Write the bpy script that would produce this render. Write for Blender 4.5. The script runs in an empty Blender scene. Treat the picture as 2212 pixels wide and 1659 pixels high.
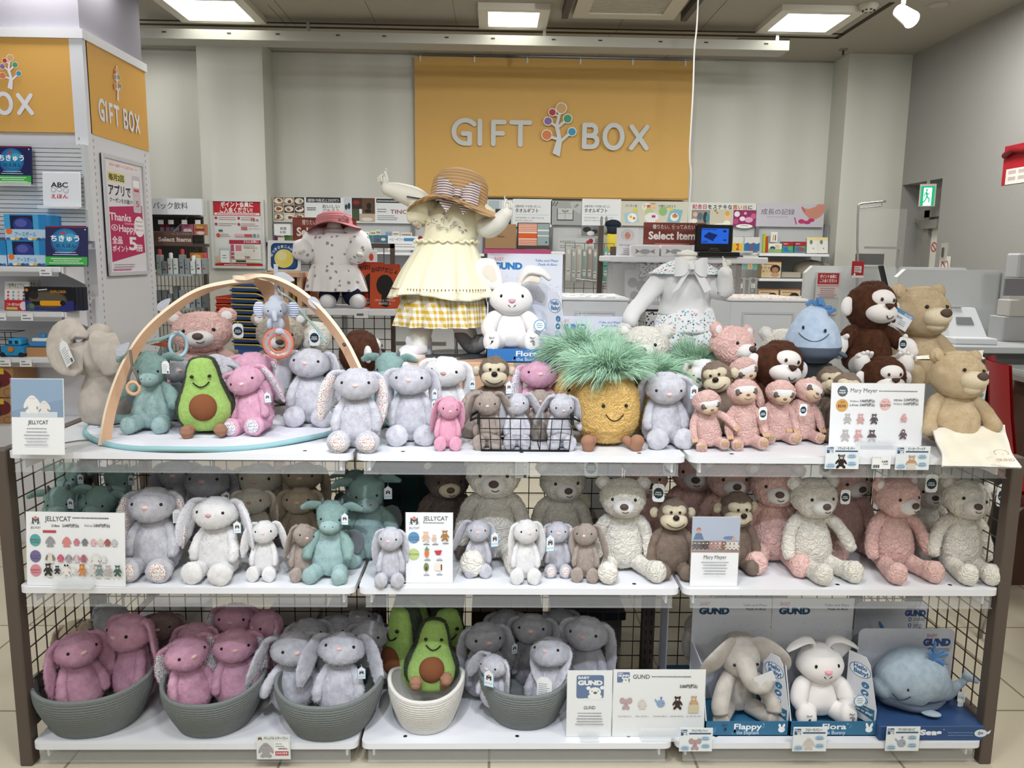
import bpy, math, random
import numpy as np
from mathutils import Vector, Matrix, Euler
random.seed(7)
SC = bpy.context.scene
COL = SC.collection
R = math.radians
FPX, CAMH = 1740.0, 1.43
PITCH, YAW, ROLL = R(8.9), R(1.4), R(0.75)
_fw = Vector((math.sin(YAW)*math.cos(PITCH), math.cos(YAW)*math.cos(PITCH), -math.sin(PITCH)))
_r0 = Vector((math.cos(YAW), -math.sin(YAW), 0)); _u0 = _r0.cross(_fw)
_rt = _r0*math.cos(ROLL) + _u0*math.sin(ROLL); _up = -_r0*math.sin(ROLL) + _u0*math.cos(ROLL)
cd = bpy.data.cameras.new('camera'); cam = bpy.data.objects.new('camera', cd); COL.objects.link(cam)
cd.sensor_width = 36.0; cd.lens = FPX/2212*36.0; cd.clip_start = 0.02
cam.matrix_world = Matrix(((_rt.x,_up.x,-_fw.x,0),(_rt.y,_up.y,-_fw.y,0),(_rt.z,_up.z,-_fw.z,CAMH),(0,0,0,1)))
SC.camera = cam
def at(px, py, Y):                       # a pixel of the photograph at the depth Y
 d = _fw + _rt*((px-1106)/FPX) - _up*((py-829.5)/FPX)
 return d*(Y/d.y) + Vector((0,0,CAMH))
def onz(px, py, Z):                      # a pixel of the photograph on the level Z
 d = _fw + _rt*((px-1106)/FPX) - _up*((py-829.5)/FPX)
 return d*((Z-CAMH)/d.z) + Vector((0,0,CAMH))
SC.view_settings.view_transform = 'Standard'; SC.view_settings.look = 'None'
SC.view_settings.exposure = 0.30; SC.view_settings.gamma = 1.0
try: SC.view_settings.use_curve_mapping = False
except Exception: pass
SC.cycles.use_denoising = True
SC.cycles.max_bounces = 7; SC.cycles.diffuse_bounces = 3; SC.cycles.glossy_bounces = 3
SC.cycles.transparent_max_bounces = 12; SC.cycles.transmission_bounces = 4
SC.cycles.sample_clamp_indirect = 6.0
W = bpy.data.worlds.new('world'); SC.world = W; W.use_nodes = True
W.node_tree.nodes['Background'].inputs[0].default_value = (0.93, 0.95, 0.92, 1)
W.node_tree.nodes['Background'].inputs[1].default_value = 0.40
def area(loc, sx, sy, power, col=(1,1,1), rot=(0,0,0), spread=180):
 l = bpy.data.lights.new('ceiling_area', 'AREA'); l.shape = 'RECTANGLE'; l.size = sx; l.size_y = sy
 l.energy = power; l.color = col; l.spread = R(spread)
 o = bpy.data.objects.new('area_light', l); COL.objects.link(o); o.location = loc; o.rotation_euler = rot
 return o
def spot(loc, target, power, ang, blend, col, size=0.03):
 l = bpy.data.lights.new('spot_lamp', 'SPOT'); l.energy = power; l.spot_size = R(ang); l.spot_blend = blend
 l.color = col; l.shadow_soft_size = size
 o = bpy.data.objects.new('spot_light', l); COL.objects.link(o); o.location = loc
 o.rotation_euler = (Vector(target)-Vector(loc)).to_track_quat('-Z','Y').to_euler()
 return o
TUBE = (1.0, 0.985, 0.93)
CEIL = 2.905
for lx in (-2.2, -0.05, 2.2):
 for ly, e in ((-1.6, 20), (1.0, 22), (4.3, 25)):
  area((lx, ly, CEIL-0.03), 0.5, 0.5, e, TUBE)
COOL = (0.84, 0.9, 1.0)
area((-2.75, 5.4, CEIL-0.03), 0.5, 0.5, 16, TUBE)  # added lamp, not seen, to brighten the left part of the back wall
spot((-0.35, 0.45, 2.8), (-0.15, 2.35, 0.85), 88, 42, 0.75, COOL)
spot((0.45, 0.45, 2.8), (0.25, 2.35, 0.80), 74, 44, 0.75, COOL)
spot((-1.3, 0.55, 2.8), (-1.0, 2.4, 0.75), 42, 44, 0.8, COOL)
spot((1.5, 0.55, 2.8), (1.25, 2.4, 0.75), 36, 46, 0.8, (0.95,0.97,1.0))
spot((-2.0, 2.2, 2.85), (-2.0, 4.2, 1.7), 40, 60, 0.9, COOL)
spot((2.4, 3.9, 2.7), (1.6, 6.1, 1.9), 22, 70, 0.9, (1,1,1))
spot((0.9, 3.2, 2.8), (0.4, 6.2, 1.9), 30, 80, 0.9, (1,1,0.95))
def lin(c):
 if isinstance(c, str):
  c = c.lstrip('#'); c = [int(c[i:i+2],16)/255 for i in (0,2,4)]
 return tuple((x/12.92 if x <= 0.04045 else ((x+0.055)/1.055)**2.4) for x in c)
_M = {}
def mat(name, col, rough=0.6, spec=0.3, metal=0.0, bump=None, var=None, sheen=0.0, alpha=1.0, emit=None, trans=0.0, coat=0.0):
 """plain procedural surface: bump=(scale, strength), var=(scale, second colour)"""
 if name in _M: return _M[name]
 m = bpy.data.materials.new(name); m.use_nodes = True; nt = m.node_tree
 b = nt.nodes['Principled BSDF']; c = lin(col)
 b.inputs['Base Color'].default_value = (*c,1); b.inputs['Roughness'].default_value = rough
 b.inputs['Specular IOR Level'].default_value = spec; b.inputs['Metallic'].default_value = metal
 if coat: b.inputs['Coat Weight'].default_value = coat
 if sheen:
  b.inputs['Sheen Weight'].default_value = sheen; b.inputs['Sheen Roughness'].default_value = 0.6
  b.inputs['Sheen Tint'].default_value = (*[min(1,x*1.2+.1) for x in c],1)
 if alpha < 1: b.inputs['Alpha'].default_value = alpha
 if trans: b.inputs['Transmission Weight'].default_value = trans
 if emit:
  b.inputs['Emission Color'].default_value = (*lin(emit[0]),1); b.inputs['Emission Strength'].default_value = emit[1]
 L = nt.links.new
 if bump or var:
  tc = nt.nodes.new('ShaderNodeTexCoord')
 if var:
  n = nt.nodes.new('ShaderNodeTexNoise'); n.inputs['Scale'].default_value = var[0]; n.inputs['Detail'].default_value = 5
  L(tc.outputs['Object'], n.inputs['Vector'])
  r = nt.nodes.new('ShaderNodeValToRGB'); r.color_ramp.elements[0].position = .38; r.color_ramp.elements[1].position = .62
  r.color_ramp.elements[0].color = (*c,1); r.color_ramp.elements[1].color = (*lin(var[1]),1)
  L(n.outputs['Fac'], r.inputs['Fac']); L(r.outputs['Color'], b.inputs['Base Color'])
 if bump:
  n = nt.nodes.new('ShaderNodeTexNoise'); n.inputs['Scale'].default_value = bump[0]; n.inputs['Detail'].default_value = 4
  L(tc.outputs['Object'], n.inputs['Vector'])
  bn = nt.nodes.new('ShaderNodeBump'); bn.inputs['Strength'].default_value = bump[1]; bn.inputs['Distance'].default_value = 0.01
  L(n.outputs['Fac'], bn.inputs['Height']); L(bn.outputs['Normal'], b.inputs['Normal'])
 _M[name] = m; return m
def M(col, rough=0.55):                    # ink / plain colour by hex
 return mat('colour_'+col.lstrip('#')+('' if rough==0.55 else '_%d'%(rough*100)), col, rough)
def fur(name, col, col2, scale=60, sheen=0.25):
 if name in _M: return _M[name]
 m = mat(name, col, 0.95, 0.1, bump=(220,.5), var=(scale,col2), sheen=sheen)
 nt = m.node_tree; b = nt.nodes['Principled BSDF']
 src = b.inputs['Base Color'].links[0].from_socket
 oi = nt.nodes.new('ShaderNodeObjectInfo'); hs = nt.nodes.new('ShaderNodeHueSaturation')
 mr = nt.nodes.new('ShaderNodeMapRange'); mr.inputs['To Min'].default_value = .93; mr.inputs['To Max'].default_value = 1.05
 nt.links.new(oi.outputs['Random'], mr.inputs['Value']); nt.links.new(mr.outputs[0], hs.inputs['Value'])
 nt.links.new(src, hs.inputs['Color']); nt.links.new(hs.outputs['Color'], b.inputs['Base Color'])
 return m
def curly(name, col, col2, scale=30):
 """rosette plush: short swirled pile, relief from distorted cells"""
 if name in _M: return _M[name]
 m = fur(name, col, col2, scale); nt = m.node_tree; L = nt.links.new
 b = nt.nodes['Principled BSDF']; bn = [n for n in nt.nodes if n.type=='BUMP'][0]; tc = [n for n in nt.nodes if n.type=='TEX_COORD'][0]
 nz = nt.nodes.new('ShaderNodeTexNoise'); nz.inputs['Scale'].default_value = 7.5; nz.inputs['Detail'].default_value = 1.5; nz.inputs['Distortion'].default_value = 1.6
 L(tc.outputs['Object'], nz.inputs['Vector'])
 m1 = nt.nodes.new('ShaderNodeMath'); m1.operation = 'MULTIPLY'; m1.inputs[1].default_value = 34; L(nz.outputs['Fac'], m1.inputs[0])
 mr = nt.nodes.new('ShaderNodeMath'); mr.operation = 'SINE'; L(m1.outputs[0], mr.inputs[0])
 b2 = nt.nodes.new('ShaderNodeBump'); b2.inputs['Strength'].default_value = .55; b2.inputs['Distance'].default_value = .004
 L(mr.outputs[0], b2.inputs['Height']); L(bn.outputs['Normal'], b2.inputs['Normal']); L(b2.outputs['Normal'], b.inputs['Normal'])
 return m
def pattern(name, base, specks, scale=160, rough=.8):
 """small scattered motifs: several voronoi colours on a base cloth"""
 if name in _M: return _M[name]
 m = bpy.data.materials.new(name); m.use_nodes = True; nt = m.node_tree; b = nt.nodes['Principled BSDF']
 b.inputs['Roughness'].default_value = rough; b.inputs['Specular IOR Level'].default_value = .15
 L = nt.links.new
 tc = nt.nodes.new('ShaderNodeTexCoord')
 v = nt.nodes.new('ShaderNodeTexVoronoi'); v.inputs['Scale'].default_value = scale
 L(tc.outputs['Object'], v.inputs['Vector'])
 sp = nt.nodes.new('ShaderNodeSeparateColor'); L(v.outputs['Color'], sp.inputs[0])
 cr = nt.nodes.new('ShaderNodeValToRGB'); cr.color_ramp.interpolation = 'CONSTANT'
 els = cr.color_ramp.elements
 while len(els) < len(specks): els.new(0.5)
 for i, s in enumerate(specks):
  els[i].position = i/len(specks); els[i].color = (*lin(s),1)
 L(sp.outputs[0], cr.inputs['Fac'])
 th = nt.nodes.new('ShaderNodeMath'); th.operation = 'LESS_THAN'; th.inputs[1].default_value = .42
 L(v.outputs['Distance'], th.inputs[0])
 mx = nt.nodes.new('ShaderNodeMix'); mx.data_type = 'RGBA'
 mx.inputs[6].default_value = (*lin(base),1); L(th.outputs[0], mx.inputs[0]); L(cr.outputs['Color'], mx.inputs[7])
 L(mx.outputs[2], b.inputs['Base Color'])
 _M[name] = m; return m
def wavy(name, base, lines, scale=30, axis='X', dist=0.0, lo=.45, hi=.55, rough=.7, bump=0.0):
 """stripes"""
 if name in _M: return _M[name]
 m = bpy.data.materials.new(name); m.use_nodes = True; nt = m.node_tree; b = nt.nodes['Principled BSDF']
 b.inputs['Roughness'].default_value = rough; b.inputs['Specular IOR Level'].default_value = .2
 L = nt.links.new
 tc = nt.nodes.new('ShaderNodeTexCoord'); w = nt.nodes.new('ShaderNodeTexWave'); w.bands_direction = axis
 w.inputs['Scale'].default_value = scale; w.inputs['Distortion'].default_value = dist
 L(tc.outputs['Object'], w.inputs['Vector'])
 r = nt.nodes.new('ShaderNodeValToRGB'); r.color_ramp.elements[0].position = lo; r.color_ramp.elements[1].position = hi
 r.color_ramp.elements[0].color = (*lin(base),1); r.color_ramp.elements[1].color = (*lin(lines),1)
 L(w.outputs['Fac'], r.inputs['Fac']); L(r.outputs['Color'], b.inputs['Base Color'])
 if bump:
  bn = nt.nodes.new('ShaderNodeBump'); bn.inputs['Strength'].default_value = bump; bn.inputs['Distance'].default_value = .004
  L(w.outputs['Fac'], bn.inputs['Height']); L(bn.outputs['Normal'], b.inputs['Normal'])
 _M[name] = m; return m
def clear(name, tint='ffffff', amount=.12, rough=.08):
 """thin clear plastic: mostly see-through with a glossy skin"""
 if name in _M: return _M[name]
 m = bpy.data.materials.new(name); m.use_nodes = True; nt = m.node_tree
 out = nt.nodes['Material Output']; b = nt.nodes['Principled BSDF']
 b.inputs['Base Color'].default_value = (*lin(tint),1); b.inputs['Roughness'].default_value = rough
 b.inputs['Specular IOR Level'].default_value = 1.0
 t = nt.nodes.new('ShaderNodeBsdfTransparent'); mx = nt.nodes.new('ShaderNodeMixShader'); mx.inputs[0].default_value = amount
 nt.links.new(t.outputs[0], mx.inputs[1]); nt.links.new(b.outputs[0], mx.inputs[2]); nt.links.new(mx.outputs[0], out.inputs[0])
 _M[name] = m; return m
def tag(o, label=None, cat=None, group=None, kind=None):
 if label: o['label'] = label
 if cat: o['category'] = cat
 if group: o['group'] = group
 if kind: o['kind'] = kind
 return o
def thing(name, label, cat, loc=(0,0,0), rz=0.0, group=None, s=1.0, rot=None):
 o = bpy.data.objects.new(name, None); COL.objects.link(o); o.empty_display_size = .05
 o.location = loc; o.rotation_euler = rot if rot else (0,0,rz); o.scale = (s,s,s)
 return tag(o, label, cat, group)
def link(name, me, parent=None, m=None, loc=(0,0,0), rot=(0,0,0), label=None, scale=None):
 o = bpy.data.objects.new(name, me); COL.objects.link(o)
 if parent is not None: o.parent = parent
 o.location = loc; o.rotation_euler = rot
 if scale: o.scale = scale
 if m is not None:
  if not me.materials: me.materials.append(m)
  o.material_slots[0].link = 'OBJECT'; o.material_slots[0].material = m
 if label: o['label'] = label
 return o
class MB:
 """mesh builder: boxes, polygons, tubes with material indices"""
 def __init__(s): s.v=[]; s.f=[]; s.mi=[]; s.sm=[]; s.ms=[]
 def m(s, mt):
  if mt is None: return 0
  if mt not in s.ms: s.ms.append(mt)
  return s.ms.index(mt)
 def add(s, V, F, mt=None, smooth=False):
  b = len(s.v); s.v += [tuple(p) for p in V]; i = s.m(mt)
  for f in F: s.f.append(tuple(b+k for k in f)); s.mi.append(i); s.sm.append(smooth)
  return s
 def box(s, x0,x1,y0,y1,z0,z1, mt=None):
  V=[(x0,y0,z0),(x1,y0,z0),(x1,y1,z0),(x0,y1,z0),(x0,y0,z1),(x1,y0,z1),(x1,y1,z1),(x0,y1,z1)]
  return s.add(V,[(0,3,2,1),(4,5,6,7),(0,1,5,4),(1,2,6,5),(2,3,7,6),(3,0,4,7)],mt)
 def bbox(s, x0,x1,y0,y1,z0,z1, mt=None, b=.003):
  """box with chamfered edges"""
  bm_=[]; 
  xs=(x0,x0+b,x1-b,x1); ys=(y0,y0+b,y1-b,y1); zs=(z0,z0+b,z1-b,z1)
  V=[]; idx={}
  def vid(i,j,k):
   if (i,j,k) not in idx: idx[(i,j,k)]=len(V); V.append((xs[i],ys[j],zs[k]))
   return idx[(i,j,k)]
  F=[]
  for k,kk in ((0,0),(3,3)):
   q=[vid(1,1,k),vid(2,1,k),vid(2,2,k),vid(1,2,k)]; F.append(q if k else q[::-1])
   q=[vid(1,k,1),vid(2,k,1),vid(2,k,2),vid(1,k,2)]; F.append(q[::-1] if k else q)
   q=[vid(k,1,1),vid(k,2,1),vid(k,2,2),vid(k,1,2)]; F.append(q if k else q[::-1])
  for a in (0,3):
   for c in (0,3):
    A=1 if a==0 else 2; C=1 if c==0 else 2
    F.append([vid(a,C,1),vid(a,C,2),vid(A,c,2),vid(A,c,1)])
    F.append([vid(a,1,C),vid(a,2,C),vid(A,2,c),vid(A,1,c)])
    F.append([vid(1,a,C),vid(2,a,C),vid(2,A,c),vid(1,A,c)])
  for a in (0,3):
   for c in (0,3):
    for e in (0,3):
     A=1 if a==0 else 2; C=1 if c==0 else 2; E_=1 if e==0 else 2
     F.append([vid(a,C,E_),vid(A,c,E_),vid(A,C,e)])
  return s.add(V,F,mt)
 def rim(s, x0,x1,z0,z1,w,y0,y1, mt=None):
  return s.box(x0,x1,y0,y1,z0,z0+w,mt).box(x0,x1,y0,y1,z1-w,z1,mt).box(x0,x0+w,y0,y1,z0+w,z1-w,mt).box(x1-w,x1,y0,y1,z0+w,z1-w,mt)
 def rod(s, p, q, r, mt=None, n=8, r2=None, cap=True):
  p=Vector(p); q=Vector(q); d=(q-p).normalized(); a=d.orthogonal().normalized(); b=d.cross(a); r2=r if r2 is None else r2
  V=[]; 
  for c,rr in ((p,r),(q,r2)):
   for i in range(n):
    t=2*math.pi*i/n; V.append(c+a*rr*math.cos(t)+b*rr*math.sin(t))
  F=[(i,(i+1)%n,n+(i+1)%n,n+i) for i in range(n)]
  s.add(V,F,mt,True)
  if cap: s.add(V,[tuple(range(n))[::-1],tuple(range(n,2*n))],mt)
  return s
 def path(s, pts, r, mt=None, n=8, closed=False):
  P=[Vector(p) for p in pts]; N=len(P); V=[]; ref=None
  for i,p in enumerate(P):
   a=P[(i-1)%N] if (closed or i>0) else p; b=P[(i+1)%N] if (closed or i<N-1) else p
   t=(b-a).normalized()
   if ref is None: ref=t.orthogonal().normalized()
   ref=(ref-t*ref.dot(t)).normalized(); c=t.cross(ref)
   rr=r[i] if isinstance(r,(list,tuple)) else r
   for k in range(n):
    g=2*math.pi*k/n; V.append(p+ref*rr*math.cos(g)+c*rr*math.sin(g))
  F=[]
  for i in range(N if closed else N-1):
   j=(i+1)%N
   for k in range(n): F.append((i*n+k,i*n+(k+1)%n,j*n+(k+1)%n,j*n+k))
  if not closed: F.append(tuple(range(n))[::-1]); F.append(tuple((N-1)*n+k for k in range(n)))
  return s.add(V,F,mt,True)
 def strip(s, A, B, mt=None, smooth=True):
  n=len(A); V=list(A)+list(B)
  return s.add(V,[(i,i+1,n+i+1,n+i) for i in range(n-1)],mt,smooth)
 def mesh(s, name='mesh'):
  me=bpy.data.meshes.new(name); me.from_pydata(s.v,[],s.f)
  me.polygons.foreach_set('material_index',s.mi); me.polygons.foreach_set('use_smooth',s.sm)
  for m_ in s.ms: me.materials.append(m_)
  me.update(); return me
 def obj(s, name, m=None, parent=None, loc=(0,0,0), rot=(0,0,0), label=None):
  return link(name, s.mesh(name), parent, m, loc, rot, label)
def solo(o, label, cat, group=None): return tag(o, label, cat, group)
def struct(o): o['kind']='structure'; return o
def _hash(i,j,k,seed):
 h=(i*374761393+j*668265263+k*2147483647+seed*1274126177)&0xffffffff
 h=((h^(h>>13))*1274126177)&0xffffffff; h^=h>>16
 return (h&0xffff)/65535.0
def vnoise(P,scale,seed=0):
 Q=P*scale+37.3; I=np.floor(Q).astype(np.int64); f=Q-I; f=f*f*(3-2*f); o=0
 for a in (0,1):
  for b in (0,1):
   for c in (0,1):
    w=(f[:,0] if a else 1-f[:,0])*(f[:,1] if b else 1-f[:,1])*(f[:,2] if c else 1-f[:,2])
    o=o+w*_hash(I[:,0]+a,I[:,1]+b,I[:,2]+c,seed)
 return o*2-1
def worley(P,scale,seed=0):
 Q=P*scale+51.7; I=np.floor(Q).astype(np.int64); best=np.full(len(Q),9.0); sec=best.copy()
 for a in (-1,0,1):
  for b in (-1,0,1):
   for c in (-1,0,1):
    J=I+np.array([a,b,c])
    C=J+np.stack([_hash(J[:,0],J[:,1],J[:,2],seed+q) for q in (1,2,3)],1)
    d=np.linalg.norm(Q-C,axis=1); sec=np.where(d<best,best,np.minimum(sec,d)); best=np.minimum(best,d)
 return best,sec
def crom(P,m):
 P=np.array(P,float); n=len(P)
 if n==2: t=np.linspace(0,1,m)[:,None]; return P[0]*(1-t)+P[1]*t
 Q=np.vstack([2*P[0]-P[1],P,2*P[-1]-P[-2]]); out=[]
 for u in np.linspace(0,n-1-1e-9,m):
  i=int(u); t=u-i; a,b,c,d=Q[i:i+4]
  out.append(.5*((2*b)+(c-a)*t+(2*a-5*b+4*c-d)*t*t+(3*b-a-3*c+d)*t**3))
 return np.array(out)
def tubegrid(pts,ref=(1,0,0),n=24,m=18,caps=(None,None),capn=5):
 """pts: (x,y,z,rx,ry) -> rings of points with rounded ends"""
 C=crom(pts,m); P=C[:,:3]; r=np.maximum(C[:,3:5],1e-4)
 T=np.gradient(P,axis=0); T/=np.linalg.norm(T,axis=1)[:,None]+1e-12
 c0=caps[0] if caps[0] is not None else min(r[0]); c1=caps[1] if caps[1] is not None else min(r[-1])
 rings=[]
 for k in range(capn,0,-1):
  a=math.pi/2*k/capn*.985; rings.append((P[0]-T[0]*c0*math.sin(a), T[0], r[0]*math.cos(a)))
 for i in range(m): rings.append((P[i],T[i],r[i]))
 for k in range(1,capn+1):
  a=math.pi/2*k/capn*.985; rings.append((P[-1]+T[-1]*c1*math.sin(a), T[-1], r[-1]*math.cos(a)))
 ref=np.array(ref,float); ang=np.linspace(0,2*np.pi,n,endpoint=False); G=[]
 for p,t,rr in rings:
  b=ref-t*np.dot(ref,t); b/=np.linalg.norm(b); c=np.cross(t,b)
  G.append(p+np.outer(np.cos(ang)*rr[0],b)+np.outer(np.sin(ang)*rr[1],c))
 return np.array(G)
def ballgrid(c,r,n=28,m=20,rot=None):
 a=np.linspace(-np.pi/2*.99,np.pi/2*.99,m); ang=np.linspace(0,2*np.pi,n,endpoint=False)
 G=np.array([[(math.cos(p)*math.cos(t),math.cos(p)*math.sin(t),math.sin(p)) for t in ang] for p in a])
 G=G*np.array(r)
 if rot is not None: G=G@np.array(Euler(rot).to_matrix()).T
 return G+np.array(c)
def grid2mesh(grids,name='soft',disp=None,fz=None,pivot=(0,0,0),seed=1):
 """grids -> one mesh; disp=(kind,scale,amp), fz=(count,length,(comb),width)"""
 Vs=[];Fs=[];b=0; allP=[];allN=[];allA=[]
 rng=np.random.RandomState(seed)
 for G in grids:
  m,n,_=G.shape; V=G.reshape(-1,3)
  idx=np.arange(m*n).reshape(m,n); nx=np.roll(idx,-1,axis=1)
  Q=np.stack([idx[:-1],nx[:-1],nx[1:],idx[1:]],-1).reshape(-1,4)
  fn=np.cross(V[Q[:,2]]-V[Q[:,0]],V[Q[:,3]]-V[Q[:,1]])
  cen=V.mean(0)
  if (fn*(V[Q].mean(1)-cen)).sum()<0: Q=Q[:,::-1]; fn=-fn
  vn=np.zeros_like(V)
  for k in range(4): np.add.at(vn,Q[:,k],fn)
  vn/=np.linalg.norm(vn,axis=1)[:,None]+1e-12
  if disp:
   k,sc,am=disp
   if k=='n': V=V+vn*((vnoise(V,sc,seed)+.5*vnoise(V,sc*2.3,seed+5))*am)[:,None]
   elif k=='curl':
    W_=V+.35/sc*np.stack([vnoise(V,sc*.8,seed+3),vnoise(V,sc*.8,seed+4),vnoise(V,sc*.8,seed+6)],1)
    f1,f2=worley(W_,sc,seed); V=V+vn*((np.minimum(f2-f1,.35)*2.8-.5)*am)[:,None]
  Fs.append(Q+b); Vs.append(V)
  e0=idx[0]; e1=idx[-1]
  Fs.append(('fan',[tuple(int(x)+b for x in (e0[::-1])), tuple(int(x)+b for x in e1)]))
  A=np.linalg.norm(fn,axis=1); allA.append(A); 
  nn=fn/(A[:,None]+1e-12); allP.append((V,Q)); allN.append(nn)
  b+=len(V)
 faces=[]; sm=[]
 for F in Fs:
  if isinstance(F,tuple): faces+=F[1]; sm+=[True]*len(F[1])
  else: faces+=F.tolist(); sm+=[True]*len(F)
 Vall=[np.vstack(Vs)]
 if fz:
  cnt,ln,comb,wd=fz; tot=sum(a.sum() for a in allA)
  for (V,Q),A,N in zip(allP,allA,allN):
   k=int(cnt*A.sum()/tot)
   if k<1: continue
   fi=rng.choice(len(Q),k,p=A/A.sum()); u=rng.rand(k,1); v=rng.rand(k,1); q=V[Q[fi]]
   P=(q[:,0]*(1-u)+q[:,1]*u)*(1-v)+(q[:,3]*(1-u)+q[:,2]*u)*v
   D=N[fi]*.75+np.array(comb)*.6+rng.randn(k,3)*.33; D/=np.linalg.norm(D,axis=1)[:,None]
   S=np.cross(D,rng.randn(k,3)); S/=np.linalg.norm(S,axis=1)[:,None]+1e-9
   L_=ln*(.5+rng.rand(k,1)*.8); P=P-N[fi]*ln*.12
   T=np.stack([P-S*wd,P+S*wd,P+D*L_],1).reshape(-1,3)
   Vall.append(T); faces+=(np.arange(k*3).reshape(-1,3)+b).tolist(); sm+=[False]*k; b+=k*3
 me=bpy.data.meshes.new(name)
 me.from_pydata((np.vstack(Vall)-np.array(pivot)).tolist(),[],faces)
 me.polygons.foreach_set('use_smooth',sm); me.update()
 return me
_C={}
def soft(key,grids,disp=None,fz=None,pivot=(0,0,0)):
 """cached soft mesh; grids is a zero-argument function"""
 k=(key,disp,fz)
 if k not in _C: _C[k]=grid2mesh(grids(),key if isinstance(key,str) else str(key[0]),disp,fz,pivot,seed=(abs(hash(str(key)))%97 if False else len(_C)%97+1))
 return _C[k]
def mir(pts): return [(-p[0],)+tuple(p[1:]) for p in pts]
_T={}
def textmesh(s, bold=0.0, spacing=1.0):
 k=(s,bold,spacing)
 if k in _T: return _T[k]
 c=bpy.data.curves.new('t','FONT'); c.body=s; c.size=1.0; c.offset=bold; c.resolution_u=3; c.space_character=spacing
 o=bpy.data.objects.new('t',c); COL.objects.link(o)
 bpy.context.view_layer.update()
 me=bpy.data.meshes.new_from_object(o.evaluated_get(bpy.context.evaluated_depsgraph_get()))
 V=[(v.co.x,v.co.y) for v in me.vertices]; F=[tuple(p.vertices) for p in me.polygons]
 bpy.data.objects.remove(o); bpy.data.curves.remove(c); bpy.data.meshes.remove(me)
 if not V: V=[(0,0),(1,0),(1,1)]; F=[]
 xs=[p[0] for p in V]; ys=[p[1] for p in V]
 _T[k]=(V,F,min(xs),max(xs),min(ys),max(ys)); return _T[k]
class Print:
 """content placed in the coordinates (u right, v down) of a window, mapped on a w x h sheet in XZ facing -Y.
 the sheet's origin is its bottom centre"""
 def __init__(s, u0,v0,u1,v1, w,h, y=0.0):
  s.u0,s.v0,s.u1,s.v1,s.w,s.h=u0,v0,u1,v1,w,h; s.y=y; s.l=0; s.b=MB()
 def X(s,u): return ((u-s.u0)/(s.u1-s.u0)-.5)*s.w
 def Z(s,v): return (1-(v-s.v0)/(s.v1-s.v0))*s.h
 def up(s): s.l+=1; return s.y-.00003*s.l-.0002
 def poly(s, pts, c, rough=.55):
  y=s.up(); V=[(s.X(u),y,s.Z(v)) for u,v in pts]
  a=sum(V[i][0]*V[(i+1)%len(V)][2]-V[(i+1)%len(V)][0]*V[i][2] for i in range(len(V)))
  s.b.add(V,[tuple(range(len(V))) if a>0 else tuple(range(len(V)))[::-1]], c if not isinstance(c,str) else M(c,rough)); return s
 def rect(s,u0,v0,u1,v1,c): return s.poly([(u0,v1),(u1,v1),(u1,v0),(u0,v0)],c)
 def rrect(s,u0,v0,u1,v1,r,c):
  P=[]
  for cx,cy,a0 in ((u1-r,v1-r,0),(u0+r,v1-r,90),(u0+r,v0+r,180),(u1-r,v0+r,270)):
   for k in range(5): a=R(a0+22.5*k); P.append((cx+r*math.cos(a),cy+r*math.sin(a)))
  return s.poly(P,c)
 def disc(s,u,v,r,c,r2=None,n=24,rot=0):
  r2=r if r2 is None else r2; cr,sr=math.cos(rot),math.sin(rot)
  return s.poly([(u+r*math.cos(a)*cr-r2*math.sin(a)*sr, v+r*math.cos(a)*sr+r2*math.sin(a)*cr) for a in [2*math.pi*i/n for i in range(n)]],c)
 def line(s,pts,wd,c):
  for (a,b),(d,e) in zip(pts[:-1],pts[1:]):
   L=math.hypot(d-a,e-b)+1e-9; nx,ny=-(e-b)/L*wd/2,(d-a)/L*wd/2
   s.poly([(a+nx,b+ny),(d+nx,e+ny),(d-nx,e-ny),(a-nx,b-ny)],c)
  return s
 def text(s,t,u,v,hgt,c,al='c',bold=.012,width=None,rot=0,cap=.73):
  """hgt = height of a capital, v = the baseline, in window units; width squeezes the run"""
  if 'M' in t: bold=0.0
  V,F,x0,x1,y0,y1=textmesh(t,bold); k=hgt/cap; W_=(x1-x0)*k; kx=k
  if width: kx=k*width/W_; W_=width
  off={'c':-W_/2,'l':0,'r':-W_}[al]; y=s.up(); cr,sr=math.cos(rot),math.sin(rot)
  P=[]
  for x,z in V:
   a=(x-x0)*kx+off; b=-z*k; P.append((s.X(u+a*cr-b*sr),y,s.Z(v+a*sr+b*cr)))
  s.b.add(P,F,c if not isinstance(c,str) else M(c)); return s
 def lines(s,u0,v0,u1,n,step,hh,c='6b6b6b',al='l',seed=1,fill=.8):
  """rows of type too small to read: broken dashes"""
  rg=random.Random(seed)
  for i in range(n):
   L=(u1-u0)*(.7+.3*rg.random()); a=u0 if al=='l' else (u0+u1)/2-L/2; e=a+L; v=v0+i*step
   while a<e:
    w=hh*(.5+rg.random()*1.6); s.rect(a,v-hh*.5,min(a+w,e),v+hh*.5,c); a+=w+hh*(1-fill)*1.6
  return s
 def obj(s,parent,name='printed_face',loc=(0,0,0),rot=(0,0,0),label=None): return s.b.obj(name,None,parent,loc,rot,label)
def sheet(t,w,h,th=.002,c='f4f4f2',name='board',y=0.0):
 return MB().box(-w/2,w/2,y,y+th,0,h).obj(name,M(c) if isinstance(c,str) else c,t)
def size_at(px0,py0,px1,py1,Y):
 """centre-bottom point, width and height of an upright board seen in that pixel window at depth Y"""
 a=at(px0,(py0+py1)/2,Y); b=at(px1,(py0+py1)/2,Y); c=at((px0+px1)/2,py0,Y); d=at((px0+px1)/2,py1,Y)
 return Vector(((a.x+b.x)/2,Y,d.z)), b.x-a.x, c.z-d.z
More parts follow.
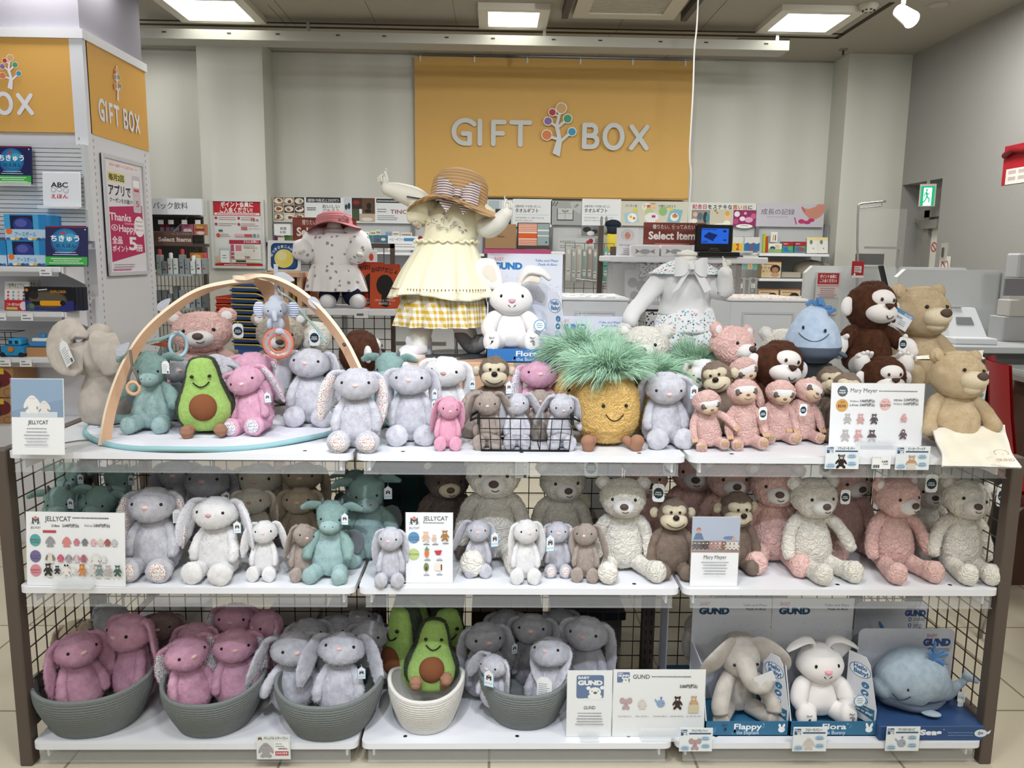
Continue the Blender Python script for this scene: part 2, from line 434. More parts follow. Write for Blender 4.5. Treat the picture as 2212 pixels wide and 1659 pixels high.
def cat_mark(p,u,v,k,word=True,col='262c38',wcol='3a4250'):
 """small cat face with an orange cap and whiskers"""
 p.poly([(u-8*k,v-9*k),(u-3*k,v-4*k),(u+3*k,v-4*k),(u+8*k,v-9*k),(u+9*k,v+4*k),(u+5*k,v+8*k),(u-5*k,v+8*k),(u-9*k,v+4*k)],col)
 p.disc(u-3.6*k,v+1*k,1.3*k,'f4f4f0',n=10); p.disc(u+3.6*k,v+1*k,1.3*k,'f4f4f0',n=10)
 p.disc(u,v+5.2*k,4.2*k,'f4f4f0',3*k,n=14); p.disc(u,v+4*k,1.1*k,col,.8*k,n=8)
 p.poly([(u-4.5*k,v-5*k),(u-3.5*k,v-9*k),(u,v-11*k),(u+3.5*k,v-9*k),(u+4.5*k,v-5*k)],'d8693a')
 for sx in (-1,1):
  p.line([(u+sx*6*k,v+4*k),(u+sx*12*k,v+3*k)],.7*k,col); p.line([(u+sx*6*k,v+6*k),(u+sx*12*k,v+7*k)],.7*k,col)
 if word: p.text('JELLYCAT',u,v+17*k,5*k,wcol,width=24*k,bold=.01)
def octo(p,u,v,r,fs,c='1f3a4c',sy=1.0):
 P=[]
 for i in range(48):
  a=2*math.pi*i/48; rr=r*(1+.035*math.cos(12*a)); P.append((u+rr*math.cos(a),v+rr*sy*math.sin(a)))
 p.poly(P,c); p.text('mary',u,v-.02*r,fs*.75,'f2f4f4',bold=.015); p.text('meyer',u,v+.42*r,fs*.75,'f2f4f4',bold=.015)
def bunny_pic(p,u,v,k,c,c2=None,long=True):
 c2=c2 or c
 for sx in (-1,1):
  p.disc(u+sx*6*k,v-1*k,2.4*k,c2,6.5*k,n=14,rot=sx*-.5); p.disc(u+sx*4*k,v+8*k,3.4*k,c,2.6*k,n=12)
 p.disc(u,v+3*k,5*k,c,7*k,n=16); p.disc(u,v-5*k,4.6*k,c,4*k,n=16)
 p.disc(u-1.6*k,v-5.5*k,.5*k,'222222',n=6); p.disc(u+1.6*k,v-5.5*k,.5*k,'222222',n=6)
def bear_pic(p,u,v,k,c,c2=None,ears=True):
 c2=c2 or 'f2ece4'
 for sx in (-1,1):
  if ears: p.disc(u+sx*4*k,v-10*k,1.8*k,c,n=10)
  p.disc(u+sx*6*k,v+0*k,1.8*k,c,5*k,n=12,rot=-sx*.6); p.disc(u+sx*4.5*k,v+8*k,2.4*k,c,3.6*k,n=12,rot=sx*-.7)
 p.disc(u,v+2*k,4.6*k,c,6*k,n=16); p.disc(u,v-7*k,4.6*k,c,4*k,n=16); p.disc(u,v-6*k,2.2*k,c2,1.6*k,n=12); p.disc(u,v-6.6*k,.8*k,'3a2a22',n=8)
WHITE=mat('white_melamine','eef0f3',.35,.4)
SHELFW=mat('white_enamel_steel','e6e8ee',.32,.45)
BROWN=mat('brown_coated_steel','5a4f47',.5,.4)
DBROWN=mat('dark_brown_steel','453d38',.5,.4)
CHROME=mat('chrome','c8c8c8',.25,.5,metal=1)
CLEAR=clear('clear_acrylic','ffffff',.13)
FILM=clear('clear_film','ffffff',.18,.15)
BIRCH=mat('birch_plywood','dcb597',.55,.3,var=(9,'d3a988'))
BIRCHE=mat('birch_edge','efdcc4',.55,.3)
BLACK=mat('black_glossy_plastic','0c0c0e',.25,.5)
EYE=mat('black_bead','080808',.12,.6)
THREAD=mat('dark_thread','2a2422',.8,.2)
FLORALW=pattern('small_floral_white','efe9e4',('d4566a','e8a0a8','3f5570','6d8a72','d9dde6','b8404c'),85)
FLORALM=pattern('small_floral_multi','e4e2e6',('3a3f78','7d5f9c','5a8a7a','3c4a5c','efeef0','8a4a78'),85)
# ================================================================ THE ROOM
WALLM=wavy('wall_paper_streaks','d6d6cf','cfcfc7',.9,'X',.6,.1,.9,.85)
CEILM=mat('ceiling_board','a9a497',.9,.1,bump=(90,.15))
GREYW=mat('grey_wall_paint','a09f9d',.9,.1,bump=(120,.15))
YW, YC = 6.27, 6.0
XR = 2.99
def tiles(name,a,b,joint,sc,off):
 m=bpy.data.materials.new(name); m.use_nodes=True; nt=m.node_tree; bs=nt.nodes['Principled BSDF']; L=nt.links.new
 bs.inputs['Roughness'].default_value=off; bs.inputs['Specular IOR Level'].default_value=.5
 tc=nt.nodes.new('ShaderNodeTexCoord'); br=nt.nodes.new('ShaderNodeTexBrick'); br.offset=0
 br.inputs['Scale'].default_value=sc; br.inputs['Brick Width'].default_value=.5; br.inputs['Row Height'].default_value=.5
 br.inputs['Mortar Size'].default_value=.0035; br.inputs['Mortar'].default_value=(*lin(joint),1)
 br.inputs['Color1'].default_value=(*lin(a),1); br.inputs['Color2'].default_value=(*lin(b),1)
 n=nt.nodes.new('ShaderNodeTexNoise'); n.inputs['Scale'].default_value=1.6; n.inputs['Detail'].default_value=6
 mx=nt.nodes.new('ShaderNodeMix'); mx.data_type='RGBA'; mx.blend_type='MULTIPLY'; mx.inputs[0].default_value=.35
 L(tc.outputs['Object'],br.inputs['Vector']); L(tc.outputs['Object'],n.inputs['Vector'])
 r=nt.nodes.new('ShaderNodeValToRGB'); r.color_ramp.elements[0].color=(.6,.58,.5,1); L(n.outputs['Fac'],r.inputs['Fac'])
 L(br.outputs['Color'],mx.inputs[6]); L(r.outputs['Color'],mx.inputs[7]); L(mx.outputs[2],bs.inputs['Base Color']); return m
FLOORM=tiles('polished_floor_tile','d9d1be','d1c9b5','978b74',.84,.16)
struct(MB().box(-7,4.5,-4,6.6,-.06,0).obj('floor',FLOORM))
struct(MB().box(-7,XR+.3,-4,6.6,CEIL,CEIL+.06).obj('ceiling',CEILM))
struct(MB().box(-7,XR+.2,YW,YW+.12,0,CEIL).obj('wall_back',WALLM))
def wl(px,py): # point on the right wall plane x=XR
 d=at(px,py,1.0)-Vector((0,0,CAMH)); t=XR/d.x; return d*t+Vector((0,0,CAMH))
rA=wl(1950,400); rB=wl(2037,378)
RY0,RY1,RZ=rB.y,rA.y,rA.z
b=MB(); b.box(XR,XR+.14,-4,RY0,0,CEIL).box(XR,XR+.14,RY0,RY1,RZ,CEIL).box(XR,XR+.14,RY1,YW,0,CEIL)
b.box(XR+.14,XR+.24,RY0-.12,RY1+.12,0,RZ+.12)
struct(b.obj('wall_right',GREYW))
struct(MB().box(-6.9,-6.8,-4,6.3,0,CEIL).obj('wall_left',WALLM))
xa=at(432,300,YC).x; xb=at(572,300,YC).x
struct(MB().box(xa,xb,YC,YW,0,CEIL).obj('trim_1',WALLM))
xa2=at(1822,300,YC).x
struct(MB().box(xa2,XR,YC,YW,0,CEIL).obj('trim_2',WALLM))
b=MB(); z=at(1100,124,YW).z
b.box(at(583,300,YW).x,at(1797,300,YW).x,YW-.025,YW,z+.012,z+.03,CHROME).box(at(583,300,YW).x,at(1797,300,YW).x,YW-.03,YW-.022,z,z+.008,CHROME)
struct(b.obj('trim_3')); RAILZ=z
struct(MB().box(-3.4,at(432,300,YW).x,YW-.025,YW,z,z+.03).obj('trim_4',CHROME))
def cp(px,py): return onz(px,py,CEIL)
SLOT=mat('dark_joint','4b463d',.9,.05)
b=MB(); y0=cp(1100,66).y; xr=cp(1815,78).x
b.box(-6,xr,y0,y0+.03,CEIL-.004,CEIL+.001).box(-6,xr,y0-.09,y0-.07,CEIL-.004,CEIL+.001)
b.box(xr-.02,xr+.01,cp(1930,5).y,y0+.03,CEIL-.004,CEIL+.001)
struct(b.obj('trim_5',SLOT))
b=MB()
for p,q in (((640,55),(590,0)),((637,56),(560,10)),((985,60),(980,0)),((1330,70),(1352,30)),((1510,68),(1570,0)),((1158,65),(1166,38)),((820,62),(785,0))):
 A=cp(*p); B=cp(q[0],max(q[1],1)); b.box((A.x+B.x)/2-.002,(A.x+B.x)/2+.002,min(A.y,B.y),max(A.y,B.y),CEIL-.002,CEIL+.001)
for px,py in ((880,100),(1145,105),(1300,110),(1450,112),(1060,103)):
 A=cp(px,py); b.box(A.x-.0015,A.x+.0015,y0+.05,YW,CEIL-.0015,CEIL+.001)
struct(b.obj('trim_6',mat('board_joint','8c8678',.9,.05)))
t=thing('ceiling_trough','long grey metal trough hanging under the ceiling before the back wall','ceiling fixture',(0,0,0))
A=at(1705,100,5.35); xe=A.x; zt=at(1705,88,5.35).z; zb=at(1705,109,5.35).z
b=MB().box(-3.6,xe,5.35,5.52,zb,zt,mat('grey_trough','a6a59c',.5,.4))
b.obj('housing',None,t)
for i,px in enumerate((355,495,600,730,830,965,1065,1196,1297,1427,1526,1656)):
 MB().box(at(px,80,5.35).x-.012,at(px,80,5.35).x+.012,5.346,5.352,(zb+zt)/2+.005,(zb+zt)/2+.012).obj('slot',M('33302c'),t)
for x in (-2.8,-1.2,.3,1.8): MB().box(x,x+.02,5.42,5.44,zt,CEIL).obj('hanger',CHROME,t)
def ceil_lamp(px0,px1,py0,py1,lab,dx=0):
 A=cp(px0,py1); B=cp(px1,py1); w=B.x-A.x; cx=(A.x+B.x)/2; y1=A.y; y0_=y1-w*1.0
 t=thing('ceiling_lamp',lab,'ceiling light',(cx,(y1+y0_)/2,CEIL),group='square ceiling lamps'); h=w/2
 b=MB()
 for a in ((-h,h,-h,-h+.06),(-h,h,h-.06,h),(-h,-h+.06,-h+.06,h-.06),(h-.06,h,-h+.06,h-.06)): b.box(*a,-.035,0)
 b.obj('frame',mat('lamp_frame','d9d5c8',.5,.3),t)
 MB().box(-h+.06,h-.06,-h+.06,h-.06,-.02,-.012).obj('diffuser',mat('lamp_glow','ffffff',.5,emit=('fdfdf4',6)),t)
 return t
ceil_lamp(395,573,0,37,'square lit ceiling lamp cut by the top edge above the left wall pilaster')
ceil_lamp(1035,1180,4,50,'square lit ceiling lamp above the orange banner')
ceil_lamp(1632,1800,12,60,'square lit ceiling lamp right of the hanging white cable')
A=cp(1240,32); B=cp(1470,34); w=.62; cx=cp(1345,32).x; yb=cp(1345,30).y
t=thing('air_conditioner','beige square air conditioner grille set in the ceiling','air conditioner',(cx,yb-w/2,CEIL))
b=MB(); h=w/2
b.box(-h,h,-h,-h+.09,-.03,0).box(-h,h,h-.09,h,-.03,0).box(-h,-h+.09,-h+.09,h-.09,-.03,0).box(h-.09,h,-h+.09,h-.09,-.03,0)
b.obj('panel',mat('aircon_shell','c9c2b0',.5,.3),t)
b=MB().box(-h+.09,h-.09,-h+.09,h-.09,-.012,-.006,M('3a352e'))
for i in range(22):
 yy=-h+.1+i*(w-.2)/21; b.box(-h+.09,h-.09,yy,yy+.008,-.022,-.012,mat('aircon_shell','c9c2b0'))
b.obj('grille',None,t)
for sx in (-1,1): MB().box(sx*(h+.05)-.018,sx*(h+.05)+.018,-h,h-.05,-.05,-.001).obj('louver',M('4a453d'),t)
A=cp(1555,118); B=cp(1660,118)
t=MB()
for s in ((A.x,B.x,A.y,A.y+.012),(A.x,B.x,A.y-.45,A.y-.438),(A.x,A.x+.012,A.y-.438,A.y),(B.x-.012,B.x,A.y-.438,A.y)): t.box(*s,CEIL-.006,CEIL)
solo(t.obj('access_hatch',mat('hatch_rim','87837a')),'thin square hatch frame in the ceiling behind the trough','hatch')
def lathe(prof,n=24):
 V=[];F=[]
 for r,z in prof:
  for i in range(n): a=2*math.pi*i/n; V.append((r*math.cos(a),r*math.sin(a),z))
 for j in range(len(prof)-1):
  for i in range(n): F.append((j*n+i,j*n+(i+1)%n,(j+1)*n+(i+1)%n,(j+1)*n+i))
 return V,F
def lathe_obj(name,prof,m,parent=None,loc=(0,0,0),rot=(0,0,0),n=24,label=None):
 b=MB(); V,F=lathe(prof,n); b.add(V,F,None,True); b.add(V[:n],[tuple(range(n))[::-1]]); b.add(V[-n:],[tuple(range(n))])
 return b.obj(name,m,parent,loc,rot,label)
p=cp(1877,10); t=thing('smoke_detector','white smoke detector with dark slots on the ceiling','smoke detector',p)
lathe_obj('housing',[(.055,0),(.055,-.012),(.04,-.03),(.02,-.036),(.001,-.036)][::-1],M('cfcbc0'),t)
b=MB()
for k in range(8): a=k*math.pi/4; b.box(.032*math.cos(a)-.005,.032*math.cos(a)+.005,.032*math.sin(a)-.005,.032*math.sin(a)+.005,-.036,-.03)
b.obj('slot',M('2a2824'),t)
p=cp(2028,10); solo(lathe_obj('ceiling_speaker',[(.06,0),(.06,-.006),(.035,-.012),(.001,-.012)][::-1],M('aaa69a'),None,p),'flat round fitting on the ceiling near the right wall','ceiling fitting')
p=cp(1822,106); t=thing('sprinkler','small dark sprinkler head on the ceiling over the right pilaster','sprinkler',p)
lathe_obj('rose',[(.03,0),(.03,-.008),(.001,-.008)][::-1],M('8a857a'),t); MB().rod((0,0,0),(0,0,-.04),.008).obj('nozzle',M('4a4640'),t)
p=onz(1949,38,CEIL-.16); t=thing('spot_lamp','white track spot lamp lit on the ceiling at top right','spotlight',(p.x,p.y,CEIL))
MB().box(-.05,.02,-.6,.1,-.02,0).obj('track',M('c9c5ba'),t)
MB().rod((0,0,-.02),(0,0,-.09),.012).obj('stem',M('d8d4c8'),t)
d=Vector((.25,-.75,-.6)).normalized(); hp=Vector((0,.03,-.12))
MB().rod(hp-d*.01,hp+d*.11,.036,n=20,r2=.045).obj('shade',M('dedad0'),t)
MB().rod(hp+d*.108,hp+d*.114,.04,n=20).obj('lens',mat('spot_glow','ffffff',.5,emit=('eef4ff',14)),t)
P=[at(x,y,4.3) for x,y in ((1508,0),(1505,60),(1500,110),(1497,200),(1490,330),(1493,380),(1488,470),(1489,500))]
P[0]=at(1508,2,4.3); P=[Vector((P[0].x,P[0].y,CEIL))]+P
solo(MB().path([tuple(v) for v in crom([tuple(q) for q in P],40)],.004).obj('power_cable',M('dcdcd8')),'thin white cable hanging from the ceiling in front of the orange banner','cable')
def onx(px,py,X): d=at(px,py,1.0)-Vector((0,0,CAMH)); t=X/d.x; return d*t+Vector((0,0,CAMH))
dx=XR+.14
a=onx(1968,460,dx); c=onx(2031,455,dx)
DOORM=mat('grey_door','a2a29e',.5,.3)
d1=min(RY0+.05,c.y); 
b=MB().box(dx-.02,dx,RY0+.02,RY1-.24,0,a.z-.05,DOORM).box(dx-.05,dx,RY1-.24,RY1-.17,0,a.z,mat('door_frame','8e8d89')).box(dx-.05,dx,RY0+.0,RY1-.17,a.z-.05,a.z,mat('door_frame','8e8d89'))
do=struct(b.obj('door_1'))
b=MB().box(dx-.07,dx-.02,RY0+.15,RY0+.36,a.z-.13,a.z-.07).rod((dx-.05,RY0+.3,a.z-.1),(dx-.04,RY0+.5,a.z-.055),.008)
b.obj('door_closer',M('8e8c86'),do)
p=onx(2017,540,dx-.0225)
pr=Print(0,0,20,60,.11,.3); pr.rect(0,0,20,60,'e6e4de').disc(10,26,7,'b94a44').disc(10,26,5,'e6e4de').line([(6,22),(14,30)],2,'b94a44')
o=pr.obj(None,'notice_paper',(dx-.0225,p.y,p.z-.15),(0,0,-math.pi/2)); solo(o,'narrow white notice with a red circle stuck on the grey door','notice')
ps=onx(2010,420,XR+.0)
t=thing('exit_sign','green lit emergency exit sign with a white running figure','exit sign',(XR-.02,ps.y,ps.z-.08),rot=(0,0,R(-25)))
MB().box(-.05,.05,0,.05,0,.15).obj('housing',M('c8c8c0'),t)
MB().box(-.01,.01,.02,.05,.15,RZ-(ps.z-.08)).obj('bracket',M('8e8c86'),t)
pr=Print(0,0,40,44,.09,.14,-.001); g=mat('exit_green','0a8a5a',.4,emit=('0fa06a',.7)); wl_=mat('exit_white','ffffff',.4,emit=('bff2ff',1.5))
pr.rect(1.5,1.5,38.5,42.5,g).rect(9,5,31,42.5,wl_)
gd='0b7a52'; pr.disc(17,10,2.6,g).line([(16,13),(19,24)],4.5,g).line([(19,24),(26,29),(24,36)],3.2,g).line([(18,24),(14,32),(8,36)],3.2,g).line([(16,15),(22,19),(25,16)],2.4,g).line([(16,15),(11,20),(12,24)],2.4,g)
pr.obj(t,'pictogram')
p=wl(2042,545); solo(MB().box(XR-.015,XR,p.y-.03,p.y+.03,p.z-.06,p.z+.06,M('b9b7b0')).box(XR-.02,XR-.015,p.y-.012,p.y+.012,p.z-.03,p.z+.03,M('5a5854')).obj('light_switch'),'small grey switch plate on the right wall beside the door recess','switch')
p=wl(2041,575); pr=Print(0,0,20,20,.13,.13); pr.rect(0,0,20,20,'eceae4').disc(10,10,7,'b94a44').disc(10,10,5.6,'eceae4').line([(6,6),(14,14)],1.6,'b94a44')
solo(pr.obj(None,'notice_paper',(XR-.002,p.y,p.z-.065),(0,0,-math.pi/2)),'square white notice with a red ring on the right wall below the switch','notice')
p=wl(2204,395); t=thing('wall_calendar','red and white hanging card cut by the right picture edge','poster',(XR-.003,p.y,p.z),rot=(0,0,-math.pi/2))
hh=wl(2204,310).z-p.z
pr=Print(0,0,30,86,.34,hh); pr.rect(0,0,30,86,'b3202c').rect(3,52,30,86,'eceae6')
for k in range(6): pr.rect(5+(k%3)*8,56+(k//3)*14,11+(k%3)*8,64+(k//3)*14,'c9b9b4')
pr.obj(t); MB().box(-.17,.17,0,.002,0,hh).obj('card',M('b3202c'),t)
MB().path([(-.15,-.01,hh*.75),(-.05,-.03,hh*.86),(.05,-.02,hh*.8),(.16,-.01,hh*.9)],.018).obj('ribbon',M('8d1622'),t)
ORANGE=mat('orange_cloth','d9b06c',.9,.1,bump=(400,.1),sheen=.05)
c0,w,h=size_at(896,127,1493,428,YW-.06)
t=thing('wall_banner','wide orange cloth banner reading GIFT BOX on the back wall','banner',c0)
nx,nz=60,16; V=[]; F=[]
def fold(x,z): return .012*math.sin(x*5.2+z*1.2)*(1-z/h)+.006*math.sin(x*13+1+z*2)*(1-z/h)
for j in range(nz+1):
 for i in range(nx+1):
  x=-w/2+w*i/nx; z=h*j/nz; V.append((x,fold(x,z),z))
for j in range(nz):
 for i in range(nx): a=j*(nx+1)+i; F.append((a,a+1,a+nx+2,a+nx+1))
V2=[(x,y+.004,z) for x,y,z in V]; n0=len(V)
b=MB(); b.add(V,F,None,True); b.add(V2,[f[::-1] for f in F],None,True); b.obj('cloth',ORANGE,t)
b=MB()
for i in range(nx): pass
b.path([(-w/2+w*i/30,fold(-w/2+w*i/30,0),.012) for i in range(31)],.007); b.obj('hem',ORANGE,t)
for px in (908,1025,1139,1254,1367,1481):
 x=at(px,125,YW-.06).x-c0.x
 MB().box(x-.006,x+.006,-.01,.006,h-.035,h+.0).path([(x,0,h-.01),(x,.012,h+.012),(x,.03,h+.016)],.003).obj('hanger_clip',M('e8e8e4'),t)
def tree_logo(p,u,v,k,stem='d3d6da',rim='ece9e2'):
 """tree with six coloured round leaves; (u,v) = foot of the trunk, k = scale (height 115)"""
 sp=[(0,0,'t'),]
 def limb(a,b,w): p.line([(u+a[0]*k,v+a[1]*k),(u+b[0]*k,v+b[1]*k)],w*k,stem)
 p.poly([(u-8*k,v-5*k),(u+8*k,v+2*k),(u+12*k,v-32*k),(u+6*k,v-58*k),(u-2*k,v-70*k),(u-4*k,v-62*k),(u+1*k,v-42*k),(u-1*k,v-30*k)],stem)
 limb((0,-64),(6,-92),6); limb((3,-62),(22,-78),6); limb((0,-62),(-14,-72),5); limb((2,-36),(-20,-42),6); limb((10,-32),(30,-50),6); limb((2,-85),(-10,-92),4)
 for du,dv,r,c in ((9,-102,12.5,'d3aa77'),(-10,-93,9,'b83b48'),(23,-80,10.5,'4a9c78'),(-19,-74,10,'8a6fa4'),(33,-52,10,'3f97be'),(-21,-44,12,'d8804f')):
  p.disc(u+du*k,v+dv*k,r*k,rim); p.disc(u+du*k,v+dv*k,(r-1.8)*k,c)
INK='cdd0d0'
pr=Print(896,127,1493,428,w,h,-.022)
def stroke(p,pts,wd,c):
 p.line(pts,wd,c)
 for a in pts: p.disc(a[0],a[1],wd/2,c,n=16)
def arc(cx,cy,rx,ry,a0,a1,n=14): return [(cx+rx*math.cos(R(a0+(a1-a0)*i/n)),cy+ry*math.sin(R(a0+(a1-a0)*i/n))) for i in range(n+1)]
def giftbox(p,ox,oy,k,c,wd=10,gap=0,drop=0,part=0):
 """GIFT BOX in round strokes; letters 50 high, unit coordinates from the banner, word BOX shifted by gap"""
 S=lambda pts: [(ox+a*k,oy+b_*k) for a,b_ in pts]
 st=lambda pts: stroke(p,S(pts),wd*k,c)
 if part==2: st=lambda pts:None
 st(arc(32,26,25,25,-42,-270)); st([(32,51),(41,51),(41,30),(27,30)]); st([(37,2),(34,1)])
 st([(63,2),(63,51)]); st([(92,51),(92,4),(115,4)]); st([(92,28),(112,28)]); st([(131,4),(170,4)]); st([(150,4),(150,52)])
 g=gap; d=drop
 st=(lambda pts:None) if part==1 else (lambda pts: stroke(p,S(pts),wd*k,c))
 st([(289+g,4+d),(289+g,51+d),(302+g,51+d)]); st([(289+g,4+d),(302+g,4+d)]); st(arc(303+g,15+d,11,11.5,-90,80)); st([(289+g,27+d),(304+g,27+d)]); st(arc(304+g,39+d,13,12,-90,90))
 st(arc(352+g,28+d,19,25,0,360,24)); st([(391+g,6+d),(424+g,52+d)]); st([(424+g,6+d),(391+g,52+d)])
giftbox(pr,973,261,1.0,INK,gap=-1,drop=3,part=1); pr.obj(t,'lettering')
pr=Print(896,127,1493,428,w,h,-.022); giftbox(pr,973,261,1.0,INK,gap=-1,drop=3,part=2); pr.obj(t,'lettering')
pr=Print(896,127,1493,428,w,h,-.022); tree_logo(pr,1201,335,1.0); pr.obj(t,'tree_emblem')
# ================================================================ BACKGROUND FURNITURE AND GOODS
def pbox(name,px0,py0,px1,py1,Y,dep,col,label,cat,group=None,prfn=None,rz=0.0,lean=0.0,win=None):
 """a carton / book standing so that its face fills that pixel window"""
 c,w,h=size_at(px0,py0,px1,py1,Y)
 t=thing(name,label,cat,c,group=group,rot=(lean,0,rz))
 MB().bbox(-w/2,w/2,0,dep,0,h,M(col) if isinstance(col,str) else col,min(.002,dep/4)).obj('body' if dep>.02 else 'cover',None,t)
 if prfn:
  u0,v0,u1,v1=win or (px0,py0,px1,py1)
  pr=Print(u0,v0,u1,v1,w,h,-.0008); prfn(pr); pr.obj(t)
 return t
GX=at(190,300,4.2).x; GY=4.2; GY2=4.92
GW=mat('gondola_white','dcdde4',.45,.35)
t=thing('shelf_gondola','tall white shelf gondola with orange GIFT BOX header panels at left','shelf unit',(0,0,0))
ztop=at(185,63,GY).z; zo1=at(185,84,GY).z; zo0=at(195,287,GY).z
xl=-4.2
b=MB().box(xl,GX-.051,GY+.03,GY+.08,0,zo0).box(GX-.05,GX,GY+.001,GY2,0,ztop-.02).box(xl,GX-.051,GY2-.05,GY2,0,ztop-.02).box(GX-.06,GX+.004,GY-.004,GY+.04,0,zo1)
b.obj('carcass',GW,t)
b=MB().box(xl,GX+.012,GY-.012,GY+.03,zo1,ztop).box(GX-.03,GX+.0125,GY+.0301,GY2+.01,zo1+.0003,ztop+.0003); b.obj('top_trim',GW,t)
b=MB()
for k in range(70):
 z=.1+k*.033
 if z>zo0-.02: break
 b.box(GX-.045,GX-.04,GY-.0055,GY-.0041,z,z+.014); b.box(GX+.0002,GX+.001,GY+.05,GY+.056,z,z+.014); b.box(GX+.0002,GX+.001,GY2-.06,GY2-.054,z,z+.014)
b.obj('slotted_upright',M('8e8e96'),t)
HEAD=mat('orange_board','dba95a',.5,.3)
MB().box(xl,GX-.04,GY-.003,GY+.03,zo0,zo1).obj('front_header',HEAD,t)
MB().box(GX-.02,GX+.004,GY+.03,GY2-.005,zo0,zo1).obj('side_header',HEAD,t)
pr=Print(-400,84,190,287,GX-at(-400,180,GY).x,zo1-zo0,0)
k=.84
giftbox(pr,-232,203,k,'e6e6ee',gap=-62,drop=0,wd=11)
tree_logo(pr,28,196,.66,'e8e6ee','efe2d0')
pr.obj(t,'front_lettering',((GX+at(-400,180,GY).x)/2,GY-.004,zo0))
pr=Print(0,0,440,203,GY2-GY-.035,zo1-zo0,0)
giftbox(pr,55,118,.86,'e6e6ee',gap=-75,drop=0,wd=11)
tree_logo(pr,195,105,.72,'e8e6ee','efe2d0')
pr.obj(t,'side_lettering',(GX+.0055,(GY+.03+GY2-.005)/2,zo0),(0,0,math.pi/2))
struct(MB().box(xl-.1,GX-.02,GY+.03,GY2+.02,ztop-.02,CEIL).obj('trim_7',mat('column_grey','8a8892',.9,.1)))
gs=[]
for i,py in enumerate((577,674,773)):
 z=at(120,py,3.99).z; gs.append(z)
 s=thing('gondola_shelf',['white gondola shelf under the blue boxes and dark books','white gondola shelf holding the toy telescope box','white gondola shelf holding toy boats and the blue truck'][i],'shelf',(0,0,0),group='gondola shelves at left')
 MB().bbox(xl,GX-.07,3.98,GY+.03,z-.025,z,SHELFW).obj('board',None,s)
 bb=MB().add([(GX-.068,3.99,z),(GX-.068,GY,z),(GX-.068,GY,z-.09),(GX-.068,3.99,z-.03),(GX-.06,3.99,z),(GX-.06,GY,z),(GX-.06,GY,z-.09),(GX-.06,3.99,z-.03)],[(0,1,2,3),(7,6,5,4),(3,2,6,7),(0,3,7,4)]); bb.obj('bracket',SHELFW,s)
 pr=MB().box(xl,GX-.075,3.972,3.976,z-.045,z+.004,CLEAR); pr.obj('price_rail',None,s)
 for j,px in enumerate([(20,),(0,58),(10,55)][i] if i else (98,)):
  x=at(px,py,3.97).x; MB().box(x-.028,x+.028,3.966,3.971,z-.042,z-.006,M('f0f0f2')).box(x-.02,x+.0,3.965,3.966,z-.02,z-.014,M('8a8a90')).box(x-.02,x+.02,3.965,3.966,z-.034,z-.028,M('8a8a90')).obj('price_card',None,s)
s=thing('slat_panel','white louvred display panel behind the picture books at left','display panel',(0,0,0))
za=at(120,318,GY).z; zb=at(120,520,GY).z; b=MB(); n=22
xq=at(184,400,GY-.03).x
for i in range(n):
 z=zb+(za-zb)*i/n; b.box(xl,xq,GY-.04,GY-.0,z+.012,z+.03); b.box(xl,xq,GY-.01,GY+.028,z,z+.03)
b.box(xq,xq+.015,GY-.05,GY+.028,zb,za+.01); b.obj('slats',mat('louver_white','d0d4d8',.45,.35),s)
def ledge(px,py,n,lab):
 x=at(px,py,4.1).x; z=at(px,py,4.1).z
 t=thing('clear_ledge',lab,'ledge',(x,4.1,z)); MB().box(-.1,.1,-.03,.06,-.006,0).box(-.1,.1,-.032,-.028,-.006,.012).obj('tray',clear('ledge_clear','ffffff',.3),t)
ledge(30,400,0,'clear plastic ledge under the upper dark blue planet book'); ledge(133,449,0,'clear plastic ledge under the white ABC picture book')
def planet(pr,u,v,r):
 pr.disc(u,v,r,'1e4d8c').disc(u+.03*r,v-.03*r,r*.93,'1f6fa8').disc(u+.1*r,v-.1*r,r*.72,'2583b4').disc(u+.35*r,v-.4*r,r*.35,'45a4c4',r*.2)
def earthbook(px0,py0,px1,py1,Y,lab,win,rz=0,lean=0):
 def f(p):
  p.rect(0,0,90,92,'1a1e52').rect(0,0,90,3,'8a2440'); planet(p,42,36,31); p.disc(38,16,6,'c23a44',3); p.text('ちきゅう',42,35,12,'f2f6fa',bold=.03); p.text('のえほん',44,50,8,'16183c')
  p.lines(14,62,72,2,5,1.6,'d8e2f0',al='c',seed=3); p.rect(0,72,90,92,'3fae4a'); p.lines(8,77,82,3,5,2,'e8f8e8',al='c',seed=5)
  p.disc(86,8,1.5,'f4f8ff')
 return pbox('picture_book',px0,py0,px1,py1,Y,.012,'1a1e52',lab,'book',None,f,rz,lean,win)
earthbook(-14,314,65,397,4.1,'dark blue planet picture book on the upper clear ledge, cut by the left edge',(0,0,90,92),lean=-.1)
earthbook(98,487,184,573,4.0,'dark blue planet picture book leaning beside the blue globe boxes',(0,0,90,92),rz=.12,lean=-.16)
def abc(p):
 p.text('ABC',127,404,11,'1b1b1e',width=37,bold=.02); p.disc(114,410,5,'3a3a3c').disc(114,410,4.3,'f4f4f6').disc(127,409,6,'3a3a3c',4).disc(127,409,5.3,'f4f4f6',3.3).disc(141,411,5.5,'3a3a3c').disc(141,411,4.8,'f4f4f6')
 p.line([(138,410),(140,410)],.6,'3a3a3c').line([(142,410),(144,410)],.6,'3a3a3c').line([(139,413),(143,413)],.6,'3a3a3c')
 p.text('えほん',127,428,8,'c8324a',width=37,bold=.02)
pbox('picture_book',90,371,172,447,4.1,.01,'eceef4','white square picture book reading ABC on the clear ledge','book',None,abc,lean=-.08)
